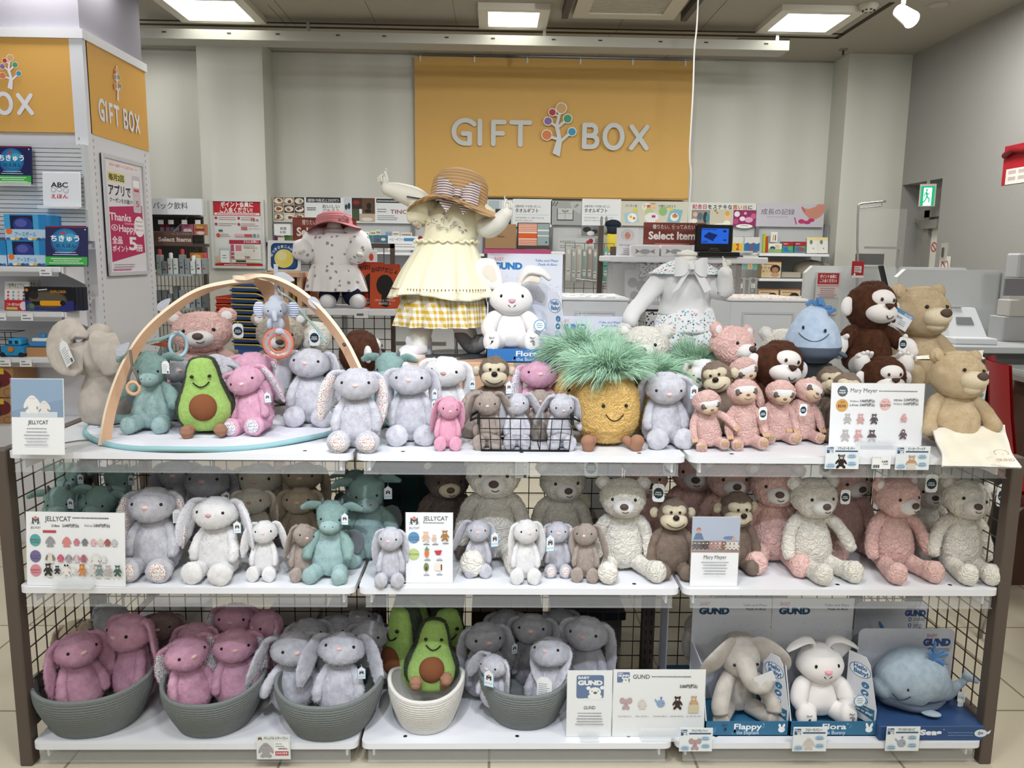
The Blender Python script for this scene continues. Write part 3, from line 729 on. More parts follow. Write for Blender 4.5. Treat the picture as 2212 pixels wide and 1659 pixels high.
def globe(p):
 p.rect(0,0,90,58,'2a86c8').rect(0,0,12,34,'4aa8e0').rect(62,0,74,34,'4aa8e0').rect(13,3,62,34,'1c2246').disc(40,24,22,'30408c',17).disc(36,20,13,'5a62b4',9)
 p.rect(0,34,90,58,'bcd8ec').disc(9,39,7,'e87a44').text('アースボール',44,50,9,'3a70b4',width=46); 
 for i in range(9): p.disc(6+i*9.5,56,5,['3f74b4','f0e4c8','d8b04a','2f5890'][i%4],3)
for i,(a,b_,c_,d_) in enumerate(((10,463,100,518),(16,519,100,573),(-60,519,14,573))):
 pbox('globe_box',a,b_,c_,d_,4.02,.16,'2f8fd0',['light blue windowed globe box, the upper of the pile','light blue windowed globe box under another one','light blue windowed globe box cut by the left edge'][i],'box','globe boxes',globe,win=(0,0,90,58))
def atlas(p):
 p.rect(0,0,56,60,'e8e6e2').rect(0,0,56,16,'c9c8c4').text('世界えじてん',28,12,7,'33302e',width=38); 
 for i in range(12): p.disc(8+(i%4)*12,22+(i//4)*7,2.5,['c84a52','7aa4c4','d8a4a0','5a6478'][i%4])
 p.rect(0,38,56,60,'c8303c').text('この一冊でわかる!',22,50,5,'fff2f2',width=34).rect(4,53,30,58,'b8cc6a').disc(44,50,9,'f0dce0')
pbox('picture_book',6,608,62,671,4.05,.012,'dedcd6','white and red picture encyclopedia leaning on the middle shelf','book',None,atlas,rz=-.1,lean=-.12,win=(0,0,56,60))
pbox('picture_book',62,604,86,650,4.12,.012,'b9b7b2','grey-topped copy of the picture encyclopedia behind the telescope box','book',None,lambda p:p.rect(0,0,24,46,'b6b4b0').text('じてん',14,14,6,'3a3836').disc(6,8,2,'4a4a48'),win=(0,0,24,46))
def tele(p):
 p.rect(0,0,105,52,'14161c').rect(0,30,105,52,'2c3280').disc(50,28,42,'4a4238',20).disc(50,28,38,'5c5346',16).disc(20,18,10,'26221e',9)
 p.rrect(32,30,80,41,4,'e8a220').rect(14,32,32,40,'16140f').disc(82,35,6,'16140f').disc(5,7,3.6,'e07a3a').text('EXPLORER',74,13,6,'d8902c',width=34); p.disc(74,10,0.1,'14161c').line([(30,7),(50,5)],2,'e8e8e8').disc(12,44,9,'41586a').disc(14,42,5,'5f7a5a')
pbox('telescope_box',54,620,158,671,4.0,.05,'1a1c28','black toy telescope box with a yellow tube in front of its row','box','toy telescope boxes',tele,win=(0,0,105,52))
for i in range(3): pbox('telescope_box',158+i*8,620,165+i*8,671,4.02+i*.03,.04,'20222e',['narrow dark toy telescope box just behind the front one','narrow dark toy telescope box in the middle of the row','narrow dark toy telescope box last in the row'][i],'box','toy telescope boxes',lambda p:p.rect(1,26,3,44,'8a6a3a').rect(0,38,7,51,'2c3280'),win=(0,0,7,52))
def ptext(label,*a): pass
z=gs[2]
c=at(34,772,4.03); t=thing('toy_truck','blue toy truck on the lower left gondola shelf','toy vehicle',(c.x,4.03,z))
MB().bbox(-.055,.055,-.03,.08,.005,.055,M('2f8ec0'),.006).bbox(-.02,.045,-.028,.05,.056,.092,M('3aa6dc'),.008).box(-.01,.005,-.0295,-.026,.066,.082,M('16384c')).box(.018,.034,-.0295,-.026,.066,.082,M('16384c')).obj('body',None,t)
b=MB().rod((0,-.038,.04),(0,-.03,.04),.014,M('c87a3a'),16); b.obj('badge',None,t)
for sx in (-1,1): MB().rod((sx*.045,-.034,.012),(sx*.045,.0,.012),.012,M('20242a'),16).obj('wheel',None,t)
c=at(88,772,4.05); t=thing('toy_boat','white and blue toy ferry in a kraft tray on the lower gondola shelf','toy vehicle',(c.x,4.05,z))
MB().box(-.07,.05,-.02,.1,0,.045,M('b98a5e')).obj('tray',None,t)
MB().bbox(-.05,.07,-.01,.06,.046,.07,M('3f86c8'),.006).obj('hull',None,t); MB().bbox(-.04,.05,0,.05,.071,.09,M('e8edf2'),.005).bbox(-.01,.02,.01,.04,.091,.11,M('4a9ad8'),.004).obj('cabin',None,t)
c=at(155,772,4.12); t=thing('toy_boat','grey and white toy ship with red deck behind the grey plush ears','toy vehicle',(c.x,4.12,z))
MB().bbox(-.1,.1,-.02,.06,.0,.05,M('4e565c'),.008).obj('hull',None,t); MB().bbox(-.06,.05,-.01,.05,.051,.075,M('c8d0d8'),.005).obj('cabin',None,t); MB().bbox(.05,.09,-.01,.04,.051,.07,M('c84a30'),.004).obj('deck_box',None,t)
for i,(a,b_,c_,d_) in enumerate(((-40,793,30,858),(-40,860,30,916))):
 def f(p):
  p.rect(0,0,70,60,'a98058').disc(40,22,26,'6e2a2e',18).rect(10,2,50,14,'d8b83a').rect(10,10,26,34,'d8b83a').disc(34,34,10,'3a3230').disc(56,50,10,'7a5a3c',8).disc(56,50,8.6,'a98058',6.8).text('truck',24,54,8,'5a4230')
 pbox('toy_truck_box',a,b_,c_,d_,3.99,.2,'a98058',['upper kraft box with a yellow toy truck at the left edge','lower kraft box with a yellow toy truck at the left edge'][i],'box','kraft toy truck boxes',f,win=(0,0,70,60))
pbox('cardboard_box',196,845,224,885,4.6,.2,'9c7a55','small brown cardboard box seen between the grey plush and the wooden arch','box')
b=MB().box(xl,GX-.07,3.9,GY2,0,at(20,917,3.95).z-.005,GW); bpy.data.objects['shelf_gondola'].select_get(); o=b.obj('base_plinth',None,bpy.data.objects['shelf_gondola'])
t=thing('wire_basket','small black wire basket at the left edge above the blue truck','basket',at(6,770,4.08)); t.location.z=z
b=MB()
for i in range(6): b.path([(-.08+i*.03,-.03,0),(-.08+i*.03,-.035,.12)],.0018)
for k in range(4): b.path([(-.08,-.03,.01+k*.036),(.08,-.03,.01+k*.036),(.08,.07,.01+k*.036),(-.08,.07,.01+k*.036)],.0018,closed=True)
b.obj('wire_body',M('1c1c20'),t)
ya=lambda px: (lambda d:d.y*(GX/d.x))(at(px,450,1.0)-Vector((0,0,0)))
def ong(px,py): d=at(px,py,1.0)-Vector((0,0,CAMH)); k=(GX+.02)/d.x; return d*k+Vector((0,0,CAMH))
A=ong(231,470); B=ong(318,470); y0,y1=A.y,B.y; zt=ong(231,332).z; zb=ong(245,596).z
t=thing('framed_poster','framed pink and white app coupon poster on the gondola end panel','poster',(GX+.006,(y0+y1)/2,zb),rot=(0,0,math.pi/2)); w=y1-y0; h=zt-zb
MB().rim(-w/2,w/2,0,h,.02,-.014,0).obj('frame',M('c9c9ce'),t); MB().box(-w/2,w/2,-.004,0,0,h).obj('backing',M('e6e4ea'),t)
p=Print(0,0,90,262,w,h,-.005); p.rect(4,8,86,258,'e2e0e8').rect(9,12,81,26,'f0e6ea').text('3月から新サービスがスタート!',45,23,6,'c84a58',width=62)
p.rect(10,36,46,56,'dcd27a').text('毎月2回',28,52,11,'22222a',width=32,bold=.03).text('アプリで',34,84,19,'22222a',width=48,bold=.03).text('クーポンをお届け!',36,100,8,'22222a',width=50,bold=.02)
p.poly([(9,112),(82,100),(84,210),(9,232)],'b83060').text('Thanks',32,140,17,'f0e4ec',width=46,bold=.02).text('COUPON',50,147,3.5,'f0e4ec').disc(18,156,7,'f0e4ec').disc(18,156,5.5,'b83060').text('&',18,159,7,'f0e4ec').text('Happy',46,164,16,'f0e4ec',width=38,bold=.02)
p.text('全品',22,190,13,'f0e4ec',width=22,bold=.03).text('ポイント',28,208,11,'f0e4ec',width=34,bold=.03).text('5',56,204,30,'f0e4ec',bold=.03).text('倍',70,206,13,'f0e4ec',bold=.03)
p.rrect(62,34,80,118,3,'c9c6ce').rect(64,44,78,60,'f4f2f4').rect(65,64,77,70,'c84a58').rect(65,74,77,80,'e6b4bc').text('5',72,104,14,'c84a58')
p.disc(73,150,12,'f2eef0',24).text('あなたの',73,140,3.4,'3a3440',width=16).text('ご来店日が',73,150,3.4,'3a3440',width=19).text('5倍になる',73,160,4,'c83a58',width=19)
p.lines(12,238,70,2,5,1.6,'8a8690',seed=4).rect(10,246,50,250,'cfa4b8').lines(10,250,52,2,5,2,'b84a78',seed=5)
p.obj(t)
def board(px0,py0,px1,py1,Y,lab,f,win=None,name='header_board',cat='sign',col='e8eaec',group='header boards on the back wall',th=.012,rz=0):
 c,w,h=size_at(px0,py0,px1,py1,Y); t=thing(name,lab,cat,c,rz,group)
 MB().box(-w/2,w/2,0,th,0,h).obj('board',M(col),t); u=win or (px0,py0,px1,py1)
 pr=Print(*u,w,h,0); f(pr); pr.obj(t); return t
YB=6.12
def food(p,n,m,u0,v0,u1,v1,seed):
 rg=random.Random(seed); cs=['6b4030','b98a5a','7a3a28','c8b48a','55643a','8a5a3a','3a3230','d8cdb8','a4562e']
 for i in range(n):
  for j in range(m):
   a=u0+(u1-u0)*i/n; b_=v0+(v1-v0)*j/m; W_=(u1-u0)/n; H_=(v1-v0)/m
   p.rect(a+.4,b_+.4,a+W_-.4,b_+H_-.4,rg.choice(['4a342a','8c7458','3a2c28','a08a70','d0c6b6'])).disc(a+W_/2,b_+H_/2,W_*.42,'e4ded2',H_*.36)
   for k in range(3): p.disc(a+W_*(.35+.3*rg.random()),b_+H_*(.35+.3*rg.random()),W_*.17,rg.choice(cs),H_*.15,n=10)
def b1(p):
 p.rect(590,426,742,480,'dfe2e4'); food(p,3,3,591,426,658,478,3)
 p.rect(662,426,736,437,'23262c').text('出産内祝いやお祝い返しに カタログギフト',699,435,5.5,'e8e8e8',width=68).text('おいしい',715,449,7,'5a5a5a').text('ごちそう',715,459,7,'5a5a5a').lines(663,449,690,2,4,1.8,'3a3a3a').lines(690,468,735,2,4,1.2,'8a8a8a')
board(590,426,742,480,YB,'header board with nine food photos at the left of the back wall shelf',b1)
def b2(p):
 p.rect(742,427,894,482,'dfe2e4').rect(743,428,758,462,'c4ccd2').disc(748,448,3,'2a3a4a',6).disc(754,446,3,'2a3a4a',7).rect(743,464,758,480,'a8b4bc')
 p.rect(760,428,782,452,'3a2a28').disc(770,438,7,'8c2a30',5).rect(782,428,810,462,'5a4432').disc(797,445,5,'1c1c1c',7).disc(795,456,7,'1c1c1c',4).rect(760,452,776,478,'44523a').rect(776,462,810,480,'b8a898').disc(793,474,12,'d8cfc4',4)
 p.rect(813,429,893,438,'33363c').lines(815,434,888,1,4,2,'d8d8d8').text('TINO',862,461,9,'9a3a48',width=38,bold=.01).lines(815,452,842,2,5,1.6,'5a5a5a').lines(815,466,866,3,4,1.2,'7a7a7a')
board(742,427,894,482,YB,'header board with tableware photos and the word TINO',b2)
def b3(p):
 p.rect(894,430,1108,486,'ccd4d8').rect(1055,432,1078,450,'a9bcc4').rect(1070,450,1104,484,'2f3848').rect(1084,432,1106,448,'dfe6ea')
board(894,430,1108,486,YB,'grey-blue header board mostly hidden behind the straw hat mannequin',b3)
def towel(a,l2):
 def f(p):
  p.rect(a,430,a+84,490,'e6e9ec').text('出産内祝いやお祝い返しに、',a+5,448,4.2,'3a3c40','l',width=56).text('タオルギフト',a+5,459,7.6,'2c2e34','l',width=50,bold=.02).line([(a+5,464),(a+78,464)],.5,'9aa0a6').text('さまざまなお返しや、お祝いにも使える',a+5,472,2.8,'55585e','l',width=62).text('タオルギフトをセレクト。',a+5,478,2.8,'55585e','l',width=38)
 return f
board(1108,434,1190,484,YB,'white towel gift header board left of the gift box photo',towel(1108,0))
def b4(p):
 p.rect(1190,434,1256,486,'a3a6a6').rect(1203,451,1239,477,'5a5e60').rect(1205,450,1237,474,'c6c8c8').line([(1221,450),(1221,474)],1,'8a8c8c').line([(1205,461),(1237,461)],1,'8a8c8c').disc(1217,456,4,'8a8c8c',2,rot=.5).disc(1225,456,4,'8a8c8c',2,rot=-.5)
 for k in range(6): p.disc(1193+k*2.2,444-(k%3)*3,2,'4a4c4c',1.1,rot=k)
 p.poly([(1230,436),(1256,436),(1254,462),(1236,452)],'b9baba').text('Gift',1246,446,5,'3f4242',rot=-.6)
board(1190,434,1256,486,YB,'grey photo board of a string-tied gift box',b4)
board(1257,434,1340,486,YB,'white towel gift header board right of the gift box photo',towel(1257,1))
def b5(p):
 p.rect(1341,435,1486,488,'cfcdbd').text('パーティを',1363,448,5,'3a3a36',width=25,bold=.02).disc(1396,447,10,'e8e6da',8).text('食事',1396,450,6.5,'b85a38',bold=.03).text('で盛り上げよう',1440,448,5,'3a3a36',width=37,bold=.02)
 p.disc(1372,456,6,'d8cc4a').disc(1402,458,9,'b9c88a',10).disc(1432,456,9,'8fb878',10).disc(1410,446,6,'e8c4a4',7).disc(1410,440,6,'c8a47a',2.5).disc(1408,470,15,'e6e6e6',11).disc(1421,477,5,'e8c4a4',3).rect(1408,465,1416,470,'a83a78').disc(1407,449,.7,'3a2a22').disc(1413,449,.7,'3a2a22')
 p.poly([(1347,462),(1375,456),(1382,480),(1352,484)],'a8c8d0').disc(1366,471,10,'f0f0ec').disc(1363,469,3,'e0b83a').disc(1370,472,3,'d87a4a').poly([(1448,450),(1475,453),(1468,484),(1441,479)],'7fb4c4').disc(1457,468,9,'ece6d8').disc(1458,466,6,'b9865a',4).disc(1458,462,2,'c8424a').disc(1450,451,4,'d8cc4a')
board(1341,435,1486,488,YB,'beige party header board with a baby and plates of food',b5)
def b6(p):
 p.rect(1490,438,1633,489,'d9dbd6'); cs=['b03a52','b03a52','b03a52','33353a','33353a','33353a','33353a','33353a','b8683a','b8683a','b8683a','33353a']
 for i,ch in enumerate('記念日をステキな思い出に'): p.text(ch,1500+i*10.9,451,7.6,cs[i],bold=.03)
 p.rect(1494,454,1534,486,'8f8a84').disc(1502,464,5,'d8b49a').disc(1512,468,6,'5a6a7a',8).disc(1524,470,5,'2c3a44',12).disc(1529,472,4,'3f8a92',9).disc(1500,478,7,'e6e2dc',5)
 p.rect(1535,452,1583,488,'c9c4ae').disc(1571,471,7,'dfc39c',7).disc(1571,461,4.5,'e0a030',5).disc(1571,482,8,'ece8de',6).disc(1545,455,3,'7a9a6a').disc(1549,460,2,'c84a5a').disc(1559,486,16,'eeeeea',3.5)
 p.rect(1584,453,1633,489,'8f2f62').disc(1590,478,6,'b84a84').disc(1604,472,6,'f0dce8',5).disc(1618,474,9,'e0a4c4',6).disc(1628,466,6,'c8608c').disc(1592,462,6,'e4dce4').disc(1610,460,3,'e6a8c8').disc(1609,488,18,'eeeeea',4.5)
 p.text('1st Birthday',1609,488,2.6,'5a4a54')
board(1490,438,1633,489,YB,'anniversary header board with three birthday photos',b6)
def b7(p):
 p.rect(1634,440,1780,490,'c4c1cb').text('成長の記録',1680,463,10,'4a4a52',width=72,bold=0).text('Record of the growth',1680,470,3,'8f8c98',width=44)
 p.poly([(1731,446),(1736,449),(1745,451),(1760,446),(1766,440),(1780,440),(1780,458),(1772,468),(1764,472),(1758,474),(1748,471),(1738,462),(1731,452)],'c88a78')
 for k in range(4): p.disc(1732+k*1.6,448+k*2.6,2,'bb5e66')
 p.disc(1732,478,7,'b8386c',5).disc(1744,480,8,'b8386c',4).disc(1753,475,7,'b8386c',4)
 for k in range(5): p.disc(1717+k*1.0,471+k*3,1.6,'b8386c')
board(1634,440,1780,490,YB,'lilac growth record header board with a baby foot',b7)
t=thing('wall_shelving','white back-wall shelving below the header boards','shelf unit',(0,0,0))
xa_=at(592,600,6.15).x; xb_=at(1790,600,6.15).x
MB().box(xa_,xb_,6.15,6.2,.1,at(1100,480,6.15).z).obj('back_panel',mat('panel_white','bfc1c2',.6,.2),t)
b=MB()
for px in (592,742,893,1046,1190,1340,1487,1634,1782): x=at(px,520,6.13).x; b.box(x-.012,x+.012,6.12,6.15,.1,at(px,484,6.1).z)
b.obj('upright',mat('upright_grey','77777a',.4,.4),t)
SH=[]
for i,(a,b_,py,Y0) in enumerate(((590,1046,545,5.85),(1046,1190,540,5.85),(1190,1480,545,5.85),(1480,1640,545,5.85),(1640,1792,548,5.8),(1640,1760,602,5.8),(1630,1800,640,5.8),(590,1046,612,5.8))):
 x0=at(a,py,Y0).x; x1=at(b_,py,Y0).x; z=at((a+b_)/2,py,Y0).z
 bb=MB().bbox(x0,x1,Y0,6.15,z-.02,z,SHELFW if i!=1 else SHELFW); 
 if i==1: bb.box(x0,x1,Y0-.006,Y0-.001,z-.03,z+.005,M('b04a78'))
 s=bb.obj('wall_shelf'); solo(s,['upper white wall shelf behind the pink-hatted child mannequin','white wall shelf with pink price rail under the towel boxes','white wall shelf behind the mint packages','white wall shelf behind the small screen','white wall shelf holding the red-topped boxes and cream packs','white wall shelf carrying the first cream box with a round window','lowest visible white wall shelf with two cream boxes','lower white wall shelf behind the black mesh rack'][i],'shelf','wall shelves'); SH.append((z,Y0))
rg=random.Random(11)
def cards(p,u,v,c): pass
cl=[(780,797,500,523,'e8e8e2','small white TINO card'),(800,812,498,522,'dcd8a8','yellowish leaflet'),(812,822,496,522,'c8d4c8','pale green leaflet'),(832,846,500,522,'7aa4c8','blue leaflet'),(848,862,500,522,'e8dcd0','cream leaflet'),(866,890,502,524,'d4cfc8','pale leaflet')]
for px0,px1,py0,py1,c,l in cl: pbox('leaflet',px0,py0,px1,py1,5.9,.01,c,l+' in the wall rack right of the pink hat','leaflet','leaflets on the wall shelf',lambda p:p.rect(.1,.15,.9,.3,'8a8c8c').rect(.1,.4,.7,.5,'b0a89a'),win=(0,0,1,1),lean=-.1)
board(838,510,912,540,5.86,'pale baby gift board on the upper wall shelf beside the yellow dress',lambda p:p.text('ベビーギフト',856,520,5,'3a3f44',width=30,bold=.01).rrect(872,514,896,521,2,'4a8ac0').lines(842,528,908,2,5,1.4,'8a8c90').disc(908,514,5,'8c2a34'),group='small boards on wall shelf')
board(806,508,838,525,5.86,'teal board with dishes on the upper wall shelf',lambda p:p.rect(806,508,838,525,'3f6f8c').disc(828,517,5,'d8d4cc',3).disc(816,519,4,'8c3a3a',3),group='small boards on wall shelf')
board(776,508,805,524,5.87,'green board reading いに on the upper wall shelf',lambda p:p.rect(776,508,805,524,'487f80').text('いに',790,519,6,'d8e4e4'),group='small boards on wall shelf')
board(592,484,627,508,5.86,'white calligraphy board at the left end of the wall shelf',lambda p:p.rect(592,484,627,508,'dedfe0').text('結婚',612,496,5,'2a2a2a').text('お祝',611,504,5,'2a2a2a'),group='small boards on wall shelf')
pbox('gift_box',592,510,606,530,5.9,.1,'6a3058','purple box left of the Select sign','box'); pbox('gift_box',600,512,614,530,5.88,.1,'dcd9c8','cream box left of the Select sign','box'); pbox('gift_box',614,508,628,530,5.9,.1,'5a7a48','green box left of the Select sign','box')
z1=SH[1][0]
def dz(p): p.text('BLISS',1078,508,4,'b86a40').text('DESIGN',1082,512.5,3.2,'3a2c20')
pbox('cardboard_box',1048,484,1115,537,5.87,.2,'9a7a58','brown cardboard box on the pink-railed wall shelf','box',None,dz)
def tw(p):
 p.rect(1118,481,1187,532,'4a3c34').rect(1120,483,1160,530,'d8c8bc').rect(1161,483,1186,530,'8fa0a4')
 for k in range(5): p.rect(1120,484+k*3.6,1160,485.6+k*3.6,'c85a34')
 p.rect(1120,504,1160,515,'cf5a28')
 for k in range(3): p.rect(1120,518+k*4,1160,520+k*4,'c85a34')
 p.rect(1161,496,1186,499,'e0e0da').rect(1161,508,1186,510,'e0e0da').disc(1180,523,2,'2a4a7c')
pbox('towel_gift_box',1118,481,1187,537,5.87,.12,'4a3c34','opened gift box of striped orange and grey towels','box',None,tw)
board(1207,514,1285,540,5.86,'grey catalogue gift board on the wall shelf with red flowers',lambda p:p.rect(1207,514,1285,540,'b4b8b8').text('カタログギフト',1226,525,4.6,'30343a',width=34,bold=.01).lines(1209,531,1270,2,4,1.3,'6a6c70').disc(1276,520,5,'8a2430').disc(1270,523,4,'a03038'),group='small boards on wall shelf')
board(1256,487,1300,510,6.0,'dark silver photo board behind the grey plush ears',lambda p:p.rect(1256,487,1300,510,'7a7c7c').disc(1268,496,9,'2a2a2a',6).disc(1284,500,7,'3a3a3a',5).disc(1276,504,8,'d8d8d8',5),group='small boards on wall shelf')
t=thing('plush_toy','small dark blue capped plush behind the photo card','plush toy',(at(1322,541,5.95).x,5.95,SH[2][0])); 
soft_ball=lambda k,r: grid2mesh([ballgrid((0,0,0),r,18,12)],k)
for nm,p_,r_,c_ in (('body',(0,0,.08),(.06,.05,.08),'d8c44a'),('head',(0,-.01,.17),(.055,.05,.05),'26303e'),('cap',(0,-.01,.2),(.06,.055,.035),'1c2634')): link(nm,soft_ball(nm,r_),t,M(c_,.8),p_)
t=thing('plush_toy','small grey long-eared plush left of the dark capped one','plush toy',(at(1302,541,5.95).x,5.95,SH[2][0]))
for nm,p_,r_,c_ in (('body',(0,0,.07),(.045,.04,.07),'9aa09a'),('head',(0,-.01,.16),(.035,.035,.035),'8a908a'),('ear',(-.015,0,.22),(.01,.008,.04),'8a908a'),('ear',(.02,0,.22),(.01,.008,.04),'8a908a')): link(nm,soft_ball(nm,r_),t,M(c_,.8),p_)
zz,yy=SH[4]
def redb(p): p.rect(0,0,10,4,'9c2c38').lines(1,2,6,1,1,.6,'f0d8d8').rect(0,4,10,10,'3f8a80').disc(4,7,3,'2f6cb4',2).disc(7,6,2,'5fa45a')
pbox('craft_kit_box',1690,522,1714,546,yy+.05,.06,'3f8a80','left red-topped kit box on the right wall shelf','box','red-topped kit boxes',redb,win=(0,0,10,10))
pbox('craft_kit_box',1716,522,1741,546,yy+.05,.06,'8a5a48','right red-topped kit box on the right wall shelf','box','red-topped kit boxes',lambda p:(redb(p),p.disc(6,7,3,'9a4a5a',2)),win=(0,0,10,10))
pbox('paper_pack',1660,526,1689,546,yy+.05,.03,'dcdcc8','white and green illustrated pack left of the red-topped boxes','pack',None,lambda p:p.rect(0,6,10,10,'8aa86a').disc(3,5,2,'3a4a44').disc(2.8,6.5,1.2,'6f9ac0').lines(5,2,9,3,1.4,.5,'b06a6a'),win=(0,0,10,10))
pbox('paper_pack',1665,501,1680,523,6.1,.01,'e8e8e4','white card with two pencils hung above the illustrated pack','card',None,lambda p:p.rect(3,3,4.4,8.5,'c8a840').rect(6,3,7.4,8.5,'8a4a2a'),win=(0,0,10,10))
for i,(a,b_,c_) in enumerate(((1648,1655,'a8b83a'),(1653,1659,'b83a20'))): pbox('tall_pack',a,[505,510][i],b_,546,yy+.06,.02,c_,['tall lime pack on the right wall shelf','tall red pack on the right wall shelf'][i],'pack')
for i in range(2):
 pbox('wrapped_set',1744+i*22,512,1767+i*22,547,yy+.04,.04,'d8d6cc',['left cream cellophane-wrapped set on the right wall shelf','right cream cellophane-wrapped set on the right wall shelf'][i],'pack','cellophane sets',lambda p:p.rect(0,0,10,10,'d4d4cc').rect(0,0,10,2,'d8c890').disc(4,3,1.4,'6a7a6a').disc(6,7,.5,'5a7ac0'),lean=-.2,rz=-.1,win=(0,0,10,10))
def cut(p):
 p.rect(0,0,10,10,'cdbb95').rect(0,0,10,.6,'b0603a').disc(7,4.5,2.6,'2a2220').disc(7,5.2,1.7,'a8785a').disc(7,8.2,2.2,'b8907a',1.4).text('すやすや',2.8,4.6,1.3,'8a4a34').text('まくら',2.8,6.6,1.3,'8a4a34').lines(1,1.8,8,1,1,.5,'7a5a44')
for (a,b_,c_,d_,l) in ((1645,565,1687,600,'cream box with a round child picture on the upper of the two shelves'),(1638,625,1681,662,'cream box with round child picture, left of the lower pair'),(1685,625,1728,662,'cream box with round child picture, right of the lower pair')):
 zf=SH[5] if d_==600 else SH[6]
 pbox('pillow_box',a,b_,c_,d_,5.83,.1,'c9b68f',l,'box','cream pillow boxes',cut,win=(0,0,10,10))
pbox('folded_blanket',1688,588,1730,600,5.85,.12,'a8a294','folded beige blanket beside the upper cream box','blanket')
t=thing('folded_blanket','crumpled beige cloth on the upper right wall shelf','blanket',at(1755,600,5.95)); link('cloth',grid2mesh([ballgrid((0,0,.06),(.14,.08,.07),30,16)],'cloth',('n',16,.02)),t,M('9a9484',.9))
for i,(a,b_,c_,d_,ch,col,l) in enumerate(((1583,512,1604,542,'2','d8b020','yellow number two candle pack'),(1608,512,1641,542,'1','2f6a9c','blue number one candle pack'),(1605,552,1637,583,'B','2f8a80','teal letter B pack'))):
 def f(p,ch=ch,col=col): p.rect(0,0,10,10,'c9cbc6').poly([(0,5),(2,4),(4,5),(6,4),(8,5),(10,4),(10,10),(0,10)],col).text(ch,5,9.2,4.6,'a8382a' if ch!='B' else 'd89a4a',bold=.04)
 t=pbox('candle_pack',a,b_,c_,d_,5.75,.015,'c9cbc6',l+' hanging beside the small screen','pack','hanging candle packs',f,win=(0,0,10,10))
 MB().rod((0,.01,t.dimensions.z*0+(size_at(a,b_,c_,d_,5.75)[2])),(0,.4,size_at(a,b_,c_,d_,5.75)[2]+.01),.003).obj('hook',CHROME,t)
for i,px in enumerate((1590,1617)):
 def f(p): p.rect(0,0,10,10,'8f908c').disc(5,1.8,2.6,'232323',1.4).rect(2,3.6,8,9.6,'1c1c1c').rect(2.6,3.8,7.4,6.5,'e2e2e2').lines(3,4.6,7,3,.8,.4,'2a2a2a').lines(3,7.4,7,2,1,.5,'cccccc')
 t=pbox('hang_tag_pack',px,600,px+19,635,5.75,.01,'8f908c',['black and white tag pack left of its twin under the candle packs','black and white tag pack right of its twin under the candle packs'][i],'pack','black and white tag packs',f,win=(0,0,10,10)); MB().rod((0,.01,.11),(0,.4,.12),.003).obj('hook',CHROME,t)
t=thing('drink_rack','grey wire rack with white drink header board behind the left gondola','rack',(0,0,0))
Y=5.3; xl_=at(250,500,Y).x; xr_=at(449,500,Y).x
c,w,h=size_at(250,428,436,463,Y-.2)
MB().box(c.x-w/2,c.x+w/2,Y-.2,Y-.17,c.z,c.z+h,M('dfe3e6')).add([(c.x+w/2,Y-.2,c.z),(c.x+w/2-.05,Y-.0,c.z),(c.x+w/2-.05,Y-.0,c.z+h),(c.x+w/2,Y-.2,c.z+h)],[(0,1,2,3)],M('cdd1d4')).obj('header',None,t)
pr=Print(250,428,436,463,w,h,0); pr.text('パック飲料',368,450,12,'3a3f44',width=75,bold=.005); pr.obj(t,'lettering',(c.x,Y-.2,c.z))
DK=M('45423e'); zc=at(400,465,Y).z; 
MB().box(xl_,xr_-.08,Y+.14,Y+.16,zc-.35,zc,DK).box(xl_,xr_-.04,Y-.15,Y+.0,zc-.01,zc,DK).box(xl_,xr_-.08,Y,Y+.15,zc-.01,zc,DK).obj('canopy',None,t)
b=MB()
for px in (449,): x=at(px,600,Y).x; b.box(x-.02,x+.0,Y-.02,Y+.02,0,zc-.2)
zq=at(440,530,Y).z; b.box(xl_,xr_,Y-.02,Y+.02,zq-.01,zq+.01)
b.obj('post',mat('rack_post','5c544b',.5,.3),t)
b=MB()
for i in range(24):
 x=xl_+(xr_-xl_)*i/24; b.box(x,x+.003,Y+.0,Y+.003,.1,zq)
for i in range(14): z=.2+i*.085; b.box(xl_,xr_,Y,Y+.003,z,z+.003)
b.obj('wire_grid',mat('rack_wire','5c544b',.5,.3),t)
SHz=[]
for py in (592,665,740):
 z=at(380,py,Y-.25).z; SHz.append(z); MB().box(xl_,xr_-.03,Y-.25,Y-.01,z-.012,z).obj('shelf',mat('glass_shelf','9aa6a4',.2,.5),t)
for i,(px0,c_) in enumerate(((345,'7c2430'),(357,'7c2430'),(367,'231e24'),(378,'231e24'))):
 pbox('drink_pouch',px0,485,px0+11,505,Y-.1,.02,c_,['leftmost dark red drink pouch under the white drink sign','second dark red drink pouch under the white drink sign','left black drink pouch under the white drink sign','right black drink pouch under the white drink sign'][i],'pouch','drink pouches',lambda p:p.rect(1,3,9,7,'8a7a90'),win=(0,0,10,10))
for i,(a,b_,c_) in enumerate(((391,417,'b0647c'),(419,447,'b87a62'))):
 pbox('snack_pack',a,484,b_,508,Y-.12,.02,c_,['pink snack pack under the drink sign','rose snack pack with red and yellow print under the drink sign'][i],'pack','snack packs',(lambda p:p.disc(4,6,2,'e6dcd8').disc(7,6,2,'e6dcd8')) if i==0 else (lambda p:p.rect(2,1,7,4,'d8b84a').rect(1,4,8,6,'a83038').disc(5,8,3,'dcd4c8',1.6)),win=(0,0,10,10))
for px in (347,369,398,427): 
 c=at(px,480,Y-.16); solo(MB().box(c.x-.016,c.x+.016,Y-.16,Y-.155,c.z-.012,c.z+.014,M('e6e6e6')).obj('price_tag'),{347:'price tag above the red pouches',369:'price tag above the black pouches',398:'price tag above the pink snack pack',427:'price tag above the rose snack pack'}[px]+' on the drink rack','price tag','price tags on the drink rack')
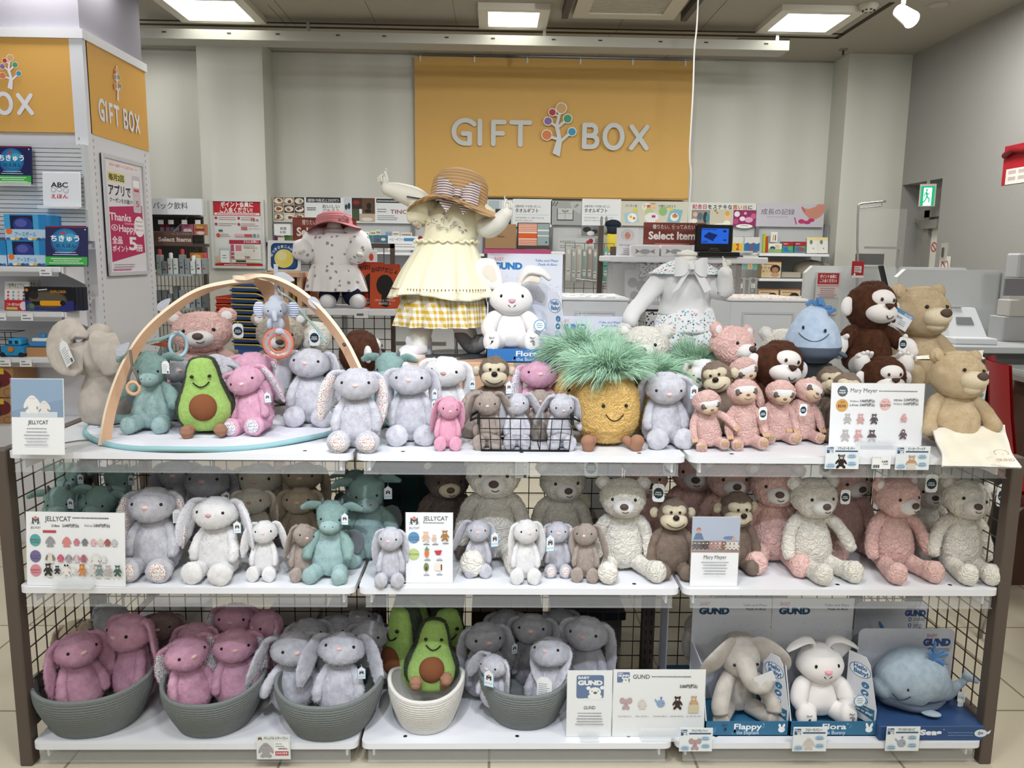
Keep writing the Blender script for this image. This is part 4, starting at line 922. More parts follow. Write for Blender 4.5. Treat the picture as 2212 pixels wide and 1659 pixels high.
def sel(p,bigc='e8e0da'): p.text('贈りたい、使ってみたい',50,11,6,bigc,width=64,bold=.01)
WOODS=wavy('reddish_wood_print','8a4c44','7a4038',4,'Z',6,.3,.7,.6)
WOODD=wavy('brown_wood_print','5f4640','54403a',4,'Z',6,.3,.7,.6)
def script_text(p,s,u,v,hh,w,c):
 p.text(s,u,v,hh,c,width=w,bold=.035)
pbox('shop_card',330,500,415,531,Y-.28,.006,WOODD,'dark brown wood-print Select Items sign on the far left rack','sign',None,lambda p:(p.text('い、使ってみたい',75,8,4.5,'a8988e',width=50),script_text(p,'Select Items',56,25,11,84,'c4b8ae')),win=(0,0,100,36))
c=at(372,500,Y-.27); MB().rod((0,.003,size_at(330,500,415,531,Y-.28)[2]-.01),(0,.28,zc-size_at(330,500,415,531,Y-.28)[0].z),.004,CHROME).obj('hanger',None,bpy.data.objects['shop_card'])
rg=random.Random(5)
names=['white bottle with red cap','white bottle with a red top','white carton','tall white carton with green print','slim white carton','grey carton','grey and black carton']
xs=[338,350,362,374,387,399,411,424,436]
for i,px in enumerate(xs):
 hh=rg.choice([28,34,42,50]); c_=rg.choice(['d4d8da','c9cccc','a9b0b2','8e9698','dcdfe0'])
 t=pbox('lotion_carton' if i%2 else 'lotion_bottle',px,592-hh,px+10,592,Y-.2,.05,c_,'%s container on the upper glass shelf, %s'%(['pale','white','grey'][i%3],['first','second','third','fourth','fifth','sixth','seventh','eighth','ninth'][i]+' from the gondola'),'toiletry','toiletries on the upper glass shelf',lambda p,i=i:p.rect(2,6,7,7,['6fae4a','3a3e40','b84a50'][i%3]).rect(2,4,5,4.6,'6a7072'),win=(0,0,10,10))
 if i%2==0: lathe_obj('cap',[(.012,0),(.012,.03),(.006,.035),(.001,.035)],M(['b8404a','dfe2e2'][i%4//2]),t,(0,.025,size_at(px,592-hh,px+10,592,Y-.2)[2]),n=12)
for i,px in enumerate(xs):
 hh=rg.choice([30,38,46]); c_=rg.choice(['bfc4c6','8a9294','5c6264','d0d2d2','b83a2c' if i==0 else '6f7678'])
 pbox('lotion_carton',px,665-hh,px+10,665,Y-.2,.05,c_,'%s carton on the lower glass shelf, %s'%('slim',['first','second','third','fourth','fifth','sixth','seventh','eighth','ninth'][i]+' from the gondola'),'toiletry','toiletries on the lower glass shelf',lambda p:p.rect(2,6,7,7,'4a5052').rect(2,4,5,4.6,'6a7072'),win=(0,0,10,10))
pbox('baby_food_pack',410,546,440,562,Y-.12,.03,'c87838','orange pack with a white bottle stopper on the far left rack','pack',None,lambda p:p.disc(5,5,3,'e0c070'),win=(0,0,10,10))
def member(p):
 p.rect(458,432,570,578,'d6d9d6').rrect(463,433,564,466,2,'b4242c').text('ポイント会員に',514,446,9,'f2ecec',width=70,bold=.03).text('ご入会ください!',512,458,9,'f2ecec',width=70,bold=.03).rect(465,459.5,562,464.5,'e6dcdc').lines(470,462,556,1,2,2,'b4606a',seed=2)
 for k,(u,v) in enumerate(((468,471),(517,471),(468,484),(517,484))): p.disc(u,v,3,'a83a48').lines(u+6,v-1,u+44,2,4,1.2,'a8606a',seed=k)
 p.text('10',548,477,7,'b03a44',bold=.03).text('倍',557,477,4,'b03a44').text('300',528,496,7,'b03a44',bold=.03).text('ポイントプレゼント',551,495,3,'a8606a',width=24).rect(473,496,482,500,'3c6a58').disc(472,508,4.5,'c8502c').lines(478,506,500,2,4,1.2,'a8606a')
 p.rect(507,505,526,511,'dca4a8').rect(528,505,545,511,'c0505a').disc(550,508,3,'7a8088',4).disc(558,508,3,'a0a6ac',4)
 p.rect(495,518,563,526,'a8304a').text('さらにお得に!',542,524,5,'f0e4e4',width=32,bold=.02).rect(499,527,563,560,'dedbd4').rect(498,528,505,543,'b8506a').rect(498,545,505,551,'b8506a').rect(498,553,505,559,'b8506a').rect(508,529,521,542,'c87a8c').lines(525,531,558,2,4,1.4,'6a5a60').text('5',548,543,5,'a8304a',bold=.02).text('200',533,558,5.5,'a8304a',bold=.03)
 p.rrect(474,536,495,568,2,'c6cad0').rect(475,541,494,567,'eceef0').lines(479,552,491,2,5,1.6,'5a5e66').disc(470,560,4,'d8b49c',8).rect(500,561,562,567,'d4dcc0').rect(508,562,530,566,'2c3028').rrect(463,569,566,575,2,'b4242c').lines(482,572,548,1,3,1.8,'e8d0d0')
t=board(458,432,570,578,YC-.015,'framed red and white membership poster on the left wall pilaster',member,name='framed_poster',cat='poster',group=None,th=.01)
c,w,h=size_at(456,430,572,580,YC-.02); MB().rim(-w/2,w/2,-.006,h-.006,.018,-.008,.006).obj('frame',M('d2d3d0'),t)
RY=3.95
t=thing('mesh_rack','brown steel mesh rack standing behind the display, left of the yellow dress','rack',(0,0,0))
x0=at(576,560,RY).x; x1=at(852,600,RY).x; zt=at(700,525,RY).z
b=MB().box(x0,x0+.02,RY,RY+.03,0,zt).box(x1-.02,x1,RY,RY+.03,0,zt).box(x0,x1,RY,RY+.03,zt-.02,zt)
for k in range(30): z=.3+k*.033; b.box(x1-.016,x1-.004,RY-.001,RY,z,z+.016,M('1c1815'))
b.obj('frame',BROWN,t)
def grid(b,x0,x1,y,z0,z1,sx,sz,th=.003,mt=None):
 n=int((x1-x0)/sx); m=int((z1-z0)/sz)
 for i in range(n+1): x=x0+(x1-x0)*i/n; b.box(x-th/2,x+th/2,y,y+th,z0,z1,mt)
 for j in range(m+1): z=z0+(z1-z0)*j/m; b.box(x0,x1,y,y+th,z-th/2,z+th/2,mt)
b=MB(); grid(b,x0,x1,RY+.01,.1,zt,.05,.05,.004); b.obj('wire_grid',BROWN,t)
zs=at(760,667,RY-.35).z
xs0=at(640,667,RY-.35).x; xs1=at(852,667,RY-.35).x
MB().bbox(xs0,xs1,RY-.35,RY-.005,zs-.03,zs,SHELFW).obj('shelf',None,t)
for px in (645,780): x=at(px,675,RY-.36).x; MB().box(x-.03,x+.03,RY-.358,RY-.353,zs-.04,zs-.008,M('e8e8ea')).box(x-.02,x+.01,RY-.359,RY-.358,zs-.03,zs-.02,M('6a6a70')).obj('price_card',None,t)
MB().box(x1,x1+.25,RY-.0,RY+.02,zs-.2,zs-.18).obj('side_rail',mat('rail_grey','8a8a88',.4,.4),t)
ZRS=zs
def moonbook(p):
 p.rect(0,0,100,94,'eceef0').rrect(10,8,92,90,14,'123f78').rrect(16,14,86,84,12,'1c5290').disc(50,56,29,'f4e690').disc(50,56,27.5,'f2e070').disc(44,48,15,'f4ecb0')
 for i,ch in enumerate('おつきさまこんばんは'):
  a=R(-160+i*15.5); p.text(ch,50+37*math.cos(a)+0,60+38*math.sin(a),7.5,'f0f4f8',bold=.03,rot=(a+math.pi/2)*.8)
pbox('picture_book',577,519,648,585,3.7,.012,'eceef0','white square picture book with a yellow moon on navy, on the wooden rack','book',None,moonbook,win=(0,0,100,94),lean=-.12)
t=thing('wooden_book_rack','light wooden book rack under the moon picture book','rack',(0,0,0))
x0=at(572,600,3.72).x; x1=at(653,600,3.72).x; zt=at(610,588,3.72).z; zb=at(610,668,3.72).z
MB().box(x0,x1,3.66,3.9,zt-.02,zt,BIRCH).box(x0,x0+.02,3.7,3.9,.02,zt-.02,BIRCH).box(x1-.02,x1,3.7,3.9,.02,zt-.02,BIRCH).box(x0+.09,x0+.11,3.7,3.9,.5,zt-.02,BIRCH).box(x0,x1,3.7,3.9,zb-.02,zb,BIRCH).obj('frame',None,t)
bc=['b8442c','8c3a24','c8a04a','3a4a44','2f5a4a','a83a2a','c87a3a','6a6e6a']
for i in range(7):
 px=612+i*9.5; pbox('picture_book',px,[600,604,598,606,601,599,605][i],px+6,660,3.74,.14,bc[i],['thin red-brown spine first from left in the wooden rack','dark rust spine second in the wooden rack','ochre spine third in the wooden rack','dark green-grey spine fourth in the wooden rack','green spine fifth in the wooden rack','red spine sixth in the wooden rack','orange spine last in the wooden rack'][i],'book','book spines in the wooden rack',rz=.0)
def monster(p):
 p.rect(0,0,70,92,'c04a22'); t_=['お','ば','け','だ','じ']
 p.disc(35,44,20,'141010',22).poly([(28,60),(42,60),(46,86),(38,90),(26,86)],'141010')
 p.poly([(0,0),(70,0),(70,10),(0,12)],'b03c22')
 for i,ch in enumerate('おばけだじょ'): p.text(ch,8+i*10.5,17-2.5*math.sin(i),8,'161010',bold=.03)
 p.text('こわいじょ こわいじょ',35,77,4,'efe6e0',width=48).text('おばけだじょ',35,84,4,'efe6e0',width=28)
pbox('picture_book',798,570,863,666,RY-.3,.012,'b8401f','orange-red picture book with a black round shape, in front of its copy','book','orange monster picture books',monster,win=(0,0,70,92),rz=-.05,lean=-.1)
pbox('picture_book',772,566,830,664,RY-.22,.012,'b8401f','orange-red picture book half hidden behind its copy','book','orange monster picture books',monster,win=(0,0,70,92),rz=-.05,lean=-.1)
pbox('picture_book',790,540,814,566,RY-.05,.012,'dfe0e0','white leaflet with red figures behind the orange books','leaflet',None,lambda p:p.disc(5,6,2,'c84a30',3),win=(0,0,10,10))
pbox('shop_sign',632,470,770,525,RY+.0,.008,WOODS,'reddish wood-print Select Items sign behind the pink hat','sign',None,lambda p:(p.text('贈りたい、使ってみたい',50,11,6.5,'e8e0da',width=66,bold=.01),script_text(p,'Select Items',50,29,13.5,86,'f4efec')),win=(0,0,110,40))
t=None
for i in range(11):
 y_=620+i*12.2; c=at(548,y_+14,4.3); wx=at(572,700,4.3).x-at(500,700,4.3).x
 b=thing('shopping_basket',['topmost','second','third','fourth','fifth','sixth','seventh','eighth','ninth','tenth','lowest visible'][i]+' blue basket with a yellow handle in the tall stack','basket',(at(538,700,4.3).x,4.3,c.z),group='stacked blue baskets')
 w=wx/2; MB().add([(-w*.92,0,0),(w*.92,0,0),(w,0,.05),(-w,0,.05),(-w*.92,.28,0),(w*.92,.28,0),(w,.3,.05),(-w,.3,.05)],[(0,1,2,3),(1,5,6,2),(5,4,7,6),(4,0,3,7),(0,4,5,1)],M('3a5f9c')).box(-w-.005,w+.005,-.008,0,.04,.05,M('34558e')).obj('bin',None,b)
 pp=[(-w,-.01,.03),(-w*.9,-.03,.033),(w*.6,-.035,.03),(w*.95,-.02,.015),(w,-.01,.0)]
 MB().path(pp,.0035).obj('handle',M('c9a83c'),b)
 if i==10: MB().box(-w*.7,w*.7,-.002,.002,-.06,0).obj('lower_rim',M('3a5f9c'),b)
for i in range(3):
 c=at(490,645+i*14+12,4.35); w=.058
 b=thing('shopping_basket',['topmost red basket beside the blue stack','middle red basket beside the blue stack','lowest red basket beside the blue stack'][i],'basket',(c.x,4.35,c.z),group='stacked red baskets')
 MB().add([(-w*.92,0,0),(w*.92,0,0),(w,0,.04),(-w,0,.04),(-w*.92,.25,0),(w*.92,.25,0),(w,.26,.04),(-w,.26,.04)],[(0,1,2,3),(1,5,6,2),(5,4,7,6),(4,0,3,7),(0,4,5,1)],M('b8321f')).obj('bin',None,b)
 MB().path([(-w,-.01,.03),(0,-.02,.033),(w,-.01,.02)],.003).obj('handle',M('c86a30'),b)
z0=at(538,768,4.3).z
solo(MB().box(at(455,760,4.25).x,at(585,760,4.25).x,4.24,4.7,0,z0+.0,M('b9aa90')).obj('low_cabinet'),'low beige stand under the blue and red basket stacks','stand')
CY=3.75
t=thing('display_counter','white open counter carrying the small screen and white boxes','counter',(0,0,0))
x0=at(1318,562,CY).x; x1=at(1660,562,CY).x; zt=at(1490,554,CY).z
MB().bbox(x0,x1,CY,CY+.42,zt-.03,zt,SHELFW,.005).obj('top',None,t)
zc2=at(1450,660,CY).z
MB().bbox(x0+.02,x1-.02,CY+.02,CY+.42,zc2-.02,zc2,SHELFW,.003).obj('shelf',None,t)
MB().box(x0-.005,x0+.02,CY+.4,CY+.43,0,zt+.15).box(x1-.02,x1,CY+.4,CY+.43,0,zt-.03).obj('post',BROWN,t)
b=MB(); grid(b,x0,x1,CY+.425,.2,zt,.05,.05,.003); b.obj('wire_grid',BROWN,t)
b=MB()
MB().box(x0+.02,x1-.04,CY+.03,CY+.2,zc2+.002,zt-.035,FILM).obj('film_cover',None,t)
TOILE=pattern('black_white_print','e6e6ea',('20242c','e0e0e4','3a4048','e6e6ea','50565e'),90)
MB().box(at(1540,600,CY+.05).x,at(1582,600,CY+.05).x,CY+.21,CY+.23,zc2,zt-.03,TOILE).box(at(1396,600,CY+.05).x,at(1450,600,CY+.05).x,CY+.21,CY+.23,zt-.1,zt-.03,TOILE).box(x0+.03,at(1395,600,CY+.05).x,CY+.3,CY+.31,zc2,zt-.035,mat('film_grey','c4c6ca',.3,.5)).obj('print_panel',None,t)
pr=None
pbox('gift_pouch',1352,583,1400,652,CY+.22,.05,'c6c6cc','clear pouch of grey leaf-pattern cloth inside the white counter','pouch',None,lambda p:(p.rect(0,0,10,10,'d2d2d8'),p.disc(3,4,2.2,'8a8a90',1.6),p.disc(7,5,2.4,'86868c',1.8),p.disc(4,8,2,'8f8f95',1.4),p.disc(7,2,1.6,'9a9aa0',1.1)),win=(0,0,10,10))
pbox('baby_kit_box',1536,618,1580,655,CY+.25,.08,'d8d0c8','cream box with a blue dot and red square beside the white shirt','box',None,lambda p:p.disc(2,4,1.3,'7fa8d0').rect(4.5,2,8.5,6,'d0402c'),win=(0,0,10,10))
pbox('toile_box',1395,675,1580,720,CY+.0,.2,TOILE,'black and white printed box low in the counter behind the flowered shorts','box')
def bp(p): p.rect(0,0,48,66,'ececf2').disc(24,16,15,'d6dce0',13).disc(24,18,10,'f0dcd8',11).disc(24,17,6.5,'d8a090',8).disc(22,16,.8,'3a2a2a').disc(27,17,.8,'3a2a2a').text('made in Japan',18,39,3.4,'6a7aa8').lines(11,46,40,5,4,1.1,'8a8a92',al='c')
pbox('photo_card',1332,492,1379,557,CY+.06,.004,'ececf2','white card with a baby portrait on the white counter','card',None,bp,win=(0,0,48,66),lean=-.04)
def candy(p): p.disc(31,14,11,'a9abae',5.5).poly([(21,14),(10,8),(12,14),(9,19)],'8e9094').poly([(41,14),(52,8),(50,14),(53,19)],'8e9094').text('KINEN',31,24,2,'9a9aa0')
for i,(a,b_) in enumerate(((1362,1425),(1428,1492))): pbox('candy_box',a,530,b_,557,CY+.01,.09,'e9e9ee',['left white box with a grey wrapped-candy drawing','right white box with a grey wrapped-candy drawing'][i],'box','white candy-print boxes',candy,win=(0,0,62,28))
pbox('shop_sign',1390,481,1525,529,CY+.16,.006,WOODS,'reddish wood-print Select Items sign behind the small screen','sign',None,lambda p:(p.text('贈りたい、使ってみたい',53,11,6.5,'f0e8e4',width=74,bold=.01),script_text(p,'Select Items',54,30,14,90,'f6f2f0')),win=(0,0,110,40))
t=thing('sign_stand','pinkish clear acrylic sign foot under the reddish sign','stand',at(1450,556,CY+.12)); t.location.z=zt; MB().box(-.08,.08,-.01,.02,0,.06,clear('pink_clear','e0a8a0',.4)).obj('foot',None,t)
c,w,h=size_at(1502,486,1584,547,CY+.02)
t=thing('portable_screen','black portable DVD player with a blue picture on the white counter','screen',(c.x,c.y,zt+.018),rot=(0,0,R(4)))
MB().bbox(-w/2,w/2,0,.02,.005,h,BLACK,.004).obj('lid',None,t)
MB().bbox(-w/2,w/2+.02,-.05,.1,-.018,.004,BLACK,.004).obj('keyboard_base',None,t)
pr=Print(1502,486,1584,547,w,h,-.001); S=mat('screen_blue','0c1a40',.3,emit=('1b58c0',1.0)); pr.rect(1514,494,1574,527,S); dk=mat('screen_dark','061030',.3,emit=('0c2a70',.5))
pr.poly([(1520,510),(1530,502),(1550,508),(1541,519)],dk).poly([(1520,510),(1541,519),(1541,522),(1520,513)],dk).lines(1515,496.5,1560,1,3,1.6,dk).text('5,500',1522,525,4,dk,bold=.03).disc(1565,500,4,dk,2.5).disc(1566,519,4,dk,1.6).text('GREEN HOUSE',1543,538,1.5,'a0a0a4',width=17).rect(1530,541,1556,542,'7a7a80'); pr.obj(t,'screen_picture')
t=thing('rack_hook_bar','chrome hook bar holding the row of mint and clear packages','rack',(0,0,0))
Yk=4.5; MB().rod(at(1222,600,Yk),at(1318,612,Yk),.008,CHROME).obj('bar',None,t)
b=MB(); x0=at(1218,700,Yk+.1).x; x1=at(1322,700,Yk+.1).x; grid(b,x0,x1,Yk+.12,.2,at(1300,525,Yk).z,.05,.05,.003); b.obj('wire_grid',BROWN,t)
MB().box(x1-.02,x1+.02,Yk+.1,Yk+.13,0,at(1315,532,Yk).z).obj('post',BROWN,t)
cs=['c9ccca','b9bdbb','c8c4be','9fb0aa','b0a49c','a8b4b0','8fa8a2','6fb8ac']
for i in range(8): 
 px=1222+i*11.5; c,w,h=size_at(px,532+(i%2)*6,px+11,606+(i%3)*3,Yk-.02+.01*i)
 t=thing('hanging_pack',['leftmost grey','second pale','third beige','fourth grey-green','fifth brownish','sixth grey','seventh sage','rightmost mint'][i]+' slim package on the hook bar behind the boxes','pack',c,group='slim packages on hook bar')
 MB().box(-w/2,w/2,0,.02,0,h,mat('pack_%d'%i,cs[i],.25,.5)).obj('pouch',None,t); pr=Print(0,0,10,40,w,h,0); pr.disc(5,6,2.6,'e6e2de',3).rect(2,26,8,34,'d8dcd8').rect(3,28,7,29,'5a5e5c'); pr.obj(t)
def cabinet(px0,py0,px1,pyt,lab,pat):
 Y=3.25; x0=at(px0,pyt,Y).x; x1=at(px1,pyt,Y).x; z=at((px0+px1)/2,pyt,Y).z
 t=thing('storage_cabinet',lab,'cabinet',((x0+x1)/2,Y,0)); w=(x1-x0)/2
 MB().bbox(-w,w,0,.4,.0,z,mat('cabinet_white','d4d7dc',.4,.35),.004).obj('body',None,t)
 b=MB().bbox(-w-.004,w+.004,-.006,.4,z+.001,z+.012,WHITE,.003).box(-w,w,0,.4,z+.012,z+.0135,pat); b.obj('top',None,t)
 b=MB().rim(-w+.05,w-.05,z-.4,z-.042,.008,-.004,.002); b.obj('panel_moulding',mat('cabinet_moulding','c4c8ce',.4,.35),t)
DOTS=pattern('grey_dots','e9ebf2',('6a8a9c','8a9a8c','e9ebf2','7a7f8a','c8ccd6','e9ebf2'),30)
cabinet(1215,637,1357,650,'white cabinet with a dotted top behind the blue rabbit box',DOTS)
cabinet(1578,637,1744,652,'white cabinet with a flowered top left of the whale plush',FLORALW)
PART=mat('partition_white','d6d9db',.5,.3)
def part_panel(px0,pyt,px1,Y,lab,th=.04,cz=.0):
 x0=at(px0,pyt,Y).x; x1=at(px1,pyt,Y).x; z=at((px0+px1)/2,pyt,Y).z; c=.04
 V=[(x0,Y,0),(x1,Y,0),(x1,Y,z-c),(x1-c,Y,z),(x0+c,Y,z),(x0,Y,z-c)]; W_=[(a,Y+th,b_) for a,_,b_ in V]
 b=MB().add(V+W_,[(0,1,2,3,4,5),(11,10,9,8,7,6)]+[(i,i+6,(i+1)%6+6,(i+1)%6) for i in range(6)]); 
 return solo(b.obj('partition_panel',PART),lab,'partition','white counter partitions')
part_panel(1741,576,2100,4.6,'white partition panel with chamfered corners behind the brown monkey plush')
part_panel(1940,583,2187,4.1,'white partition panel behind the printer at right')
solo(MB().box(at(2163,600,4.09).x,at(2163,600,4.09).x+.004,4.092,4.098,.7,at(2163,590,4.09).z,M('8c8e8e')).obj('panel_joint'),'thin dark joint line on the right partition panel','joint strip')
def mem2(p):
 p.rect(0,0,50,60,'cfc9c8').rect(2,2,48,28,'a8303a').text('ポイント会員に',25,13,6.5,'ecdede',width=36,bold=.03).text('ご入会ください!',25,23,6.5,'ecdede',width=36,bold=.03).rect(2,29,48,34,'c8a0a0').lines(3,38,46,5,5,1.6,'a8606a',al='c')
pbox('framed_poster',1762,588,1812,680,4.58,.012,'c4c6c6','small framed red and white membership poster on the left white partition','poster',None,mem2,win=(0,0,50,100))
Y=4.45; t=thing('hanging_shield','clear hanging shield on a bent chrome stand above the partition','screen',(0,0,0))
pts=[Vector((at(1850,640,Y).x,Y,0)),at(1850,640,Y),at(1852,520,Y),at(1854,450,Y),at(1858,441,Y),at(1880,438,Y),at(1913,435,Y)]
MB().path([tuple(p) for p in crom([tuple(p) for p in pts],30)],.006).obj('stand',CHROME,t)
b=MB().rod(at(1858,449,Y),at(1905,446,Y),.003); b.rod(at(1905,436,Y),at(1905,446,Y),.003); b.obj('hook_wire',CHROME,t)
a=at(1856,450,Y); c=at(1944,640,Y); MB().box(a.x,c.x,Y,Y+.003,c.z,a.z,clear('thin_sheet','e6e8e6',.10)).obj('sheet',None,t)
pbox('wall_terminal',1852,548,1910,572,4.55,.03,'202022','black screen above the white partition near the clear shield','screen')
solo(MB().box(*(lambda a,c:(a.x,c.x,4.58,4.6,c.z,c.z+.012))(at(1870,538,4.58),at(1948,538,4.58)),M('8f8f8c')).box(*(lambda a,c:(a.x-.012,a.x,4.58,4.6,at(1948,578,4.58).z,a.z))(at(1948,538,4.58),0),M('8f8f8c')).obj('grey_bracket_frame'),'thin grey frame bracket above the partition','frame')
pbox('red_tag_sign',1840,564,1866,600,4.438,.004,'b02c38','small red and white sign on the shield pole','sign',None,lambda p:p.rect(2,3,8,7,'e0d4d0').lines(2.4,4,7.6,3,1.3,.5,'8a3038').rect(0,8.6,10,10,'e6e2e0').disc(2.5,8,.8,'f0e4e4'),win=(0,0,10,10))
t=thing('tablet_stand','dark tablet leaning on a stand behind the brown monkey plush','tablet',at(1918,640,4.3),rot=(0,R(-18),0)); MB().box(-.006,.006,-.02,.02,-.1,.17,M('2a2c30')).obj('tablet',None,t); MB().rod((0.36,0,-t.location.z),(0.01,0,0),.01).obj('stand',CHROME,t)
solo(MB().bbox(at(2040,745,3.6).x,XR-.01,3.55,4.08,at(2150,747,3.6).z-.03,at(2150,747,3.6).z,mat('counter_top','c2c6c8',.35,.4)).box(at(2040,745,3.6).x+.05,XR-.01,3.65,4.08,0,at(2150,747,3.6).z-.03,mat('counter_body','8d8f90',.6,.2)).obj('service_counter'),'white service counter under the printer at right','counter')
zc3=at(2150,747,3.6).z
c=at(2092,745,3.7); t=thing('receipt_printer','white printer device with an open grey slot on the counter at right','printer',(c.x,3.75,zc3),rot=(0,0,R(-6)))
MB().bbox(-.09,.1,-.12,.1,0,.03,M('d8dce2'),.004).obj('base',None,t)
MB().add([(-.085,-.05,.03),(.085,-.05,.03),(.065,.05,.16),(-.065,.05,.16),(-.085,.09,.03),(.085,.09,.03),(.065,.09,.16),(-.065,.09,.16)],[(0,1,2,3),(1,5,6,2),(5,4,7,6),(4,0,3,7),(3,2,6,7)],M('dde1e8')).obj('upper_body',None,t)
MB().add([(-.04,-.012,.085),(.04,-.012,.085),(.035,.014,.118),(-.035,.014,.118)],[(0,1,2,3)],M('7c8084')).obj('slot',None,t); MB().box(-.05,-.0,.04,.06,.161,.17,M('c9cdd2')).obj('lever',None,t)
t=thing('glass_table','glass-topped brown table cut by the right edge behind the red chair','table',(0,0,0))
a=at(2150,800,3.3); a.x+=.12; MB().bbox(a.x,XR-.05,3.2,3.5,a.z-.02,a.z,clear('glass_sheet','cfd8d8',.35)).obj('glass_top',None,t)
MB().bbox(a.x,XR-.05,3.22,3.5,a.z-.05,a.z-.022,M('8f8c88')).obj('under_board',None,t); MB().box(a.x+.1,XR-.1,3.4,3.5,0,a.z-.05,mat('table_brown','5a4238',.6,.2)).obj('leg_panel',None,t)
t=thing('desk_goods','pale wire organiser and cups on the counter at the right edge','organiser',at(2195,700,3.8)); t.location.z=zc3
MB().bbox(-.06,.08,0,.12,0,.12,M('a8a8aa'),.004).bbox(-.04,.06,.0,.1,.121,.2,M('b8b4b0'),.004).obj('box_body',None,t); MB().box(-.08,.08,-.01,0,.22,.3,M('7d7a80')).obj('rack_plate',None,t); MB().bbox(-.02,.08,0,.1,.302,.42,M('b4b6ba'),.008).obj('upper_cup',None,t)
RED=mat('red_plastic','a8141a',.35,.5)
t=thing('shell_chair','red plastic shell chair with chrome legs behind the tan bear at right','chair',at(2150,1010,3.05)); zf=0
c=at(2140,900,3.0); t.location=(at(2268,900,3.05).x,3.0,0); t.rotation_euler=(0,0,R(66))
zs_=.46
def shell():
 V=[];F=[];n=14
 prof=[(-.2,.44),(-.14,.455),(0,.44),(.12,.45),(.18,.5),(.21,.58),(.235,.7),(.25,.82),(.255,.86)]
 for th in (0,.01):
  for y,z in prof:
   for i in range(n+1):
    u=i/n*2-1; wd=.215-(.03 if z>.7 else 0)*((z-.7)/.16 if z>.7 else 0); V.append((u*wd, y-.05*(abs(u)**2)*(1 if z>.5 else 0)+th*(1 if z>.5 else 0), z+.03*abs(u)**3*(1 if z<.5 else 0)-th*(1 if z<=.5 else 0)))
 m=len(prof)
 for s_ in (0,1):
  for j in range(m-1):
   for i in range(n):
    if j==6 and 5<=i<=8: continue
    a=s_*m*(n+1)+j*(n+1)+i; f=(a,a+1,a+n+2,a+n+1); F.append(f if s_ else f[::-1])
 return V,F
zk=at(2140,770,3.2).z/.86
b=MB(); V,F=shell(); b.add([(x,y,z*zk) for x,y,z in V],F,RED,True); b.obj('shell',None,t)
for sx in (-1,1):
 for sy in (-1,1): MB().path([(sx*.1,sy*.08,.43*zk),(sx*.17,sy*.13,.42*zk),(sx*.19,sy*.16,.38*zk),(sx*.22,sy*.22,0)],.011).obj('leg',CHROME,t)
# ================================================================ THE DISPLAY FIXTURE
ZT,ZM,ZB=.910,.536,.075
F0,F1,F2,F3=2.09,2.51,2.55,2.97
BX=[(-1.275,-.371),(-.361,.521),(.531,1.415)]
t=thing('display_fixture','brown steel frame with wire grid sides carrying the white plush shelves','shelf frame',(0,0,0))
for x in (-1.30,1.435):
 for y in (2.12,F3): MB().bbox(x-.0175,x+.0175,y-.02,y+.02,0,ZT+.002,BROWN,.003).obj('post',None,t)
 MB().bbox(x-.014,x+.014,2.14,F3-.02,ZT-.03,ZT+.0,BROWN,.002).bbox(x-.014,x+.014,2.14,F3-.02,.1,.13,BROWN,.002).obj('side_rail',None,t)
 b=MB()
 n=15
 for i in range(1,n+1): y=2.14+i*(F3-2.16)/n; b.box(x-.0015,x+.0015,y-.0015,y+.0015,.13,ZT-.03)
 for i in range(1,16): z=.13+i*.0485; b.box(x-.003,x,2.14,F3-.02,z-.0015,z+.0015)
 b.obj('side_grid',mat('brown_wire','4c3f33',.5,.4),t)
for x in (-1.285,-.366,.526,1.42):
 b=MB().box(x-.02,x+.02,F1+.0,F1+.035,0,ZT-.026,DBROWN)
 k=M('15110f')
 for i in range(24): z=.06+i*.034; b.box(x-.011,x-.007,F1-.001,F1,z,z+.016,k).box(x+.007,x+.011,F1-.001,F1,z,z+.016,k)
 b.obj('slotted_post',None,t)
b=MB().box(-1.28,1.42,F1+.012,F1+.03,.03,.06).box(-1.28,1.42,F1+.012,F1+.03,.35,.36); b.obj('cross_rail',DBROWN,t)
b=MB(); grid(b,-1.26,1.40,F1+.02,.06,ZT-.03,.0505,.0505,.0028); b.obj('centre_grid',mat('dark_wire','2e2822',.5,.4),t)
lab=[['left','middle','right'],]
def shelf(i,z,row,lbl):
 x0,x1=BX[i]; y0,y1=((F0,F1-.005),(F2,F3-.022))[row]
 s=thing('display_shelf',lbl,'shelf',((x0+x1)/2,0,z),group='white steel shelves of the display')
 w=(x1-x0)/2; b=MB(); r=.022
 P=[(-w+r-r*math.cos(a),y0+r-r*math.sin(a)) for a in [math.pi/2*k/5 for k in range(6)]]+[(w-r+r*math.sin(a),y0+r-r*math.cos(a)) for a in [math.pi/2*k/5 for k in range(6)]]+[(w,y1),(-w,y1)]
 n=len(P); V=[(a,b_,0) for a,b_ in P]+[(a,b_,-.0175) for a,b_ in P]; b.add(V,[tuple(range(n)),tuple(range(n,2*n))[::-1]]+[(k,k+n,(k+1)%n+n,(k+1)%n) for k in range(n)])
 b.obj('board',SHELFW,s)
 if row==0:
  b=MB()
  for u in (-.32,.0,.32): b.add([(u+.006*math.cos(a),y0+.035+.006*math.sin(a),.0004) for a in [k*math.pi/6 for k in range(12)]],[tuple(range(12))],M('24221f'))
  b.obj('screw_hole',None,s)
  bb=MB().box(-w+.02,w-.02,y0+.003,y0+.0045,-.053,-.018).box(-w+.02,w-.02,y0-.004,y0+.003,-.0535,-.0515); bb.obj('price_rail',clear('rail_clear','f2f6fa',.11,.1),s)
  MB().bbox(-w+.03,-w+.036,y0+.02,y1,-.05,-.018,SHELFW,.001).bbox(w-.036,w-.03,y0+.02,y1,-.05,-.018,SHELFW,.001).obj('bracket',None,s)
 return s
